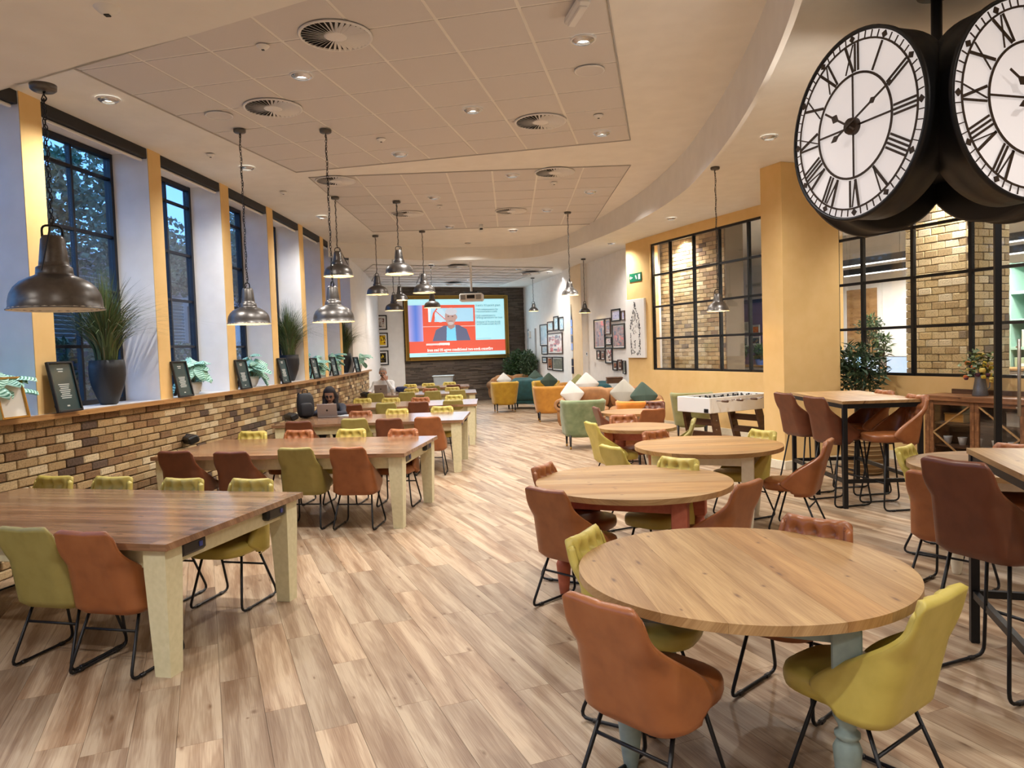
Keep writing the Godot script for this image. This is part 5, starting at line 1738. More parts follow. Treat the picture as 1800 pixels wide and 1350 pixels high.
func build_sill() -> void:
	var r := RandomNumberGenerator.new(); r.seed = 91
	var lm := mat("striped leaf", Color.WHITE, 0.5)
	lm.albedo_texture = leaf_texture()
	lm.backlight_enabled = true
	lm.backlight = Color(0.25, 0.3, 0.25)
	var leaf := big_leaf_mesh()
	var gm := mat("grass blade", Color.WHITE, 0.55)
	gm.vertex_color_use_as_albedo = true
	var black_pot := noisy("black planter", 92, 0.1, [c8(22, 24, 28), c8(34, 36, 42)], 2.0, 0.5)
	var white_pot := noisy("white pot", 93, 0.1, [c8(216, 212, 206), c8(230, 226, 220)], 2.0, 0.5)
	var soil := mat("soil", c8(50, 38, 28), 0.95)
	# tall planters: pixel of the base
	var k := 0
	for e in [[192, 710, "tall black planter of grass in the first window bay", 1.0], [510, 673, "tall black planter of grass behind the dark rucksack", 1.0], [606, 655, "tall black planter of grass at the far end of the sill", 0.95]]:
		var p := at_h(e[0], e[1], SILL)
		p.x = wall_x(p.z) - 0.19
		p.z = (p.x / ray(e[0], e[1]).x) * ray(e[0], e[1]).z
		var t := thing("grass_planter", e[2], "plant", Vector3(p.x, SILL, p.z), k * 1.3, "grass planters on the sill")
		var h := 0.46
		var s := tool(true)
		lathe(s, [[0.0, 0.0], [0.07, 0.0], [0.085, 0.01], [0.12, 0.1], [0.155, 0.2], [0.172, 0.3], [0.174, 0.38], [0.165, h], [0.155, h + 0.002], [0.153, h - 0.03], [0.0, h - 0.032]], 32)
		part(t, "planter", done(s), black_pot)
		s = tool()
		lathe(s, [[0.0, h - 0.028], [0.152, h - 0.028]], 24)
		part(t, "soil", done(s), soil)
		meta(part(t, "grass", grass_mesh(400 + k, 900, 1.05 * e[3], 1.35), gm, Transform3D(Basis(), Vector3(0, h - 0.03, 0))), "", "", "", "stuff")
		k += 1
	var plants := [[338, 692, "striped leaf plant in a white bowl in the second window bay"], [441, 678, "striped leaf plant in a white bowl in the third window bay"], [551, 668, "striped leaf plant beyond the second grass planter"], [581, 662, "striped leaf plant between framed cards near the far end"], [629, 656, "striped leaf plant last on the sill"], [-28, 735, "striped leaf plant beside the gilt framed card"]]
	for e in plants:
		var p := at_h(e[0], e[1], SILL)
		p.x = wall_x(p.z) - 0.16
		p.z = (p.x / ray(e[0], e[1]).x) * ray(e[0], e[1]).z
		var t := thing("striped_plant", e[2], "plant", Vector3(p.x, SILL, p.z), k * 0.9, "striped leaf plants on the sill")
		var s := tool(true)
		lathe(s, [[0.0, 0.0], [0.06, 0.0], [0.075, 0.008], [0.105, 0.06], [0.12, 0.11], [0.122, 0.155], [0.114, 0.157], [0.11, 0.13], [0.0, 0.128]], 28)
		part(t, "pot", done(s), white_pot)
		for i in 30:
			var a := r.randf() * TAU
			var reach := r.randf_range(0.03, 0.2)
			var hh := 0.13 + r.randf_range(0.08, 0.36) * (1.0 - reach * 1.2)
			var tip := Vector3(cos(a) * reach, hh, sin(a) * reach)
			s = tool(true)
			tube(s, [Vector3(cos(a) * 0.03, 0.125, sin(a) * 0.03), Vector3(cos(a) * reach * 0.55, hh * 0.75, sin(a) * reach * 0.55), tip], 0.003, 4)
			part(t, "stem", done(s), mat("leaf stem", c8(150, 150, 110), 0.6))
			var b := Basis(Vector3.UP, PI / 2 - a + r.randf_range(-0.5, 0.5)) * Basis(Vector3(1, 0, 0), r.randf_range(-0.5, 0.9))
			part(t, "leaf", leaf, lm, Transform3D(b.scaled(Vector3.ONE * r.randf_range(1.2, 1.8)), tip - b * Vector3(0, 0, 0.02)))
		k += 1
	# framed cards leaning back on easels
	var im := Image.create(64, 96, false, Image.FORMAT_RGB8)
	im.fill(c8(44, 66, 70))
	im.fill_rect(Rect2i(22, 10, 18, 2), c8(200, 206, 206)); im.fill_rect(Rect2i(24, 15, 14, 2), c8(200, 206, 206))
	for i in 8: im.fill_rect(Rect2i(16 + (i % 3) * 2, 42 + i * 4, 32 - (i % 3) * 4, 2), c8(190, 198, 198))
	im.fill_rect(Rect2i(28, 86, 8, 3), c8(190, 198, 198))
	var cm := mat("dark card", Color.WHITE, 0.25)
	cm.albedo_texture = ImageTexture.create_from_image(im)
	var plain := mat("white card", c8(226, 224, 216), 0.4)
	for e in [[98, 722, 0.26, 0.40, "framed dark green card beside the first grass planter", 0], [308, 698, 0.25, 0.37, "framed dark green card in the second window bay", 0], [417, 683, 0.25, 0.36, "framed dark green card in the third window bay", 0], [490, 673, 0.24, 0.36, "framed dark green card beside the second grass planter", 0], [546, 667, 0.24, 0.34, "thin framed card seen edge on before a striped plant", 0], [580, 662, 0.24, 0.34, "framed card propped on a wooden block", 0], [621, 657, 0.24, 0.32, "small framed card near the far end of the sill", 0], [1, 728, 0.24, 0.30, "gilt framed card at the near end of the sill", 1]]:
		var p := at_h(e[0], e[1], SILL)
		p.x = wall_x(p.z) - 0.03
		p.z = (p.x / ray(e[0], e[1]).x) * ray(e[0], e[1]).z
		var xf := Transform3D(Basis(Vector3.UP, 1.4) * Basis(Vector3(1, 0, 0), -0.2), Vector3(p.x + 0.03 + 0.05, SILL + e[3] * 0.575 * cos(0.2) + 0.004, p.z))
		var c := picture("framed_card", e[4], "sign", xf, Vector2(e[2], e[3]) * 1.15, 0.018, M["black paint"] if e[5] == 0 else M["brass"], cm if e[5] == 0 else plain)
		part(c, "easel_strut", box_mesh(Vector3(0.05, e[3] * 0.62, 0.006)), M["black paint"], Transform3D(Basis(Vector3(1, 0, 0), 0.5), Vector3(0, -e[3] * 0.2, -0.07)))
	for e in [[646, 650, "small green bottle at the far end of the sill"]]:
		var p := at_h(e[0], e[1], SILL)
		p.x = wall_x(p.z) - 0.1
		var t := thing("bottle", e[2], "bottle", Vector3(p.x, SILL, p.z))
		var s := tool(true)
		lathe(s, [[0.0, 0.0], [0.05, 0.0], [0.052, 0.02], [0.052, 0.13], [0.02, 0.18], [0.018, 0.22], [0.0, 0.222]], 16)
		part(t, "body", done(s), mat("green glass", c8(30, 70, 60), 0.2))
		part(t, "cap", box_mesh(Vector3(0.04, 0.03, 0.04), 0.006), M["black plastic"], Transform3D(Basis(), Vector3(0, 0.235, 0)))

func bush(t: Node3D, seed_: int, n: int, c: Vector3, rad: Vector3, leaf_len: float, tone: Color) -> void:
	var r := RandomNumberGenerator.new(); r.seed = seed_
	var s := tool()
	for i in n:
		var d := Vector3(r.randfn(), r.randfn(), r.randfn()).normalized()
		var p := c + d * rad * pow(r.randf(), 0.4)
		var b := Basis.from_euler(Vector3(r.randf_range(-1.2, 0.4), r.randf() * TAU, r.randf_range(-0.5, 0.5)))
		var l := leaf_len * r.randf_range(0.6, 1.2)
		var k := r.randf_range(0.5, 1.4)
		s.set_color(Color(tone.r * k, tone.g * k, tone.b * k))
		var q := [p, p + b * Vector3(-l * 0.16, 0.01, l * 0.45), p + b * Vector3(0, -l * 0.1, l), p + b * Vector3(l * 0.16, 0.01, l * 0.45)]
		tri(s, q[0], q[1], q[2]); tri(s, q[0], q[2], q[3])
	var m := mat("bush leaf", Color.WHITE, 0.5)
	m.vertex_color_use_as_albedo = true
	meta(part(t, "foliage", done(s), m), "", "", "", "stuff")

func potted_bush(label: String, at: Vector3, pot_r: float, pot_h: float, c: Vector3, rad: Vector3, n: int, leaf_len: float, tone: Color, seed_: int, pot_m: Material) -> void:
	var t := thing("potted_plant", label, "plant", at)
	var s := tool(true)
	lathe(s, [[0.0, 0.0], [pot_r * 0.75, 0.0], [pot_r * 0.8, 0.01], [pot_r, pot_h], [pot_r * 0.92, pot_h], [pot_r * 0.9, pot_h - 0.03], [0.0, pot_h - 0.03]], 24)
	part(t, "pot", done(s), pot_m)
	var r := RandomNumberGenerator.new(); r.seed = seed_
	s = tool(true)
	for i in 5:
		var a := r.randf() * TAU
		tube(s, [Vector3(cos(a) * 0.03, pot_h - 0.03, sin(a) * 0.03), Vector3(cos(a) * 0.05, (pot_h + c.y) / 2, sin(a) * 0.05), c + Vector3(cos(a) * rad.x * 0.5, rad.y * 0.2, sin(a) * rad.z * 0.5)], 0.01, 5)
	part(t, "stem", done(s), mat("bark", c8(92, 72, 52), 0.9))
	bush(t, seed_, n, c, rad, leaf_len, tone)

# ---------------------------------------------------------------- lounge
func sofa(label: String, at: Vector3, turn: float, w: float, m: Material, seats_n: int, rolled := true) -> Node3D:
	var t := thing("sofa", label, "sofa", at, turn)
	part(t, "base", box_mesh(Vector3(w - 0.1, 0.22, 0.8), 0.03), m, Transform3D(Basis(), Vector3(0, 0.26, 0)))
	var s := tool(true)
	cushion(s, Vector3(0, 0.56, 0.36), Vector3(w - 0.12, 0.62, 0.2), Transform3D(), 8.0)
	part(t, "back", done(s), m)
	for sx in [-1, 1]:
		s = tool(true)
		cushion(s, Vector3(sx * (w / 2 - 0.1), 0.38, 0.0), Vector3(0.17, 0.44, 0.86), Transform3D(), 8.0)
		if rolled:
			var rings := []
			for e in [[-0.44, 0.06], [-0.45, 0.11], [-0.43, 0.125], [0.4, 0.125], [0.42, 0.06]]:
				var rr := PackedVector3Array()
				for j in 20: rr.append(Vector3(sx * (w / 2 - 0.09) + cos(TAU * j / 20) * e[1], 0.58 + sin(TAU * j / 20) * e[1], e[0]))
				rings.append(rr)
			loft(s, rings)
		part(t, "arm", done(s), m)
	var cw := (w - 0.36) / seats_n
	for i in seats_n:
		var x := -(w - 0.36) / 2 + cw * (i + 0.5)
		s = tool(true)
		cushion(s, Vector3(x, 0.44, -0.06), Vector3(cw - 0.01, 0.17, 0.66), Transform3D(), 6.0)
		part(t, "seat_cushion", done(s), m)
		s = tool(true)
		cushion(s, Vector3(x, 0.0, 0.0), Vector3(cw - 0.01, 0.46, 0.2), Transform3D(Basis(Vector3(1, 0, 0), -0.2), Vector3(0, 0.68, 0.2)), 5.0)
		part(t, "back_cushion", done(s), m)
	for sx in [-1, 1]:
		for sz in [-0.34, 0.34]:
			s = tool(true)
			lathe(s, [[0.02, 0.0], [0.035, 0.16]], 10, Transform3D(Basis(), Vector3(sx * (w / 2 - 0.14), 0, sz)), true)
			part(t, "leg", done(s), mat("black legs", c8(26, 20, 18), 0.4))
	return t

func pillow(label: String, at: Vector3, turn: float, tilt: float, size: float, m: Material, roll := PI / 4) -> void:
	var t := thing("cushion", label, "cushion", at, turn)
	var s := tool(true)
	var rings := []
	for i in 9:
		var a := lerpf(-PI / 2, PI / 2, i / 8.0)
		var k := pow(maxf(cos(a), 0.0001), 0.35)
		var rr := PackedVector3Array()
		for p in ring(Vector3.ZERO, size / 2 * k, size / 2 * k, 32, 9.0):
			var e := maxf(absf(p.x), absf(p.z)) / (size / 2)
			rr.append(Vector3(p.x, p.z, sin(a) * 0.07 * (1.0 - 0.75 * e * e)))
		rings.append(rr)
	loft(s, rings)
	part(t, "cover", done(s), m, Transform3D(Basis(Vector3(1, 0, 0), tilt) * Basis(Vector3(0, 0, 1), roll), Vector3.ZERO))

func build_lounge() -> void:
	var lea: Material = M["sofa leather"]; var teal: Material = M["teal velvet"]
	sofa("long brown leather sofa at the far end beside the bushy plant", Vector3(0.08, 0, -24.45), deg_to_rad(-159), 1.6, lea, 2)
	sofa("teal velvet sofa with rolled arms seen from behind", Vector3(0.72, 0, -21.7), deg_to_rad(-22), 1.8, teal, 2)
	sofa("brown leather sofa with scatter cushions beside the green tub chair", Vector3(1.98, 0, -15.25), deg_to_rad(168), 2.1, lea, 2)
	sofa("second teal velvet sofa in front of the gallery prints", Vector3(2.05, 0, -18.3), deg_to_rad(-16), 1.1, teal, 2)
	for e in [["yellow velvet", 890, 673, 10, "yellow velvet tub chair with its back to the aisle"], ["ochre velvet", 967, 681, 2, "ochre velvet tub chair in front of another yellow one"], ["yellow velvet", 960, 670, 175, "yellow tub chair facing the ochre one"], ["ochre velvet", 1013, 673, 160, "ochre tub chair by the second teal sofa"], ["green velvet", 1029, 706, 4, "pale green velvet tub chair with brass tipped legs"], ["orange velvet", 1126, 708, -6, "bright orange velvet tub chair"], ["olive velvet", 1216, 693, -12, "olive velvet tub chair behind the football table"]]:
		seat_by_back("tub", "tub_chair", e[4], e[0], e[1], e[2], deg_to_rad(e[3]), "velvet tub chairs")
	for e in [[1006, 692, -15.3, "white linen cushion at the end of the brown sofa", "white linen", 0.4], [1096, 690, -14.9, "grey linen cushion standing on the brown sofa", "grey linen", -0.3], [1132, 696, -14.0, "dark green cushion behind the orange chair", "dark green linen", 0.2], [886, 668, -23.4, "white cushion on the far brown sofa", "white linen", 0.2], [1032, 675, -17.0, "white cushion beside the second teal sofa", "white linen", 0.1], [941, 663, -23.6, "green cushion on the far brown sofa", "dark green linen", 0.0], [1018, 677, -17.6, "olive cushion on the ochre chair", "olive velvet", 0.0], [965, 670, -20.2, "grey green cushion on the yellow chair", "dark green linen", 0.0]]:
		var p := at_z(e[0], e[1], e[2])
		pillow(e[3], p, e[5], -0.3, 0.42 if e[2] > -18 else 0.36, M[e[4]])
	potted_bush("bushy green plant behind the far sofa", Vector3(0.25, 0, -25.35), 0.22, 0.4, Vector3(0, 1.15, 0), Vector3(0.55, 0.55, 0.45), 2600, 0.12, Color(0.05, 0.11, 0.035), 501, M["black planter"])
	potted_bush("looser green plant beside the far white door", Vector3(0.66, 0, -24.9), 0.2, 0.4, Vector3(-0.1, 1.2, 0.1), Vector3(0.32, 0.5, 0.3), 1100, 0.13, Color(0.07, 0.12, 0.06), 502, M["black planter"])
	potted_bush("leafy ficus between the column and the yellow wall", RA + RD * 6.95 + RQ * 0.5, 0.2, 0.45, Vector3(0, 1.25, 0), Vector3(0.4, 0.42, 0.38), 900, 0.14, Color(0.05, 0.1, 0.05), 503, M["black planter"])
	# small planter on the table by the prints
	var p := at_z(1080, 668, -16.6)
	var t := thing("wooden_crate", "small dark wooden crate on the back of the teal sofa", "crate", p)
	part(t, "crate_body", box_mesh(Vector3(0.34, 0.14, 0.2), 0.01), M["dark wood"])
	for i in 3: part(t, "crate_slat", box_mesh(Vector3(0.36, 0.03, 0.22), 0.004), M["dark wood"], Transform3D(Basis(), Vector3(0, -0.05 + i * 0.05, 0)))
	# storage tub by the stone wall
	p = at_h(788, 706, 0)
	t = thing("storage_tub", "translucent grey plastic storage tub stacked before the stone wall", "box", Vector3(p.x, 0, -24.2))
	var s := tool()
	loft(s, [ring(Vector3(0, 0.0, 0), 0.24, 0.2, 24, 8.0), ring(Vector3(0, 0.9, 0), 0.31, 0.26, 24, 8.0), ring(Vector3(0, 0.94, 0), 0.33, 0.28, 24, 8.0)])
	part(t, "tub_body", done(s), mat("tub plastic", c8(176, 186, 194), 0.35))
	part(t, "rim", box_mesh(Vector3(0.68, 0.03, 0.58), 0.01), mat("tub rim", c8(196, 206, 212), 0.35), Transform3D(Basis(), Vector3(0, 0.95, 0)))

func build_football() -> void:
	var t := thing("football_table", "white table football table on dark crossed wooden legs", "games table", Vector3(3.42, 0, -12.0), deg_to_rad(30))
	var white := mat("football white", c8(232, 230, 226), 0.35)
	var l := 1.35; var w := 0.72
	for sx in [-1, 1]: part(t, "end_panel", box_mesh(Vector3(0.03, 0.24, w), 0.006), white, Transform3D(Basis(), Vector3(sx * l / 2, 0.78, 0)))
	for sz in [-1, 1]: part(t, "side_panel", box_mesh(Vector3(l - 0.03, 0.24, 0.03), 0.006), white, Transform3D(Basis(), Vector3(0, 0.78, sz * (w / 2 - 0.015))))
	part(t, "pitch", box_mesh(Vector3(l - 0.04, 0.02, w - 0.06)), mat("pitch", c8(180, 184, 180), 0.5), Transform3D(Basis(), Vector3(0, 0.75, 0)))
	part(t, "ball_return", box_mesh(Vector3(0.012, 0.06, 0.09), 0.004), M["black plastic"], Transform3D(Basis(), Vector3(-l / 2 - 0.018, 0.70, w / 2 - 0.08)))
	for i in 8:
		var x := -l / 2 + 0.13 + i * (l - 0.26) / 7
		var s := tool(true)
		tube(s, [Vector3(x, 0.85, -w / 2 - 0.18), Vector3(x, 0.85, w / 2 + 0.18)], 0.008, 8)
		var rod := part(t, "rod", done(s), M["chrome"])
		s = tool(true)
		var sz := 1.0 if i % 2 == 0 else -1.0
		tube(s, [Vector3(x, 0.85, sz * (w / 2 + 0.11)), Vector3(x, 0.85, sz * (w / 2 + 0.23))], 0.017, 8)
		part(rod, "handle", done(s), M["dark wood"])
		for k in [2, 3, 5, 3][i % 4]:
			var n: int = [2, 3, 5, 3][i % 4]
			var z: float = lerpf(-w / 2 + 0.12, w / 2 - 0.12, (k + 0.5) / n)
			part(rod, "player", box_mesh(Vector3(0.024, 0.11, 0.03), 0.006), M["black plastic"], Transform3D(Basis(), Vector3(x, 0.84, z)))
	for sx in [-1, 1]:
		for sz in [-1, 1]:
			var s := tool()
			var rr := []
			for e in [[0.0, sx * 0.42], [0.68, sx * 0.56]]:
				var o := Vector3(e[1], e[0], sz * 0.3)
				rr.append(PackedVector3Array([o + Vector3(-0.065, 0, -0.025), o + Vector3(0.065, 0, -0.025), o + Vector3(0.065, 0, 0.025), o + Vector3(-0.065, 0, 0.025)]))
			if sx > 0:
				rr = []
				for e in [[0.0, 0.62], [0.68, 0.42]]:
					var o := Vector3(e[1], e[0], sz * 0.3)
					rr.append(PackedVector3Array([o + Vector3(-0.065, 0, -0.025), o + Vector3(0.065, 0, -0.025), o + Vector3(0.065, 0, 0.025), o + Vector3(-0.065, 0, 0.025)]))
			loft(s, rr)
			var lg := part(t, "leg", done(s), M["dark wood"])
			for b in 2: part(lg, "bolt", box_mesh(Vector3(0.02, 0.02, 0.01), 0.004), M["chrome"], Transform3D(Basis(), Vector3(sx * 0.53, 0.4 + b * 0.14, sz * 0.33)))
		for y in [0.3, 0.5]: part(t, "cross_rail", box_mesh(Vector3(0.05, 0.1, 0.6), 0.004), M["dark wood"], Transform3D(Basis(), Vector3(sx * 0.5, y, 0)))

# ---------------------------------------------------------------- cabinet, glass door, office
func build_cabinet() -> void:
	var f := right_xf()
	var t := thing("display_cabinet", "dark wooden display cabinet with braced glass doors by the yellow wall", "cabinet", f * Vector3(7.97, 0, 0.02))
	t.basis = f.basis
	var l := 1.95; var d := 0.4; var h := 0.98
	var dk: Material = M["dark wood"]; var cw: Material = M["cabinet wood"]
	part(t, "top", box_mesh(Vector3(l + 0.08, 0.07, d + 0.06), 0.008), cw, Transform3D(Basis(), Vector3(l / 2, h - 0.035, d / 2)))
	part(t, "upstand", box_mesh(Vector3(l - 0.2, 0.06, 0.03), 0.004), dk, Transform3D(Basis(), Vector3(l / 2, h + 0.03, 0.02)))
	part(t, "back", box_mesh(Vector3(l, h - 0.1, 0.02)), dk, Transform3D(Basis(), Vector3(l / 2, h / 2 - 0.02, 0.01)))
	part(t, "base", box_mesh(Vector3(l, 0.1, d), 0.004), dk, Transform3D(Basis(), Vector3(l / 2, 0.05, d / 2)))
	for x in [0.03, l - 0.03]: part(t, "side", box_mesh(Vector3(0.06, h - 0.07, d), 0.004), cw, Transform3D(Basis(), Vector3(x, (h - 0.07) / 2, d / 2)))
	for y in [0.33, 0.62]: part(t, "shelf", box_mesh(Vector3(l - 0.12, 0.02, d - 0.08)), dk, Transform3D(Basis(), Vector3(l / 2, y, d / 2 - 0.03)))
	var n := 3
	var dw := (l - 0.12) / n
	for i in n:
		var x0 := 0.06 + i * dw
		var door := hub(t, "door", Transform3D(Basis(), Vector3(x0, 0.1, d - 0.02)))
		var dh := h - 0.07 - 0.1
		for x in [0.03, dw - 0.03]: part(door, "stile", box_mesh(Vector3(0.055, dh, 0.03), 0.003), cw, Transform3D(Basis(), Vector3(x, dh / 2, 0)))
		for y in [0.025, dh - 0.025]: part(door, "rail", box_mesh(Vector3(dw - 0.12, 0.05, 0.03), 0.003), cw, Transform3D(Basis(), Vector3(dw / 2, y, 0)))
		part(door, "pane", box_mesh(Vector3(dw - 0.12, dh - 0.1, 0.004)), M["cabinet glass"], Transform3D(Basis(), Vector3(dw / 2, dh / 2, 0)))
		var s := tool()
		var a := 0.06 if i % 2 == 0 else dw - 0.06
		var b := dw - 0.06 if i % 2 == 0 else 0.06
		bar_between(s, Vector2(b, dh - 0.05), Vector2(a, dh / 2), 0.018, 0.014, 0.014)
		bar_between(s, Vector2(a, dh / 2), Vector2(b, 0.05), 0.018, 0.014, 0.014)
		part(door, "brace", done(s), M["pale wood"])
	var k := 0
	for i in 9:
		var p := f * Vector3(7.97 + 0.16 + i * 0.2 + (0.04 if i > 2 else 0.0), 0.34, 0.2)
		var pt := thing("small_pot", "little white pot in a row on the cabinet's lower shelf", "pot", p, 0, "little white pots in the cabinet")
		var s := tool(true)
		lathe(s, [[0.0, 0.0], [0.035, 0.0], [0.052, 0.085], [0.054, 0.1], [0.047, 0.1], [0.044, 0.08], [0.0, 0.078]], 18)
		part(pt, "pot_body", done(s), M["white plastic"])
	for e in [[0.2, 0.26, "shallow honey coloured wicker basket on the cabinet's upper shelf", c8(196, 140, 60), 0.1], [0.95, 0.16, "small pale card box on the cabinet's upper shelf", c8(190, 184, 170), 0.16], [0.32, 0.3, "flat dark games box under the upper cabinet shelf", c8(60, 56, 54), 0.05]]:
		var bx := thing("storage_box", e[2], "box", f * Vector3(7.97 + e[0] + 0.1, 0.632 if e[4] > 0.06 else 0.345 + 0.1, 0.18))
		bx.basis = f.basis
		if e[4] < 0.06: bx.position = f * Vector3(7.97 + 1.45, 0.632, 0.18)
		part(bx, "box_body", box_mesh(Vector3(e[1], e[4], 0.2), 0.006), mat("box %s" % e[3], e[3], 0.7), Transform3D(Basis(), Vector3(0, e[4] / 2, 0)))
		part(bx, "lid", box_mesh(Vector3(e[1] + 0.01, 0.015, 0.21), 0.004), mat("box lid %s" % e[3], e[3].darkened(0.2), 0.7), Transform3D(Basis(), Vector3(0, e[4] + 0.006, 0)))
	# zinc jug of flowers on the cabinet
	var jt := right_at(1723, 688, 0.22)
	var v := thing("flower_jug", "zinc jug of yellow and rust flowers on the cabinet", "vase", f * Vector3(jt.x, h, 0.22))
	var s := tool(true)
	lathe(s, [[0.0, 0.0], [0.085, 0.0], [0.088, 0.008], [0.075, 0.1], [0.06, 0.2], [0.058, 0.24], [0.065, 0.26], [0.06, 0.258], [0.052, 0.235], [0.0, 0.2]], 28)
	part(v, "jug", done(s), noisy("zinc", 94, 0.1, [c8(110, 112, 116), c8(142, 144, 148)], 3.0, 0.45, 0.7))
	s = tool(true)
	tube(s, rounded([Vector3(0.058, 0.22, 0), Vector3(0.12, 0.21, 0), Vector3(0.12, 0.1, 0), Vector3(0.075, 0.07, 0)], 0.03), 0.006, 6)
	part(v, "handle", done(s), M["zinc"])
	var r := RandomNumberGenerator.new(); r.seed = 611
	s = tool()
	for i in 150:
		var a := r.randf() * TAU
		var rad := r.randf_range(0.03, 0.22)
		var p := Vector3(cos(a) * rad, 0.27 + r.randf_range(0.0, 0.3) - rad * 0.3, sin(a) * rad)
		var b := Basis.from_euler(Vector3(r.randf_range(-1, 0.5), r.randf() * TAU, r.randf_range(-0.6, 0.6)))
		var k2 := r.randf_range(0.6, 1.3)
		s.set_color(Color(0.10 * k2, 0.16 * k2, 0.05 * k2))
		var q := [p, p + b * Vector3(-0.028, 0.0, 0.03), p + b * Vector3(0, -0.01, 0.075), p + b * Vector3(0.028, 0.0, 0.03)]
		tri(s, q[0], q[1], q[2]); tri(s, q[0], q[2], q[3])
	meta(part(v, "foliage", done(s), M["bush leaf"]), "", "", "", "stuff")
	var ball := tool(true)
	cushion(ball, Vector3.ZERO, Vector3(0.055, 0.045, 0.055), Transform3D(), 2.0)
	var bm := done(ball)
	for i in 34:
		var a := r.randf() * TAU
		var rad := r.randf_range(0.05, 0.23)
		var c: Color = [c8(226, 196, 70), c8(214, 190, 96), c8(190, 96, 40), c8(206, 130, 60), c8(84, 40, 56)][r.randi() % 5]
		part(v, "bloom", bm, mat("bloom %s" % c, c, 0.7), Transform3D(Basis().scaled(Vector3.ONE * r.randf_range(0.7, 1.25)), Vector3(cos(a) * rad, 0.26 + r.randf_range(0.0, 0.3) - rad * 0.35, sin(a) * rad)))
	for i in 8:
		var a := r.randf() * TAU
		s = tool(true)
		tube(s, [Vector3(0, 0.2, 0), Vector3(cos(a) * 0.05, 0.35, sin(a) * 0.05), Vector3(cos(a) * 0.16, 0.5, sin(a) * 0.16)], 0.003, 4)
		part(v, "stalk", done(s), mat("stalk", c8(86, 100, 56), 0.7))

func build_glass_door() -> void:
	var p := at_z(1754, 640, -7.6)
	var t := setting("door_2", "open glass door with a black steel frame and long pull handle", "door")
	var x := Vector3(0.98, 0, 0.2).normalized()
	t.transform = Transform3D(Basis(x, Vector3.UP, x.cross(Vector3.UP)), Vector3(p.x, 0, p.z))
	var m: Material = M["grid frame"]
	var w := 0.95; var h := 3.9
	for xx in [0.0, w]: part(t, "stile", box_mesh(Vector3(0.062, h, 0.05), 0.004), m, Transform3D(Basis(), Vector3(xx, h / 2 + 0.012, 0)))
	for y in [0.06, h - 0.03]: part(t, "rail", box_mesh(Vector3(w - 0.062, 0.09 if y < 1 else 0.06, 0.045), 0.004), m, Transform3D(Basis(), Vector3(w / 2, y, 0)))
	part(t, "pane", box_mesh(Vector3(w - 0.062, h - 0.17, 0.008)), M["clear glass"], Transform3D(Basis(), Vector3(w / 2, h / 2 + 0.02, 0)))
	var s := tool(true)
	tube(s, [Vector3(0.17, 0.9, 0.06), Vector3(0.17, 1.68, 0.06)], 0.016, 10)
	var hd := part(t, "pull_handle", done(s), mat("handle steel", c8(176, 168, 156), 0.35, 0.6))
	for y in [0.98, 1.6]:
		part(hd, "standoff", box_mesh(Vector3(0.018, 0.018, 0.06), 0.004), M["handle steel"], Transform3D(Basis(), Vector3(0.17, y, 0.03)))

func monitor(label: String, at: Vector3, basis_: Basis, w: float, h: float) -> void:
	var t := thing("computer_monitor", label, "monitor", at)
	t.basis = basis_
	part(t, "case", box_mesh(Vector3(w, h, 0.03), 0.006), M["black plastic"], Transform3D(Basis(), Vector3(0, 0.3, 0)))
	part(t, "screen", box_mesh(Vector3(w - 0.02, h - 0.02, 0.004)), glow("monitor glow", c8(120, 190, 240), 1.0), Transform3D(Basis(), Vector3(0, 0.3, 0.017)))
	part(t, "stand", box_mesh(Vector3(0.05, 0.24, 0.03), 0.004), M["black plastic"], Transform3D(Basis(), Vector3(0, 0.12, -0.03)))
	part(t, "foot", box_mesh(Vector3(0.22, 0.015, 0.16), 0.004), M["black plastic"], Transform3D(Basis(), Vector3(0, 0.008, -0.02)))

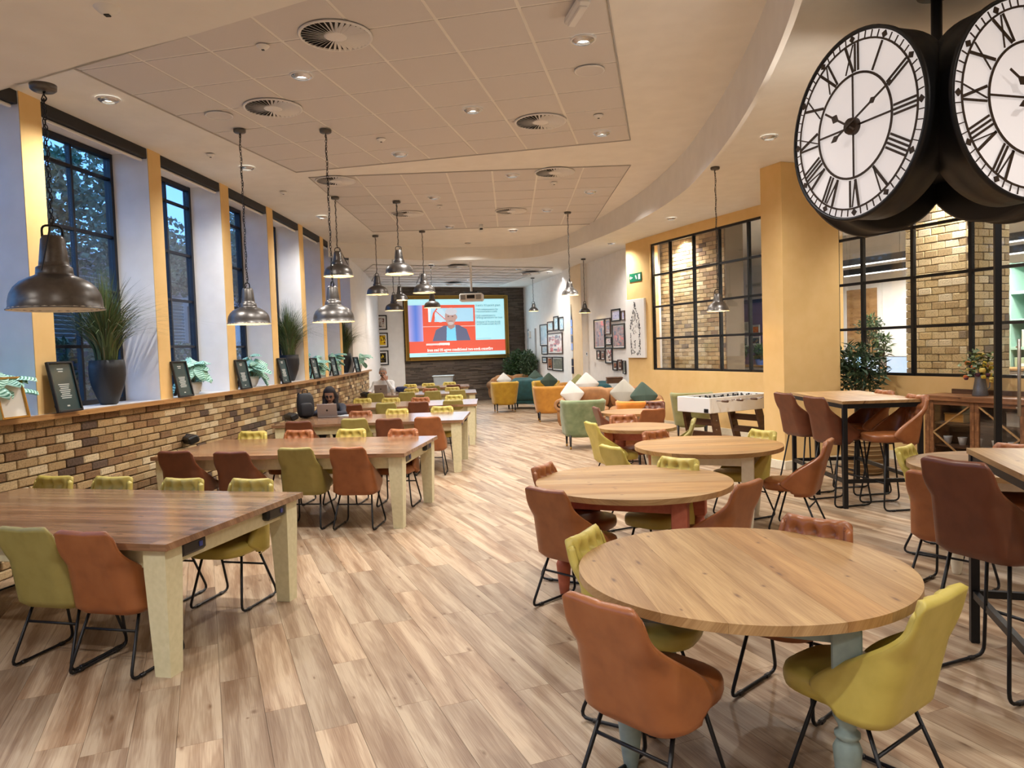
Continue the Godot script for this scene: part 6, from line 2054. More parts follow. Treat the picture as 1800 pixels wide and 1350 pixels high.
func build_office() -> void:
	var f := right_xf()
	var w := setting("wall_office", "white office walls beyond the grid windows")
	w.transform = f
	slab(w, "plaster", Vector3(-9, 0, -4.7), Vector3(20, CEIL, -4.5), M["white plaster"])
	slab(w, "plaster", Vector3(-6, 0, -4.5), Vector3(-5.8, CEIL, -2.0), M["white plaster"])
	slab(w, "office_carpet", Vector3(-9, -0.006, -4.5), Vector3(20, -0.001, -0.1), mat("office carpet", c8(120, 116, 112), 0.95))
	# purple end
	var q := rect_on(right_at, f, 1262, 524, 1348, 650, -4.4)
	var pl := rect_on(right_at, f, 1262, 524, 1348, 650, -4.4)
	slab(w, "purple_panel", Vector3(right_at(1262, 560, -4.44).x, 0, -4.5), Vector3(right_at(1352, 560, -4.44).x, 2.75, -4.44), mat("purple paint", c8(128, 108, 140), 0.8))
	slab(w, "dark_beam", Vector3(right_at(1262, 560, -4.4).x, 2.75, -4.5), Vector3(right_at(1352, 560, -4.4).x, 2.83, -4.36), M["black paint"])
	slab(w, "dark_post", Vector3(right_at(1294, 560, -4.4).x, 0, -4.5), Vector3(right_at(1300, 560, -4.4).x, 2.75, -4.36), mat("navy post", c8(34, 40, 60), 0.5))
	var k := 140
	for e in [[1306, 566, 1317, 585, [c8(210, 206, 200), c8(180, 176, 170)], "small white framed notice on the purple office wall"], [1322, 571, 1336, 588, [c8(226, 120, 50), c8(236, 150, 70), c8(190, 90, 60)], "orange framed print on the purple office wall"], [1300, 591, 1316, 610, [c8(150, 160, 170), c8(190, 190, 190), c8(100, 110, 120)], "grey framed print low on the purple office wall"], [1320, 591, 1337, 607, [c8(90, 110, 120), c8(190, 160, 110), c8(120, 70, 60)], "framed landscape print low on the purple office wall"]]:
		var b := rect_on(right_at, f, e[0], e[1], e[2], e[3], -4.43)
		k += 1
		picture("office_print", e[5], "picture", b[0], b[1], 0.03, M["white plastic"], art_mat(k, 16, 20, e[4]), 0.02)
	# small sign on the white office wall
	q = rect_on(right_at, f, 1311, 498, 1337, 505, -4.48)
	var sg := thing("office_sign", "small pale sign high on the white office wall", "sign", q[0].origin)
	sg.basis = f.basis
	part(sg, "board", box_mesh(Vector3(q[1].x, q[1].y, 0.01), 0.002), mat("pale sign", c8(206, 204, 196), 0.5))
	part(sg, "border", box_mesh(Vector3(q[1].x * 0.9, q[1].y * 0.2, 0.004)), mat("grey grille", c8(150, 150, 150), 0.7), Transform3D(Basis(), Vector3(0, 0, 0.006)))
	# oak doors
	var a := right_at(1491, 560, -4.48).x; var b2 := right_at(1545, 560, -4.48).x
	var hgt := right_at(1518, 508, -4.48).y
	var dr := setting("door_3", "pair of plain oak doors in the office", "door")
	dr.transform = f * Transform3D(Basis(), Vector3(a, 0, -4.46))
	var mw := (b2 - a) / 2
	for i in 2:
		var lf := part(dr, "leaf", box_mesh(Vector3(mw - 0.01, hgt, 0.05), 0.003), M["pale wood"], Transform3D(Basis(), Vector3(mw * (i + 0.5), hgt / 2, 0)))
		part(lf, "lever", box_mesh(Vector3(0.12, 0.02, 0.03), 0.004), M["chrome"], Transform3D(Basis(), Vector3((0.5 - i) * mw * 0.7, -hgt / 2 + 1.0, 0.04)))
	for x in [-0.05, mw * 2 + 0.05]: part(dr, "jamb", box_mesh(Vector3(0.09, hgt + 0.08, 0.07), 0.003), M["white metal"], Transform3D(Basis(), Vector3(x, hgt / 2 + 0.04, 0)))
	# hanging light bars
	for e in [[1478, 1594, 466, 455, -2.4], [1484, 1594, 485, 470, -3.4], [1762, 1830, 425, 415, -2.4], [1762, 1830, 448, 436, -3.0], [1762, 1830, 476, 468, -3.8]]:
		var p0 := right_at(e[0], e[2], e[4]); var p1 := right_at(e[1], e[3], e[4])
		var y := (p0.y + p1.y) / 2
		var ln := absf(p1.x - p0.x)
		var lb := thing("light_bar", "black hanging light bar glowing white underneath in the office", "light", f * Vector3((p0.x + p1.x) / 2, y, e[4]), 0, "office light bars")
		lb.basis = f.basis
		part(lb, "housing", box_mesh(Vector3(ln, 0.12, 0.06), 0.006), M["black paint"], Transform3D(Basis(), Vector3(0, 0.05, 0)))
		part(lb, "diffuser", box_mesh(Vector3(ln - 0.02, 0.02, 0.05), 0.004), glow("light bar glow", Color(1, 0.99, 0.97), 3.0), Transform3D(Basis(), Vector3(0, -0.02, 0)))
		for sx in [-0.4, 0.4]:
			var s := tool()
			tube(s, [Vector3(sx * ln, 0.1, 0), Vector3(sx * ln, CEIL - y, 0)], 0.004, 4)
			part(lb, "wire", done(s), M["chrome"])
		var al := AreaLight3D.new()
		al.name = "bar_light"
		lb.add_child(al)
		al.area_size = Vector2(ln, 0.06)
		al.light_energy = 6.0
		al.light_color = Color(1.0, 0.97, 0.92)
		al.position = Vector3(0, -0.06, 0)
		al.rotation.x = -PI / 2
		al.shadow_enabled = true
	for e in [[4.5, -1.7], [8.6, -2.0], [1.2, -2.6], [6.4, -1.4], [10.0, -1.6]]:
		var t := thing("downlight", "recessed round downlight in the office ceiling behind the grid windows", "light", f * Vector3(e[0], CEIL - 0.012, e[1]), 0, "office ceiling downlights")
		var s := tool(true)
		lathe(s, [[0.1, 0.01], [0.1, -0.004], [0.094, -0.008], [0.06, -0.002]], 24)
		part(t, "rim", done(s), M["white metal"])
		s = tool()
		lathe(s, [[0.0, -0.001], [0.06, -0.001]], 20)
		part(t, "lens", done(s), M["downlight glow"])
		spot(t, Vector3(0, -0.03, 0), 4.0, 75.0, Color(1, 0.97, 0.92), 0.05, 1.0)
	# wall washers on the brick piers
	for e in [[1188, 432, -0.42, "beside the first grid window"], [1680, 395, -0.42, "behind the hanging clock"]]:
		var p := right_at(e[0], e[1], -0.3)
		var t := thing("wall_washer", "small ceiling spotlight washing the brick pier " + e[3], "light", f * Vector3(p.x, CEIL - 0.05, -0.32))
		var s := tool(true)
		lathe(s, [[0.0, 0.05], [0.05, 0.05], [0.05, -0.04], [0.042, -0.045]], 20)
		part(t, "housing", done(s), M["white metal"])
		s = tool()
		lathe(s, [[0.0, -0.03], [0.045, -0.03]], 20)
		part(t, "lens", done(s), M["downlight glow"])
		spot(t, Vector3(0, -0.06, 0), 9.0, 70.0, Color(1, 0.97, 0.93), 0.04, 0.9)
	# brick piers behind the glass
	var tones := [[206, 184, 138], [220, 200, 158], [186, 162, 120], [228, 214, 180], [170, 148, 112], [140, 126, 108], [214, 194, 150]]
	var mats := brick_materials("pale", tones)
	var wt := [0.28, 0.22, 0.16, 0.12, 0.08, 0.05, 0.09]
	var x0 := right_at(1146, 560, -0.55).x - 0.1; var x1 := right_at(1276, 560, -0.55).x
	var pier := setting("brick_pier", "pale brick pier behind the first grid window")
	pier.transform = f
	slab(pier, "mortar_core", Vector3(x0, 0, -1.0), Vector3(x1, CEIL, -0.57), M["mortar"])
	lay_bricks(pier, func(s: float) -> Transform3D: return Transform3D(Basis(), Vector3(x0 + s, 0, -0.55)), x1 - x0, 0.95, CEIL, 0.086, 0.225, mats, wt, 78, 300)
	x0 = right_at(1592, 560, -0.55).x; x1 = right_at(1711, 560, -0.55).x
	pier = setting("brick_pier", "pale brick pier behind the second grid window beside the clock")
	pier.transform = f
	slab(pier, "mortar_core", Vector3(x0 + 0.02, 0, -1.3), Vector3(x1 - 0.02, CEIL, -0.57), M["mortar"])
	lay_bricks(pier, func(s: float) -> Transform3D: return Transform3D(Basis(), Vector3(x0 + s, 0, -0.55)), x1 - x0, 0.95, CEIL, 0.105, 0.21, mats, wt, 79, 290)
	lay_bricks(pier, func(s: float) -> Transform3D: return Transform3D(Basis(Vector3.UP, PI / 2), Vector3(x1, 0, -0.55 - s)), 0.75, 0.95, CEIL, 0.105, 0.21, mats, wt, 80, 140)
	# counter, plants, screens
	var cy := 1.02
	var ct := thing("office_counter", "long pale office counter behind the grid windows", "counter", f * Vector3(right_at(1440, 640, -3.2).x, 0, -3.2))
	ct.basis = f.basis
	part(ct, "counter_top", box_mesh(Vector3(9, 0.04, 0.5), 0.006), M["pale wood"], Transform3D(Basis(), Vector3(0, cy - 0.02 + 0.15, 0)))
	part(ct, "counter_front", box_mesh(Vector3(8.9, cy + 0.1, 0.4), 0.006), M["white metal"], Transform3D(Basis(), Vector3(0, (cy + 0.1) / 2, -0.02)))
	for e in [[1303, 640, -3.2, 0.42, 0.2, "spiky green plant in a yellow pot on the office counter", c8(190, 150, 70)], [1335, 638, -3.2, 0.34, 0.14, "white flowering plant in a blue pot on the office counter", c8(40, 90, 170)], [1550, 625, -3.2, 0.5, 0.16, "narrow green plant on the office counter", c8(90, 84, 78)]]:
		var p := right_at(e[0], e[1], e[2])
		potted_bush(e[5], f * Vector3(p.x, cy + 0.13, e[2]), 0.1, 0.16, Vector3(0, e[3] * 0.8, 0), Vector3(e[4], e[3] * 0.55, e[4]), 160, 0.16, Color(0.08, 0.14, 0.05), 620 + int(e[0]), mat("pot %s" % e[6], e[6], 0.5))
	var p := right_at(1530, 620, -3.2)
	potted_bush("round clipped topiary tree on the office counter", f * Vector3(p.x, cy + 0.13, -3.2), 0.1, 0.18, Vector3(0, 0.78, 0), Vector3(0.26, 0.26, 0.26), 500, 0.09, Color(0.04, 0.09, 0.03), 640, M["black planter"])
	# desk with screens close behind the glass
	var dt := right_at(1540, 650, -0.9).x
	var dk := thing("office_desk", "white office desk right behind the second grid window", "desk", f * Vector3(dt, 0, -0.95))
	dk.basis = f.basis
	part(dk, "desk_top", box_mesh(Vector3(2.3, 0.03, 0.7), 0.004), M["white metal"], Transform3D(Basis(), Vector3(0, 0.735, 0)))
	for sx in [-1, 1]: part(dk, "leg", box_mesh(Vector3(0.05, 0.72, 0.6), 0.004), M["white metal"], Transform3D(Basis(), Vector3(sx * 1.1, 0.36, 0)))
	for e in [[1583, "bright computer monitor beside the seated office worker"], [1494, "blue computer monitor behind the ficus leaves"], [1524, "second blue computer monitor behind the ficus leaves"]]:
		var mx := right_at(e[0], 640, -1.05).x
		monitor(e[1], f * Vector3(mx, 0.95, -1.05), f.basis, 0.5, 0.36)
		var rs := thing("monitor_riser", "low block raising the " + e[1].replace("bright ", "").replace("blue ", ""), "stand", f * Vector3(mx, 0.75, -1.05))
		rs.basis = f.basis
		part(rs, "riser_block", box_mesh(Vector3(0.3, 0.2, 0.2), 0.01), M["black plastic"], Transform3D(Basis(), Vector3(0, 0.1, 0)))
	# mint shelves at the right edge
	var st := right_at(1765, 600, -3.3).x
	var sh := thing("mint_shelves", "mint green open shelves at the office end", "shelving", f * Vector3(st, 0, -3.6))
	sh.basis = f.basis
	var mint := mat("mint paint", c8(150, 190, 176), 0.6)
	for i in 4: part(sh, "upright", box_mesh(Vector3(0.06, 2.9, 0.35), 0.004), mint, Transform3D(Basis(), Vector3(i * 0.7, 1.45, 0)))
	for i in 7: part(sh, "shelf", box_mesh(Vector3(2.1, 0.05, 0.35), 0.004), mint, Transform3D(Basis(), Vector3(1.05, 0.1 + i * 0.46, 0)))
	part(sh, "back", box_mesh(Vector3(2.1, 2.9, 0.02)), mat("mint back", c8(120, 140, 130), 0.7), Transform3D(Basis(), Vector3(1.05, 1.45, -0.17)))
	var r := RandomNumberGenerator.new(); r.seed = 71
	var cols := ["sage", "grey", "rust", "cream", "navy", "plum"]
	var tint := [c8(140, 160, 130), c8(120, 120, 120), c8(160, 90, 60), c8(220, 210, 190), c8(50, 60, 90), c8(100, 60, 80)]
	for i in 6:
		var bx := thing("file_box", "%s file box on the mint office shelves" % cols[i], "box", f * Vector3(st + 0.2 + (i % 3) * 0.7 + (0.12 if i > 2 else 0.0), 0.125 + (2 + i / 2) * 0.46, -3.58))
		bx.basis = f.basis
		part(bx, "box_body", box_mesh(Vector3(0.26, 0.28, 0.26), 0.006), mat("file %d" % i, tint[i], 0.7), Transform3D(Basis(), Vector3(0, 0.14, 0)))
		part(bx, "label_plate", box_mesh(Vector3(0.08, 0.05, 0.004)), M["white plastic"], Transform3D(Basis(), Vector3(0, 0.16, 0.132)))

# ---------------------------------------------------------------- people
func cap_dist(p: Vector3, a: Vector3, b: Vector3, ra: float, rb: float) -> float:
	var ab := b - a
	var h := clampf((p - a).dot(ab) / maxf(ab.length_squared(), 1e-8), 0.0, 1.0)
	return (p - a - ab * h).length() - lerpf(ra, rb, h)

func field_surface(s: SurfaceTool, bones: Array, cell: float, k: float) -> void:
	var lo := Vector3.ONE * 1e9; var hi := -lo
	for b in bones:
		for e in [[b[0], b[2]], [b[1], b[3]]]:
			lo = lo.min(e[0] - Vector3.ONE * (e[1] + 0.03)); hi = hi.max(e[0] + Vector3.ONE * (e[1] + 0.03))
	var nx := int((hi.x - lo.x) / cell) + 2; var ny := int((hi.y - lo.y) / cell) + 2; var nz := int((hi.z - lo.z) / cell) + 2
	var fd := PackedFloat32Array(); fd.resize(nx * ny * nz); fd.fill(1.0)
	for b in bones:
		var m := maxf(b[2], b[3]) + k + cell
		var a: Vector3 = ((b[0] as Vector3).min(b[1]) - Vector3.ONE * m - lo) / cell
		var z: Vector3 = ((b[0] as Vector3).max(b[1]) + Vector3.ONE * m - lo) / cell
		for i in range(maxi(0, int(a.x)), mini(nx, int(z.x) + 2)):
			for j in range(maxi(0, int(a.y)), mini(ny, int(z.y) + 2)):
				for l in range(maxi(0, int(a.z)), mini(nz, int(z.z) + 2)):
					var d := cap_dist(lo + Vector3(i, j, l) * cell, b[0], b[1], b[2], b[3])
					var n := (i * ny + j) * nz + l
					var o := fd[n]
					var h := maxf(k - absf(o - d), 0.0) / k
					fd[n] = minf(o, d) - h * h * k * 0.25
	var at := {}
	var corner := [0, 1, nz, nz + 1, ny * nz, ny * nz + 1, ny * nz + nz, ny * nz + nz + 1]
	var off := [Vector3(0, 0, 0), Vector3(0, 0, 1), Vector3(0, 1, 0), Vector3(0, 1, 1), Vector3(1, 0, 0), Vector3(1, 0, 1), Vector3(1, 1, 0), Vector3(1, 1, 1)]
	var edges := [[0, 1], [2, 3], [4, 5], [6, 7], [0, 2], [1, 3], [4, 6], [5, 7], [0, 4], [1, 5], [2, 6], [3, 7]]
	for i in nx - 1:
		for j in ny - 1:
			for l in nz - 1:
				var n := (i * ny + j) * nz + l
				var first := fd[n] < 0.0
				var mixed := false
				for c in 7:
					if (fd[n + corner[c + 1]] < 0.0) != first:
						mixed = true
						break
				if not mixed: continue
				var sum := Vector3.ZERO
				var cnt := 0
				for e in edges:
					var u := fd[n + corner[e[0]]]; var v := fd[n + corner[e[1]]]
					if (u < 0.0) != (v < 0.0):
						sum += (off[e[0]] as Vector3).lerp(off[e[1]], u / (u - v))
						cnt += 1
				var p: Vector3 = lo + (Vector3(i, j, l) + sum / cnt) * cell
				var best := 1e9
				var col := Color.WHITE
				for b in bones:
					var d := cap_dist(p, b[0], b[1], b[2], b[3])
					if d < best - 0.0005:
						best = d
						col = b[4]
				at[n] = [p, col]
	var sx := ny * nz; var sy := nz
	for n in at:
		var l: int = n % nz
		var j: int = (n / nz) % ny
		var i: int = n / sx
		for ax in 3:
			var st: int = [sx, sy, 1][ax]
			var u: int = [sy, 1, sx][ax]
			var w: int = [1, sx, sy][ax]
			if (ax == 0 and (j == 0 or l == 0)) or (ax == 1 and (l == 0 or i == 0)) or (ax == 2 and (i == 0 or j == 0)): continue
			var f0 := fd[n]; var f1 := fd[n + st]
			if (f0 < 0.0) == (f1 < 0.0): continue
			if not (at.has(n - u) and at.has(n - w) and at.has(n - u - w)): continue
			var q := [at[n], at[n - u], at[n - u - w], at[n - w]]
			var order := [0, 2, 1, 0, 3, 2] if f0 < 0.0 else [0, 1, 2, 0, 2, 3]
			for o in order:
				s.set_color(q[o][1])
				s.add_vertex(q[o][0])

func mirror(b: Array) -> Array:
	var m := Vector3(-1, 1, 1)
	return [b[0] * m, b[1] * m, b[2], b[3], b[4]]

func hand_bones(wrist: Vector3, dir: Vector3, palm_n: Vector3, c: Color, curl: float, thumb_side: float) -> Array:
	var d := dir.normalized()
	var side := d.cross(palm_n).normalized()
	var out := []
	for i in 4:
		var o := side * (i - 1.5) * 0.021
		var base := wrist + d * 0.085 + o
		out.append([wrist + o * 0.6, base, 0.015, 0.013, c])
		var l: float = [0.04, 0.046, 0.043, 0.033][i]
		var d2 := (d + palm_n * curl).normalized()
		var d3 := (d + palm_n * curl * 2.4).normalized()
		out.append([base, base + d2 * l, 0.0095, 0.009, c])
		out.append([base + d2 * l, base + d2 * l + d3 * l * 0.75, 0.009, 0.008, c])
	var th := wrist + d * 0.03 - side * 0.035 * thumb_side
	var td := (d * 0.75 - side * 0.55 * thumb_side + palm_n * 0.2).normalized()
	out.append([th, th + td * 0.04, 0.012, 0.01, c])
	out.append([th + td * 0.04, th + td * 0.04 + (td + d * 0.5).normalized() * 0.03, 0.0095, 0.009, c])
	return out

func person(label: String, at: Vector3, turn: float, body: Array, head: Array, hands: Array) -> Node3D:
	var t := thing("person", label, "person", at, turn)
	var s := tool(true)
	field_surface(s, body, 0.016, 0.05)
	if head.size(): field_surface(s, head, 0.007, 0.018)
	for h in hands: field_surface(s, h, 0.005, 0.006)
	var m := mat("person colours", Color.WHITE, 0.75)
	m.vertex_color_use_as_albedo = true
	part(t, "body", done(s), m)
	return t

func head_bones(c: Vector3, nod: float, skin: Color, hair: Color, long: bool, beard: Color) -> Array:
	var b := Basis(Vector3(1, 0, 0), nod)
	var P := func(x: float, y: float, z: float) -> Vector3: return c + b * Vector3(x, y, z)
	var lip := Color(skin.r * 0.75, skin.g * 0.5, skin.b * 0.5)
	var dark := Color(0.02, 0.016, 0.015)
	var out := [
		[P.call(0, 0.03, 0.0), P.call(0, -0.03, -0.02), 0.082, 0.068, skin], [P.call(0, -0.05, -0.035), P.call(0, -0.085, -0.045), 0.05, 0.034, skin],
		[P.call(0, 0.0, -0.085), P.call(0, -0.03, -0.1), 0.011, 0.015, skin],
		[P.call(-0.02, -0.062, -0.082), P.call(0.02, -0.062, -0.082), 0.009, 0.009, lip],
		[P.call(-0.045, 0.022, -0.076), P.call(-0.018, 0.022, -0.085), 0.008, 0.008, hair], [P.call(0.018, 0.022, -0.085), P.call(0.045, 0.022, -0.076), 0.008, 0.008, hair],
		[P.call(-0.032, 0.002, -0.08), P.call(-0.028, 0.002, -0.081), 0.009, 0.009, dark], [P.call(0.028, 0.002, -0.081), P.call(0.032, 0.002, -0.08), 0.009, 0.009, dark],
		[P.call(-0.085, 0.01, 0.0), P.call(-0.085, -0.03, 0.0), 0.014, 0.012, skin], [P.call(0.085, 0.01, 0.0), P.call(0.085, -0.03, 0.0), 0.014, 0.012, skin],
		[P.call(0, 0.06, 0.015), P.call(0, 0.04, 0.03), 0.086, 0.088, hair]]
	if long:
		for sx in [-1.0, 1.0]:
			out.append([P.call(sx * 0.055, 0.06, 0.0), P.call(sx * 0.092, -0.06, 0.02), 0.045, 0.04, hair])
			out.append([P.call(sx * 0.092, -0.06, 0.02), c + Vector3(sx * 0.10, -0.22, -0.01), 0.04, 0.035, hair])
		out.append([P.call(0, 0.0, 0.05), c + Vector3(0, -0.24, 0.1), 0.075, 0.06, hair])
	else:
		out.append([P.call(-0.04, -0.055, -0.06), P.call(0.04, -0.055, -0.06), 0.03, 0.03, beard])
		out.append([P.call(0, -0.08, -0.06), P.call(0, -0.092, -0.056), 0.03, 0.026, beard])
	return out

func build_people() -> void:
	var skin1 := Color(0.36, 0.19, 0.12); var skin2 := Color(0.5, 0.28, 0.2)
	var black := Color(0.012, 0.011, 0.013); var navy := Color(0.02, 0.024, 0.045); var white := Color(0.72, 0.74, 0.78)
	var trousers := Color(0.03, 0.03, 0.04)
	# woman at the third table
	var p := at_z(581, 700, -12.42)
	var hc := Vector3(0, 1.09, -0.17)
	var body := [[Vector3(0, 0.53, 0.08), Vector3(0, 0.74, 0.0), 0.135, 0.13, navy], [Vector3(0, 0.74, 0.0), Vector3(0, 0.88, -0.07), 0.13, 0.09, navy], [Vector3(0, 0.9, -0.09), Vector3(0, 0.99, -0.13), 0.05, 0.045, skin1]]
	for b in [[Vector3(0.06, 0.88, -0.06), Vector3(0.17, 0.865, -0.06), 0.07, 0.062, navy], [Vector3(0.17, 0.865, -0.06), Vector3(0.23, 0.77, -0.26), 0.06, 0.046, navy], [Vector3(0.23, 0.77, -0.26), Vector3(0.11, 0.805, -0.46), 0.046, 0.034, navy], [Vector3(0.09, 0.52, 0.05), Vector3(0.11, 0.5, -0.36), 0.085, 0.06, trousers], [Vector3(0.11, 0.5, -0.36), Vector3(0.11, 0.08, -0.33), 0.058, 0.04, trousers], [Vector3(0.11, 0.05, -0.33), Vector3(0.11, 0.04, -0.46), 0.04, 0.034, black]]:
		body.append(b); body.append(mirror(b))
	var hands := [hand_bones(Vector3(0.105, 0.805, -0.47), Vector3(-0.15, -0.05, -1), Vector3(0, -1, 0), skin1, 0.25, -1.0), hand_bones(Vector3(-0.105, 0.805, -0.47), Vector3(0.15, -0.05, -1), Vector3(0, -1, 0), skin1, 0.25, 1.0)]
	var w := person("person with long dark hair and glasses in a dark top working at a laptop", Vector3(p.x, 0, p.z - 0.1), PI + 0.05, body, head_bones(hc, -0.5, skin1, black, true, black), hands)
	var gl := tool(true)
	var hb := Basis(Vector3(1, 0, 0), -0.5)
	for sx in [-1, 1]:
		var pts := []
		for i in 14: pts.append(hc + hb * Vector3(sx * 0.032 + cos(TAU * i / 14) * 0.024, 0.002 + sin(TAU * i / 14) * 0.02, -0.098))
		tube(gl, pts, 0.0025, 5, true)
		tube(gl, [hc + hb * Vector3(sx * 0.056, 0.004, -0.096), hc + hb * Vector3(sx * 0.09, 0.006, -0.01)], 0.002, 4)
	tube(gl, [hc + hb * Vector3(-0.009, 0.004, -0.1), hc + hb * Vector3(0.009, 0.004, -0.1)], 0.002, 4)
	part(w, "glasses", done(gl), M["black plastic"])
	# man at the fifth table
	p = at_z(672, 655, -18.75)
	hc = Vector3(0, 1.26, -0.1)
	body = [[Vector3(0, 0.54, 0.06), Vector3(0, 0.8, 0.03), 0.15, 0.15, white], [Vector3(0, 0.8, 0.03), Vector3(0, 1.0, 0.0), 0.155, 0.11, white], [Vector3(0, 1.02, -0.02), Vector3(0, 1.14, -0.06), 0.058, 0.054, skin2]]
	for b in [[Vector3(0.07, 1.0, 0.0), Vector3(0.2, 0.98, 0.0), 0.08, 0.072, white], [Vector3(0.1, 0.53, 0.05), Vector3(0.13, 0.5, -0.4), 0.09, 0.065, trousers], [Vector3(0.13, 0.5, -0.4), Vector3(0.13, 0.08, -0.36), 0.062, 0.045, trousers], [Vector3(0.13, 0.05, -0.36), Vector3(0.13, 0.04, -0.5), 0.045, 0.036, black]]:
		body.append(b); body.append(mirror(b))
	body.append([Vector3(-0.2, 0.98, 0.0), Vector3(-0.25, 0.79, -0.24), 0.068, 0.05, white])       # arm that props the chin
	body.append([Vector3(-0.25, 0.79, -0.24), Vector3(-0.1, 1.05, -0.24), 0.05, 0.036, white])
	body.append([Vector3(0.2, 0.98, 0.0), Vector3(0.32, 0.8, -0.2), 0.068, 0.05, white])
	body.append([Vector3(0.32, 0.8, -0.2), Vector3(0.36, 0.8, -0.42), 0.048, 0.034, white])
	hands = [hand_bones(Vector3(-0.09, 1.07, -0.24), Vector3(0.45, 1.0, 0.1), Vector3(0.3, 0, 1), skin2, 0.5, 1.0), hand_bones(Vector3(0.36, 0.8, -0.43), Vector3(0.05, -0.05, -1), Vector3(0, -1, 0), skin2, 0.2, -1.0)]
	person("grey haired bearded person in a white shirt resting chin on hand", Vector3(p.x, 0, p.z - 0.1), PI + 0.15, body, head_bones(hc, -0.2, skin2, Color(0.3, 0.29, 0.29), false, Color(0.1, 0.08, 0.07)), hands)
	# office worker seen from behind the glass
	var f := right_xf()
	var q := right_at(1573, 637, -1.65)
	var top := Color(0.7, 0.68, 0.66)
	hc = Vector3(0, 1.16, -0.06)
	body = [[Vector3(0, 0.54, 0.06), Vector3(0, 0.78, 0.03), 0.14, 0.14, top], [Vector3(0, 0.78, 0.03), Vector3(0, 0.93, 0.0), 0.14, 0.1, top], [Vector3(0, 0.95, -0.01), Vector3(0, 1.06, -0.04), 0.05, 0.048, skin2]]
	for b in [[Vector3(0.06, 0.94, 0.0), Vector3(0.18, 0.92, 0.0), 0.075, 0.066, top], [Vector3(0.18, 0.92, 0.0), Vector3(0.22, 0.74, -0.2), 0.062, 0.046, top], [Vector3(0.22, 0.74, -0.2), Vector3(0.14, 0.78, -0.42), 0.046, 0.034, top], [Vector3(0.1, 0.53, 0.05), Vector3(0.12, 0.5, -0.4), 0.09, 0.065, trousers], [Vector3(0.12, 0.5, -0.4), Vector3(0.12, 0.08, -0.36), 0.06, 0.045, trousers], [Vector3(0.12, 0.05, -0.36), Vector3(0.12, 0.04, -0.5), 0.045, 0.036, black]]:
		body.append(b); body.append(mirror(b))
	hands = [hand_bones(Vector3(0.135, 0.78, -0.43), Vector3(-0.1, -0.05, -1), Vector3(0, -1, 0), skin2, 0.25, -1.0), hand_bones(Vector3(-0.135, 0.78, -0.43), Vector3(0.1, -0.05, -1), Vector3(0, -1, 0), skin2, 0.25, 1.0)]
	person("person with short brown hair in a pale top at an office desk", f * Vector3(q.x, 0, -0.62), yaw_to(f.basis.z * -1.0) , body, head_bones(hc, -0.1, skin2, Color(0.07, 0.045, 0.03), false, skin2), hands)

func laptop(label: String, at: Vector3, turn: float) -> void:
	var t := thing("laptop", label, "laptop", at, turn)
	var alu := mat("laptop metal", c8(168, 160, 158), 0.4, 0.6)
	part(t, "base", box_mesh(Vector3(0.31, 0.014, 0.22), 0.004), alu, Transform3D(Basis(), Vector3(0, 0.008, 0)))
	var lid := part(t, "lid", box_mesh(Vector3(0.31, 0.215, 0.008), 0.003), alu, Transform3D(Basis(Vector3(1, 0, 0), 0.3), Vector3(0, 0.118, 0.142)))
	var s := tool(true)
	cushion(s, Vector3.ZERO, Vector3(0.03, 0.004, 0.034), Transform3D(Basis(Vector3(1, 0, 0), PI / 2), Vector3(0, 0.0, 0.0045)), 2.0)
	part(lid, "emblem", done(s), M["black plastic"])
	part(lid, "screen", box_mesh(Vector3(0.29, 0.19, 0.002)), glow("laptop glow", c8(190, 210, 235), 0.6), Transform3D(Basis(), Vector3(0, 0, -0.005)))
	part(t, "keyboard", box_mesh(Vector3(0.27, 0.003, 0.1), 0.001), M["black plastic"], Transform3D(Basis(), Vector3(0, 0.0165, 0.04)))

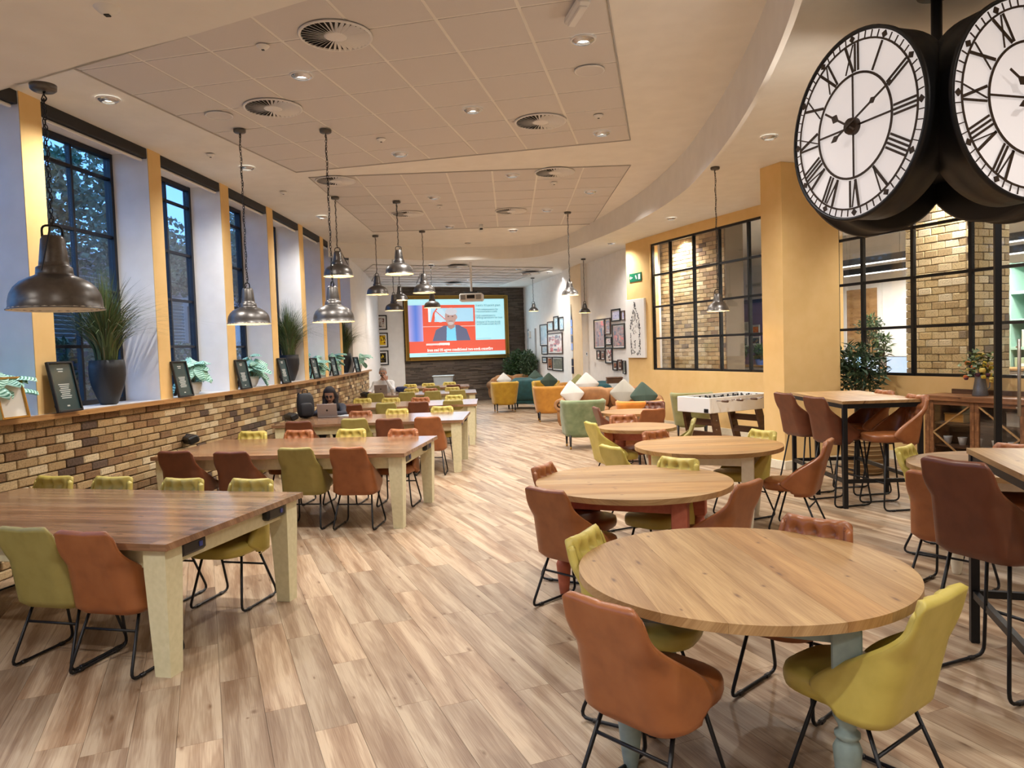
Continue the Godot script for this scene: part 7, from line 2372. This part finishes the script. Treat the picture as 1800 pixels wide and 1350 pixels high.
func build_table_things() -> void:
	# laptops face their users; lids towards the aisle side of the camera
	var p := at_h(573, 735, 0.761)
	laptop("silver laptop open in front of the person in a dark top", p + Vector3(0, 0, -0.2), 0.05)
	p = at_h(667, 693, 0.761)
	laptop("pinkish silver laptop open in front of the bearded person", p + Vector3(0, 0, -0.25), 0.12)
	# rucksack
	p = at_h(532, 737, 0.761)
	var t := thing("rucksack", "black rucksack standing on the table beside the brick wall", "bag", p + Vector3(0.0, 0, -0.2), 0.4)
	var cloth := noisy("rucksack cloth", 95, 0.2, [c8(18, 20, 26), c8(34, 36, 46)], 3.0, 0.6)
	var s := tool(true)
	cushion(s, Vector3(0, 0.2, 0), Vector3(0.27, 0.4, 0.19), Transform3D(Basis(Vector3(1, 0, 0), -0.12), Vector3.ZERO), 3.2)
	part(t, "bag_body", done(s), cloth)
	s = tool(true)
	cushion(s, Vector3(0, 0.14, 0.1), Vector3(0.2, 0.22, 0.09), Transform3D(), 3.2)
	part(t, "pocket", done(s), cloth)
	for sx in [-1, 1]:
		s = tool(true)
		tube(s, rounded([Vector3(sx * 0.07, 0.37, -0.08), Vector3(sx * 0.09, 0.4, -0.18), Vector3(sx * 0.09, 0.2, -0.2), Vector3(sx * 0.08, 0.05, -0.1)], 0.08), 0.014, 6)
		part(t, "strap", done(s), cloth)
	s = tool(true)
	tube(s, rounded([Vector3(-0.04, 0.39, -0.03), Vector3(-0.04, 0.45, -0.03), Vector3(0.04, 0.45, -0.03), Vector3(0.04, 0.39, -0.03)], 0.03), 0.008, 6)
	part(t, "carry_loop", done(s), cloth)
	p = at_h(527, 737, 0.761)
	for e in [[332, 779, 0.75, "black power block lying on the window end of the fifth table"], [512, 738, 0.6, "black power block lying beside the rucksack"], [642, 697, 0.5, "dark power block beside the bearded person"]]:
		p = at_h(e[0], e[1], 0.761)
		var b := thing("power_block", e[3], "power strip", p, e[2])
		part(b, "block_body", box_mesh(Vector3(0.13, 0.09, 0.36), 0.018), M["black plastic"], Transform3D(Basis(Vector3(0, 0, 1), 0.35), Vector3(0, 0.05, 0)))
		for i in 3: part(b, "socket", box_mesh(Vector3(0.06, 0.004, 0.06), 0.002), mat("socket grey", c8(50, 50, 54), 0.4), Transform3D(Basis(Vector3(0, 0, 1), 0.35), Vector3(-0.016, 0.094, -0.1 + i * 0.1)))
	p = at_h(609, 731, 0.761)
	t = thing("paper_pad", "white paper pad beside the silver laptop", "paper", p, -0.3)
	part(t, "sheets", box_mesh(Vector3(0.22, 0.008, 0.3), 0.002), M["white plastic"], Transform3D(Basis(), Vector3(0, 0.004, 0)))
	part(t, "cover", box_mesh(Vector3(0.22, 0.002, 0.3)), mat("grey cover", c8(170, 172, 178), 0.5), Transform3D(Basis(), Vector3(0, 0.009, 0)))
	p = at_h(690, 692, 0.761)
	t = thing("paper_cup", "white paper cup beside the bearded person's laptop", "cup", p)
	s = tool(true)
	lathe(s, [[0.0, 0.0], [0.03, 0.0], [0.042, 0.11], [0.044, 0.112], [0.04, 0.11], [0.03, 0.02], [0.0, 0.02]], 18)
	part(t, "cup_body", done(s), M["white plastic"])
	s = tool(true)
	lathe(s, [[0.0, 0.12], [0.04, 0.12], [0.045, 0.11], [0.045, 0.105]], 18)
	part(t, "lid", done(s), mat("grey cover", c8(170, 172, 178), 0.5))
	p = at_h(706, 689, 0.761)
	t = thing("shoulder_bag", "small dark blue bag lying on the second table from the screen", "bag", p, 0.3)
	s = tool(true)
	cushion(s, Vector3(0, 0.07, 0), Vector3(0.3, 0.14, 0.2), Transform3D(), 3.0)
	part(t, "bag_body", done(s), mat("blue cloth", c8(30, 40, 80), 0.7))
	s = tool(true)
	tube(s, rounded([Vector3(-0.12, 0.08, 0.08), Vector3(-0.05, 0.02, 0.17), Vector3(0.1, 0.02, 0.16), Vector3(0.13, 0.08, 0.08)], 0.05), 0.008, 6)
	part(t, "strap", done(s), M["blue cloth"])
	p = at_h(722, 697, 0.761)
	# wicker basket under the high table
	p = at_h(1512, 850, 0)
	t = thing("wicker_basket", "tall pale wicker basket behind the high table", "basket", Vector3(4.5, 0, -9.55))
	var wick := noisy("wicker", 96, 0.4, [c8(120, 92, 56), c8(178, 146, 100)], 4.0, 0.85)
	s = tool(true)
	lathe(s, [[0.0, 0.0], [0.2, 0.0], [0.24, 0.1], [0.26, 0.3], [0.24, 0.5], [0.22, 0.52], [0.21, 0.48], [0.0, 0.1]], 28)
	part(t, "basket_body", done(s), wick)
	for i in 9:
		s = tool(true)
		var pts := []
		var rr := [0.215, 0.235, 0.25, 0.258, 0.262, 0.262, 0.256, 0.246, 0.232][i] as float
		for j in 28: pts.append(Vector3(cos(TAU * j / 28) * rr, 0.03 + i * 0.058, sin(TAU * j / 28) * rr))
		tube(s, pts, 0.011, 5, true)
		part(t, "weave_band", done(s), wick)

func _ready() -> void:
	rng.seed = 1
	# camera
	cam = Camera3D.new()
	cam.name = "camera"
	add_child(cam)
	cam.position = Vector3(0, CAM_H, 0)
	cam.rotation = Vector3(deg_to_rad(-2.7), 0, deg_to_rad(-1.9))
	cam.fov = rad_to_deg(2.0 * atan(675.0 / FOCAL))
	cam.near = 0.05
	cam.far = 200.0
	cam.current = true
	# sky and exposure
	var we := WorldEnvironment.new()
	we.name = "environment"
	var env := Environment.new()
	env.background_mode = Environment.BG_SKY
	var sk := Sky.new()
	var pm := ProceduralSkyMaterial.new()
	pm.sky_top_color = Color(0.38, 0.64, 0.96)
	pm.sky_horizon_color = Color(0.52, 0.75, 0.99)
	pm.ground_bottom_color = Color(0.2, 0.26, 0.34)
	pm.ground_horizon_color = Color(0.45, 0.6, 0.8)
	pm.sky_energy_multiplier = SKY
	pm.ground_energy_multiplier = SKY
	sk.sky_material = pm
	env.sky = sk
	env.tonemap_mode = Environment.TONE_MAPPER_LINEAR
	env.tonemap_exposure = EXPOSURE
	env.sdfgi_enabled = true
	env.ssao_enabled = true
	env.ssil_enabled = true
	we.environment = env
	add_child(we)
	make_materials()
	# the room
	build_floor()
	build_left_wall()
	build_right_wall()
	build_far_walls()
	build_ceiling()
	build_office()
	build_outside()
	# lamps
	build_downlights()
	build_diffusers()
	build_pendants()
	build_clock()
	# furniture
	seat_kinds()
	build_long_tables()
	build_round_tables()
	build_sill()
	build_lounge()
	build_football()
	build_cabinet()
	build_glass_door()
	build_screen()
	build_pictures()
	build_people()
	build_table_things()

const SKY := 1.5
const EXPOSURE := 1.03
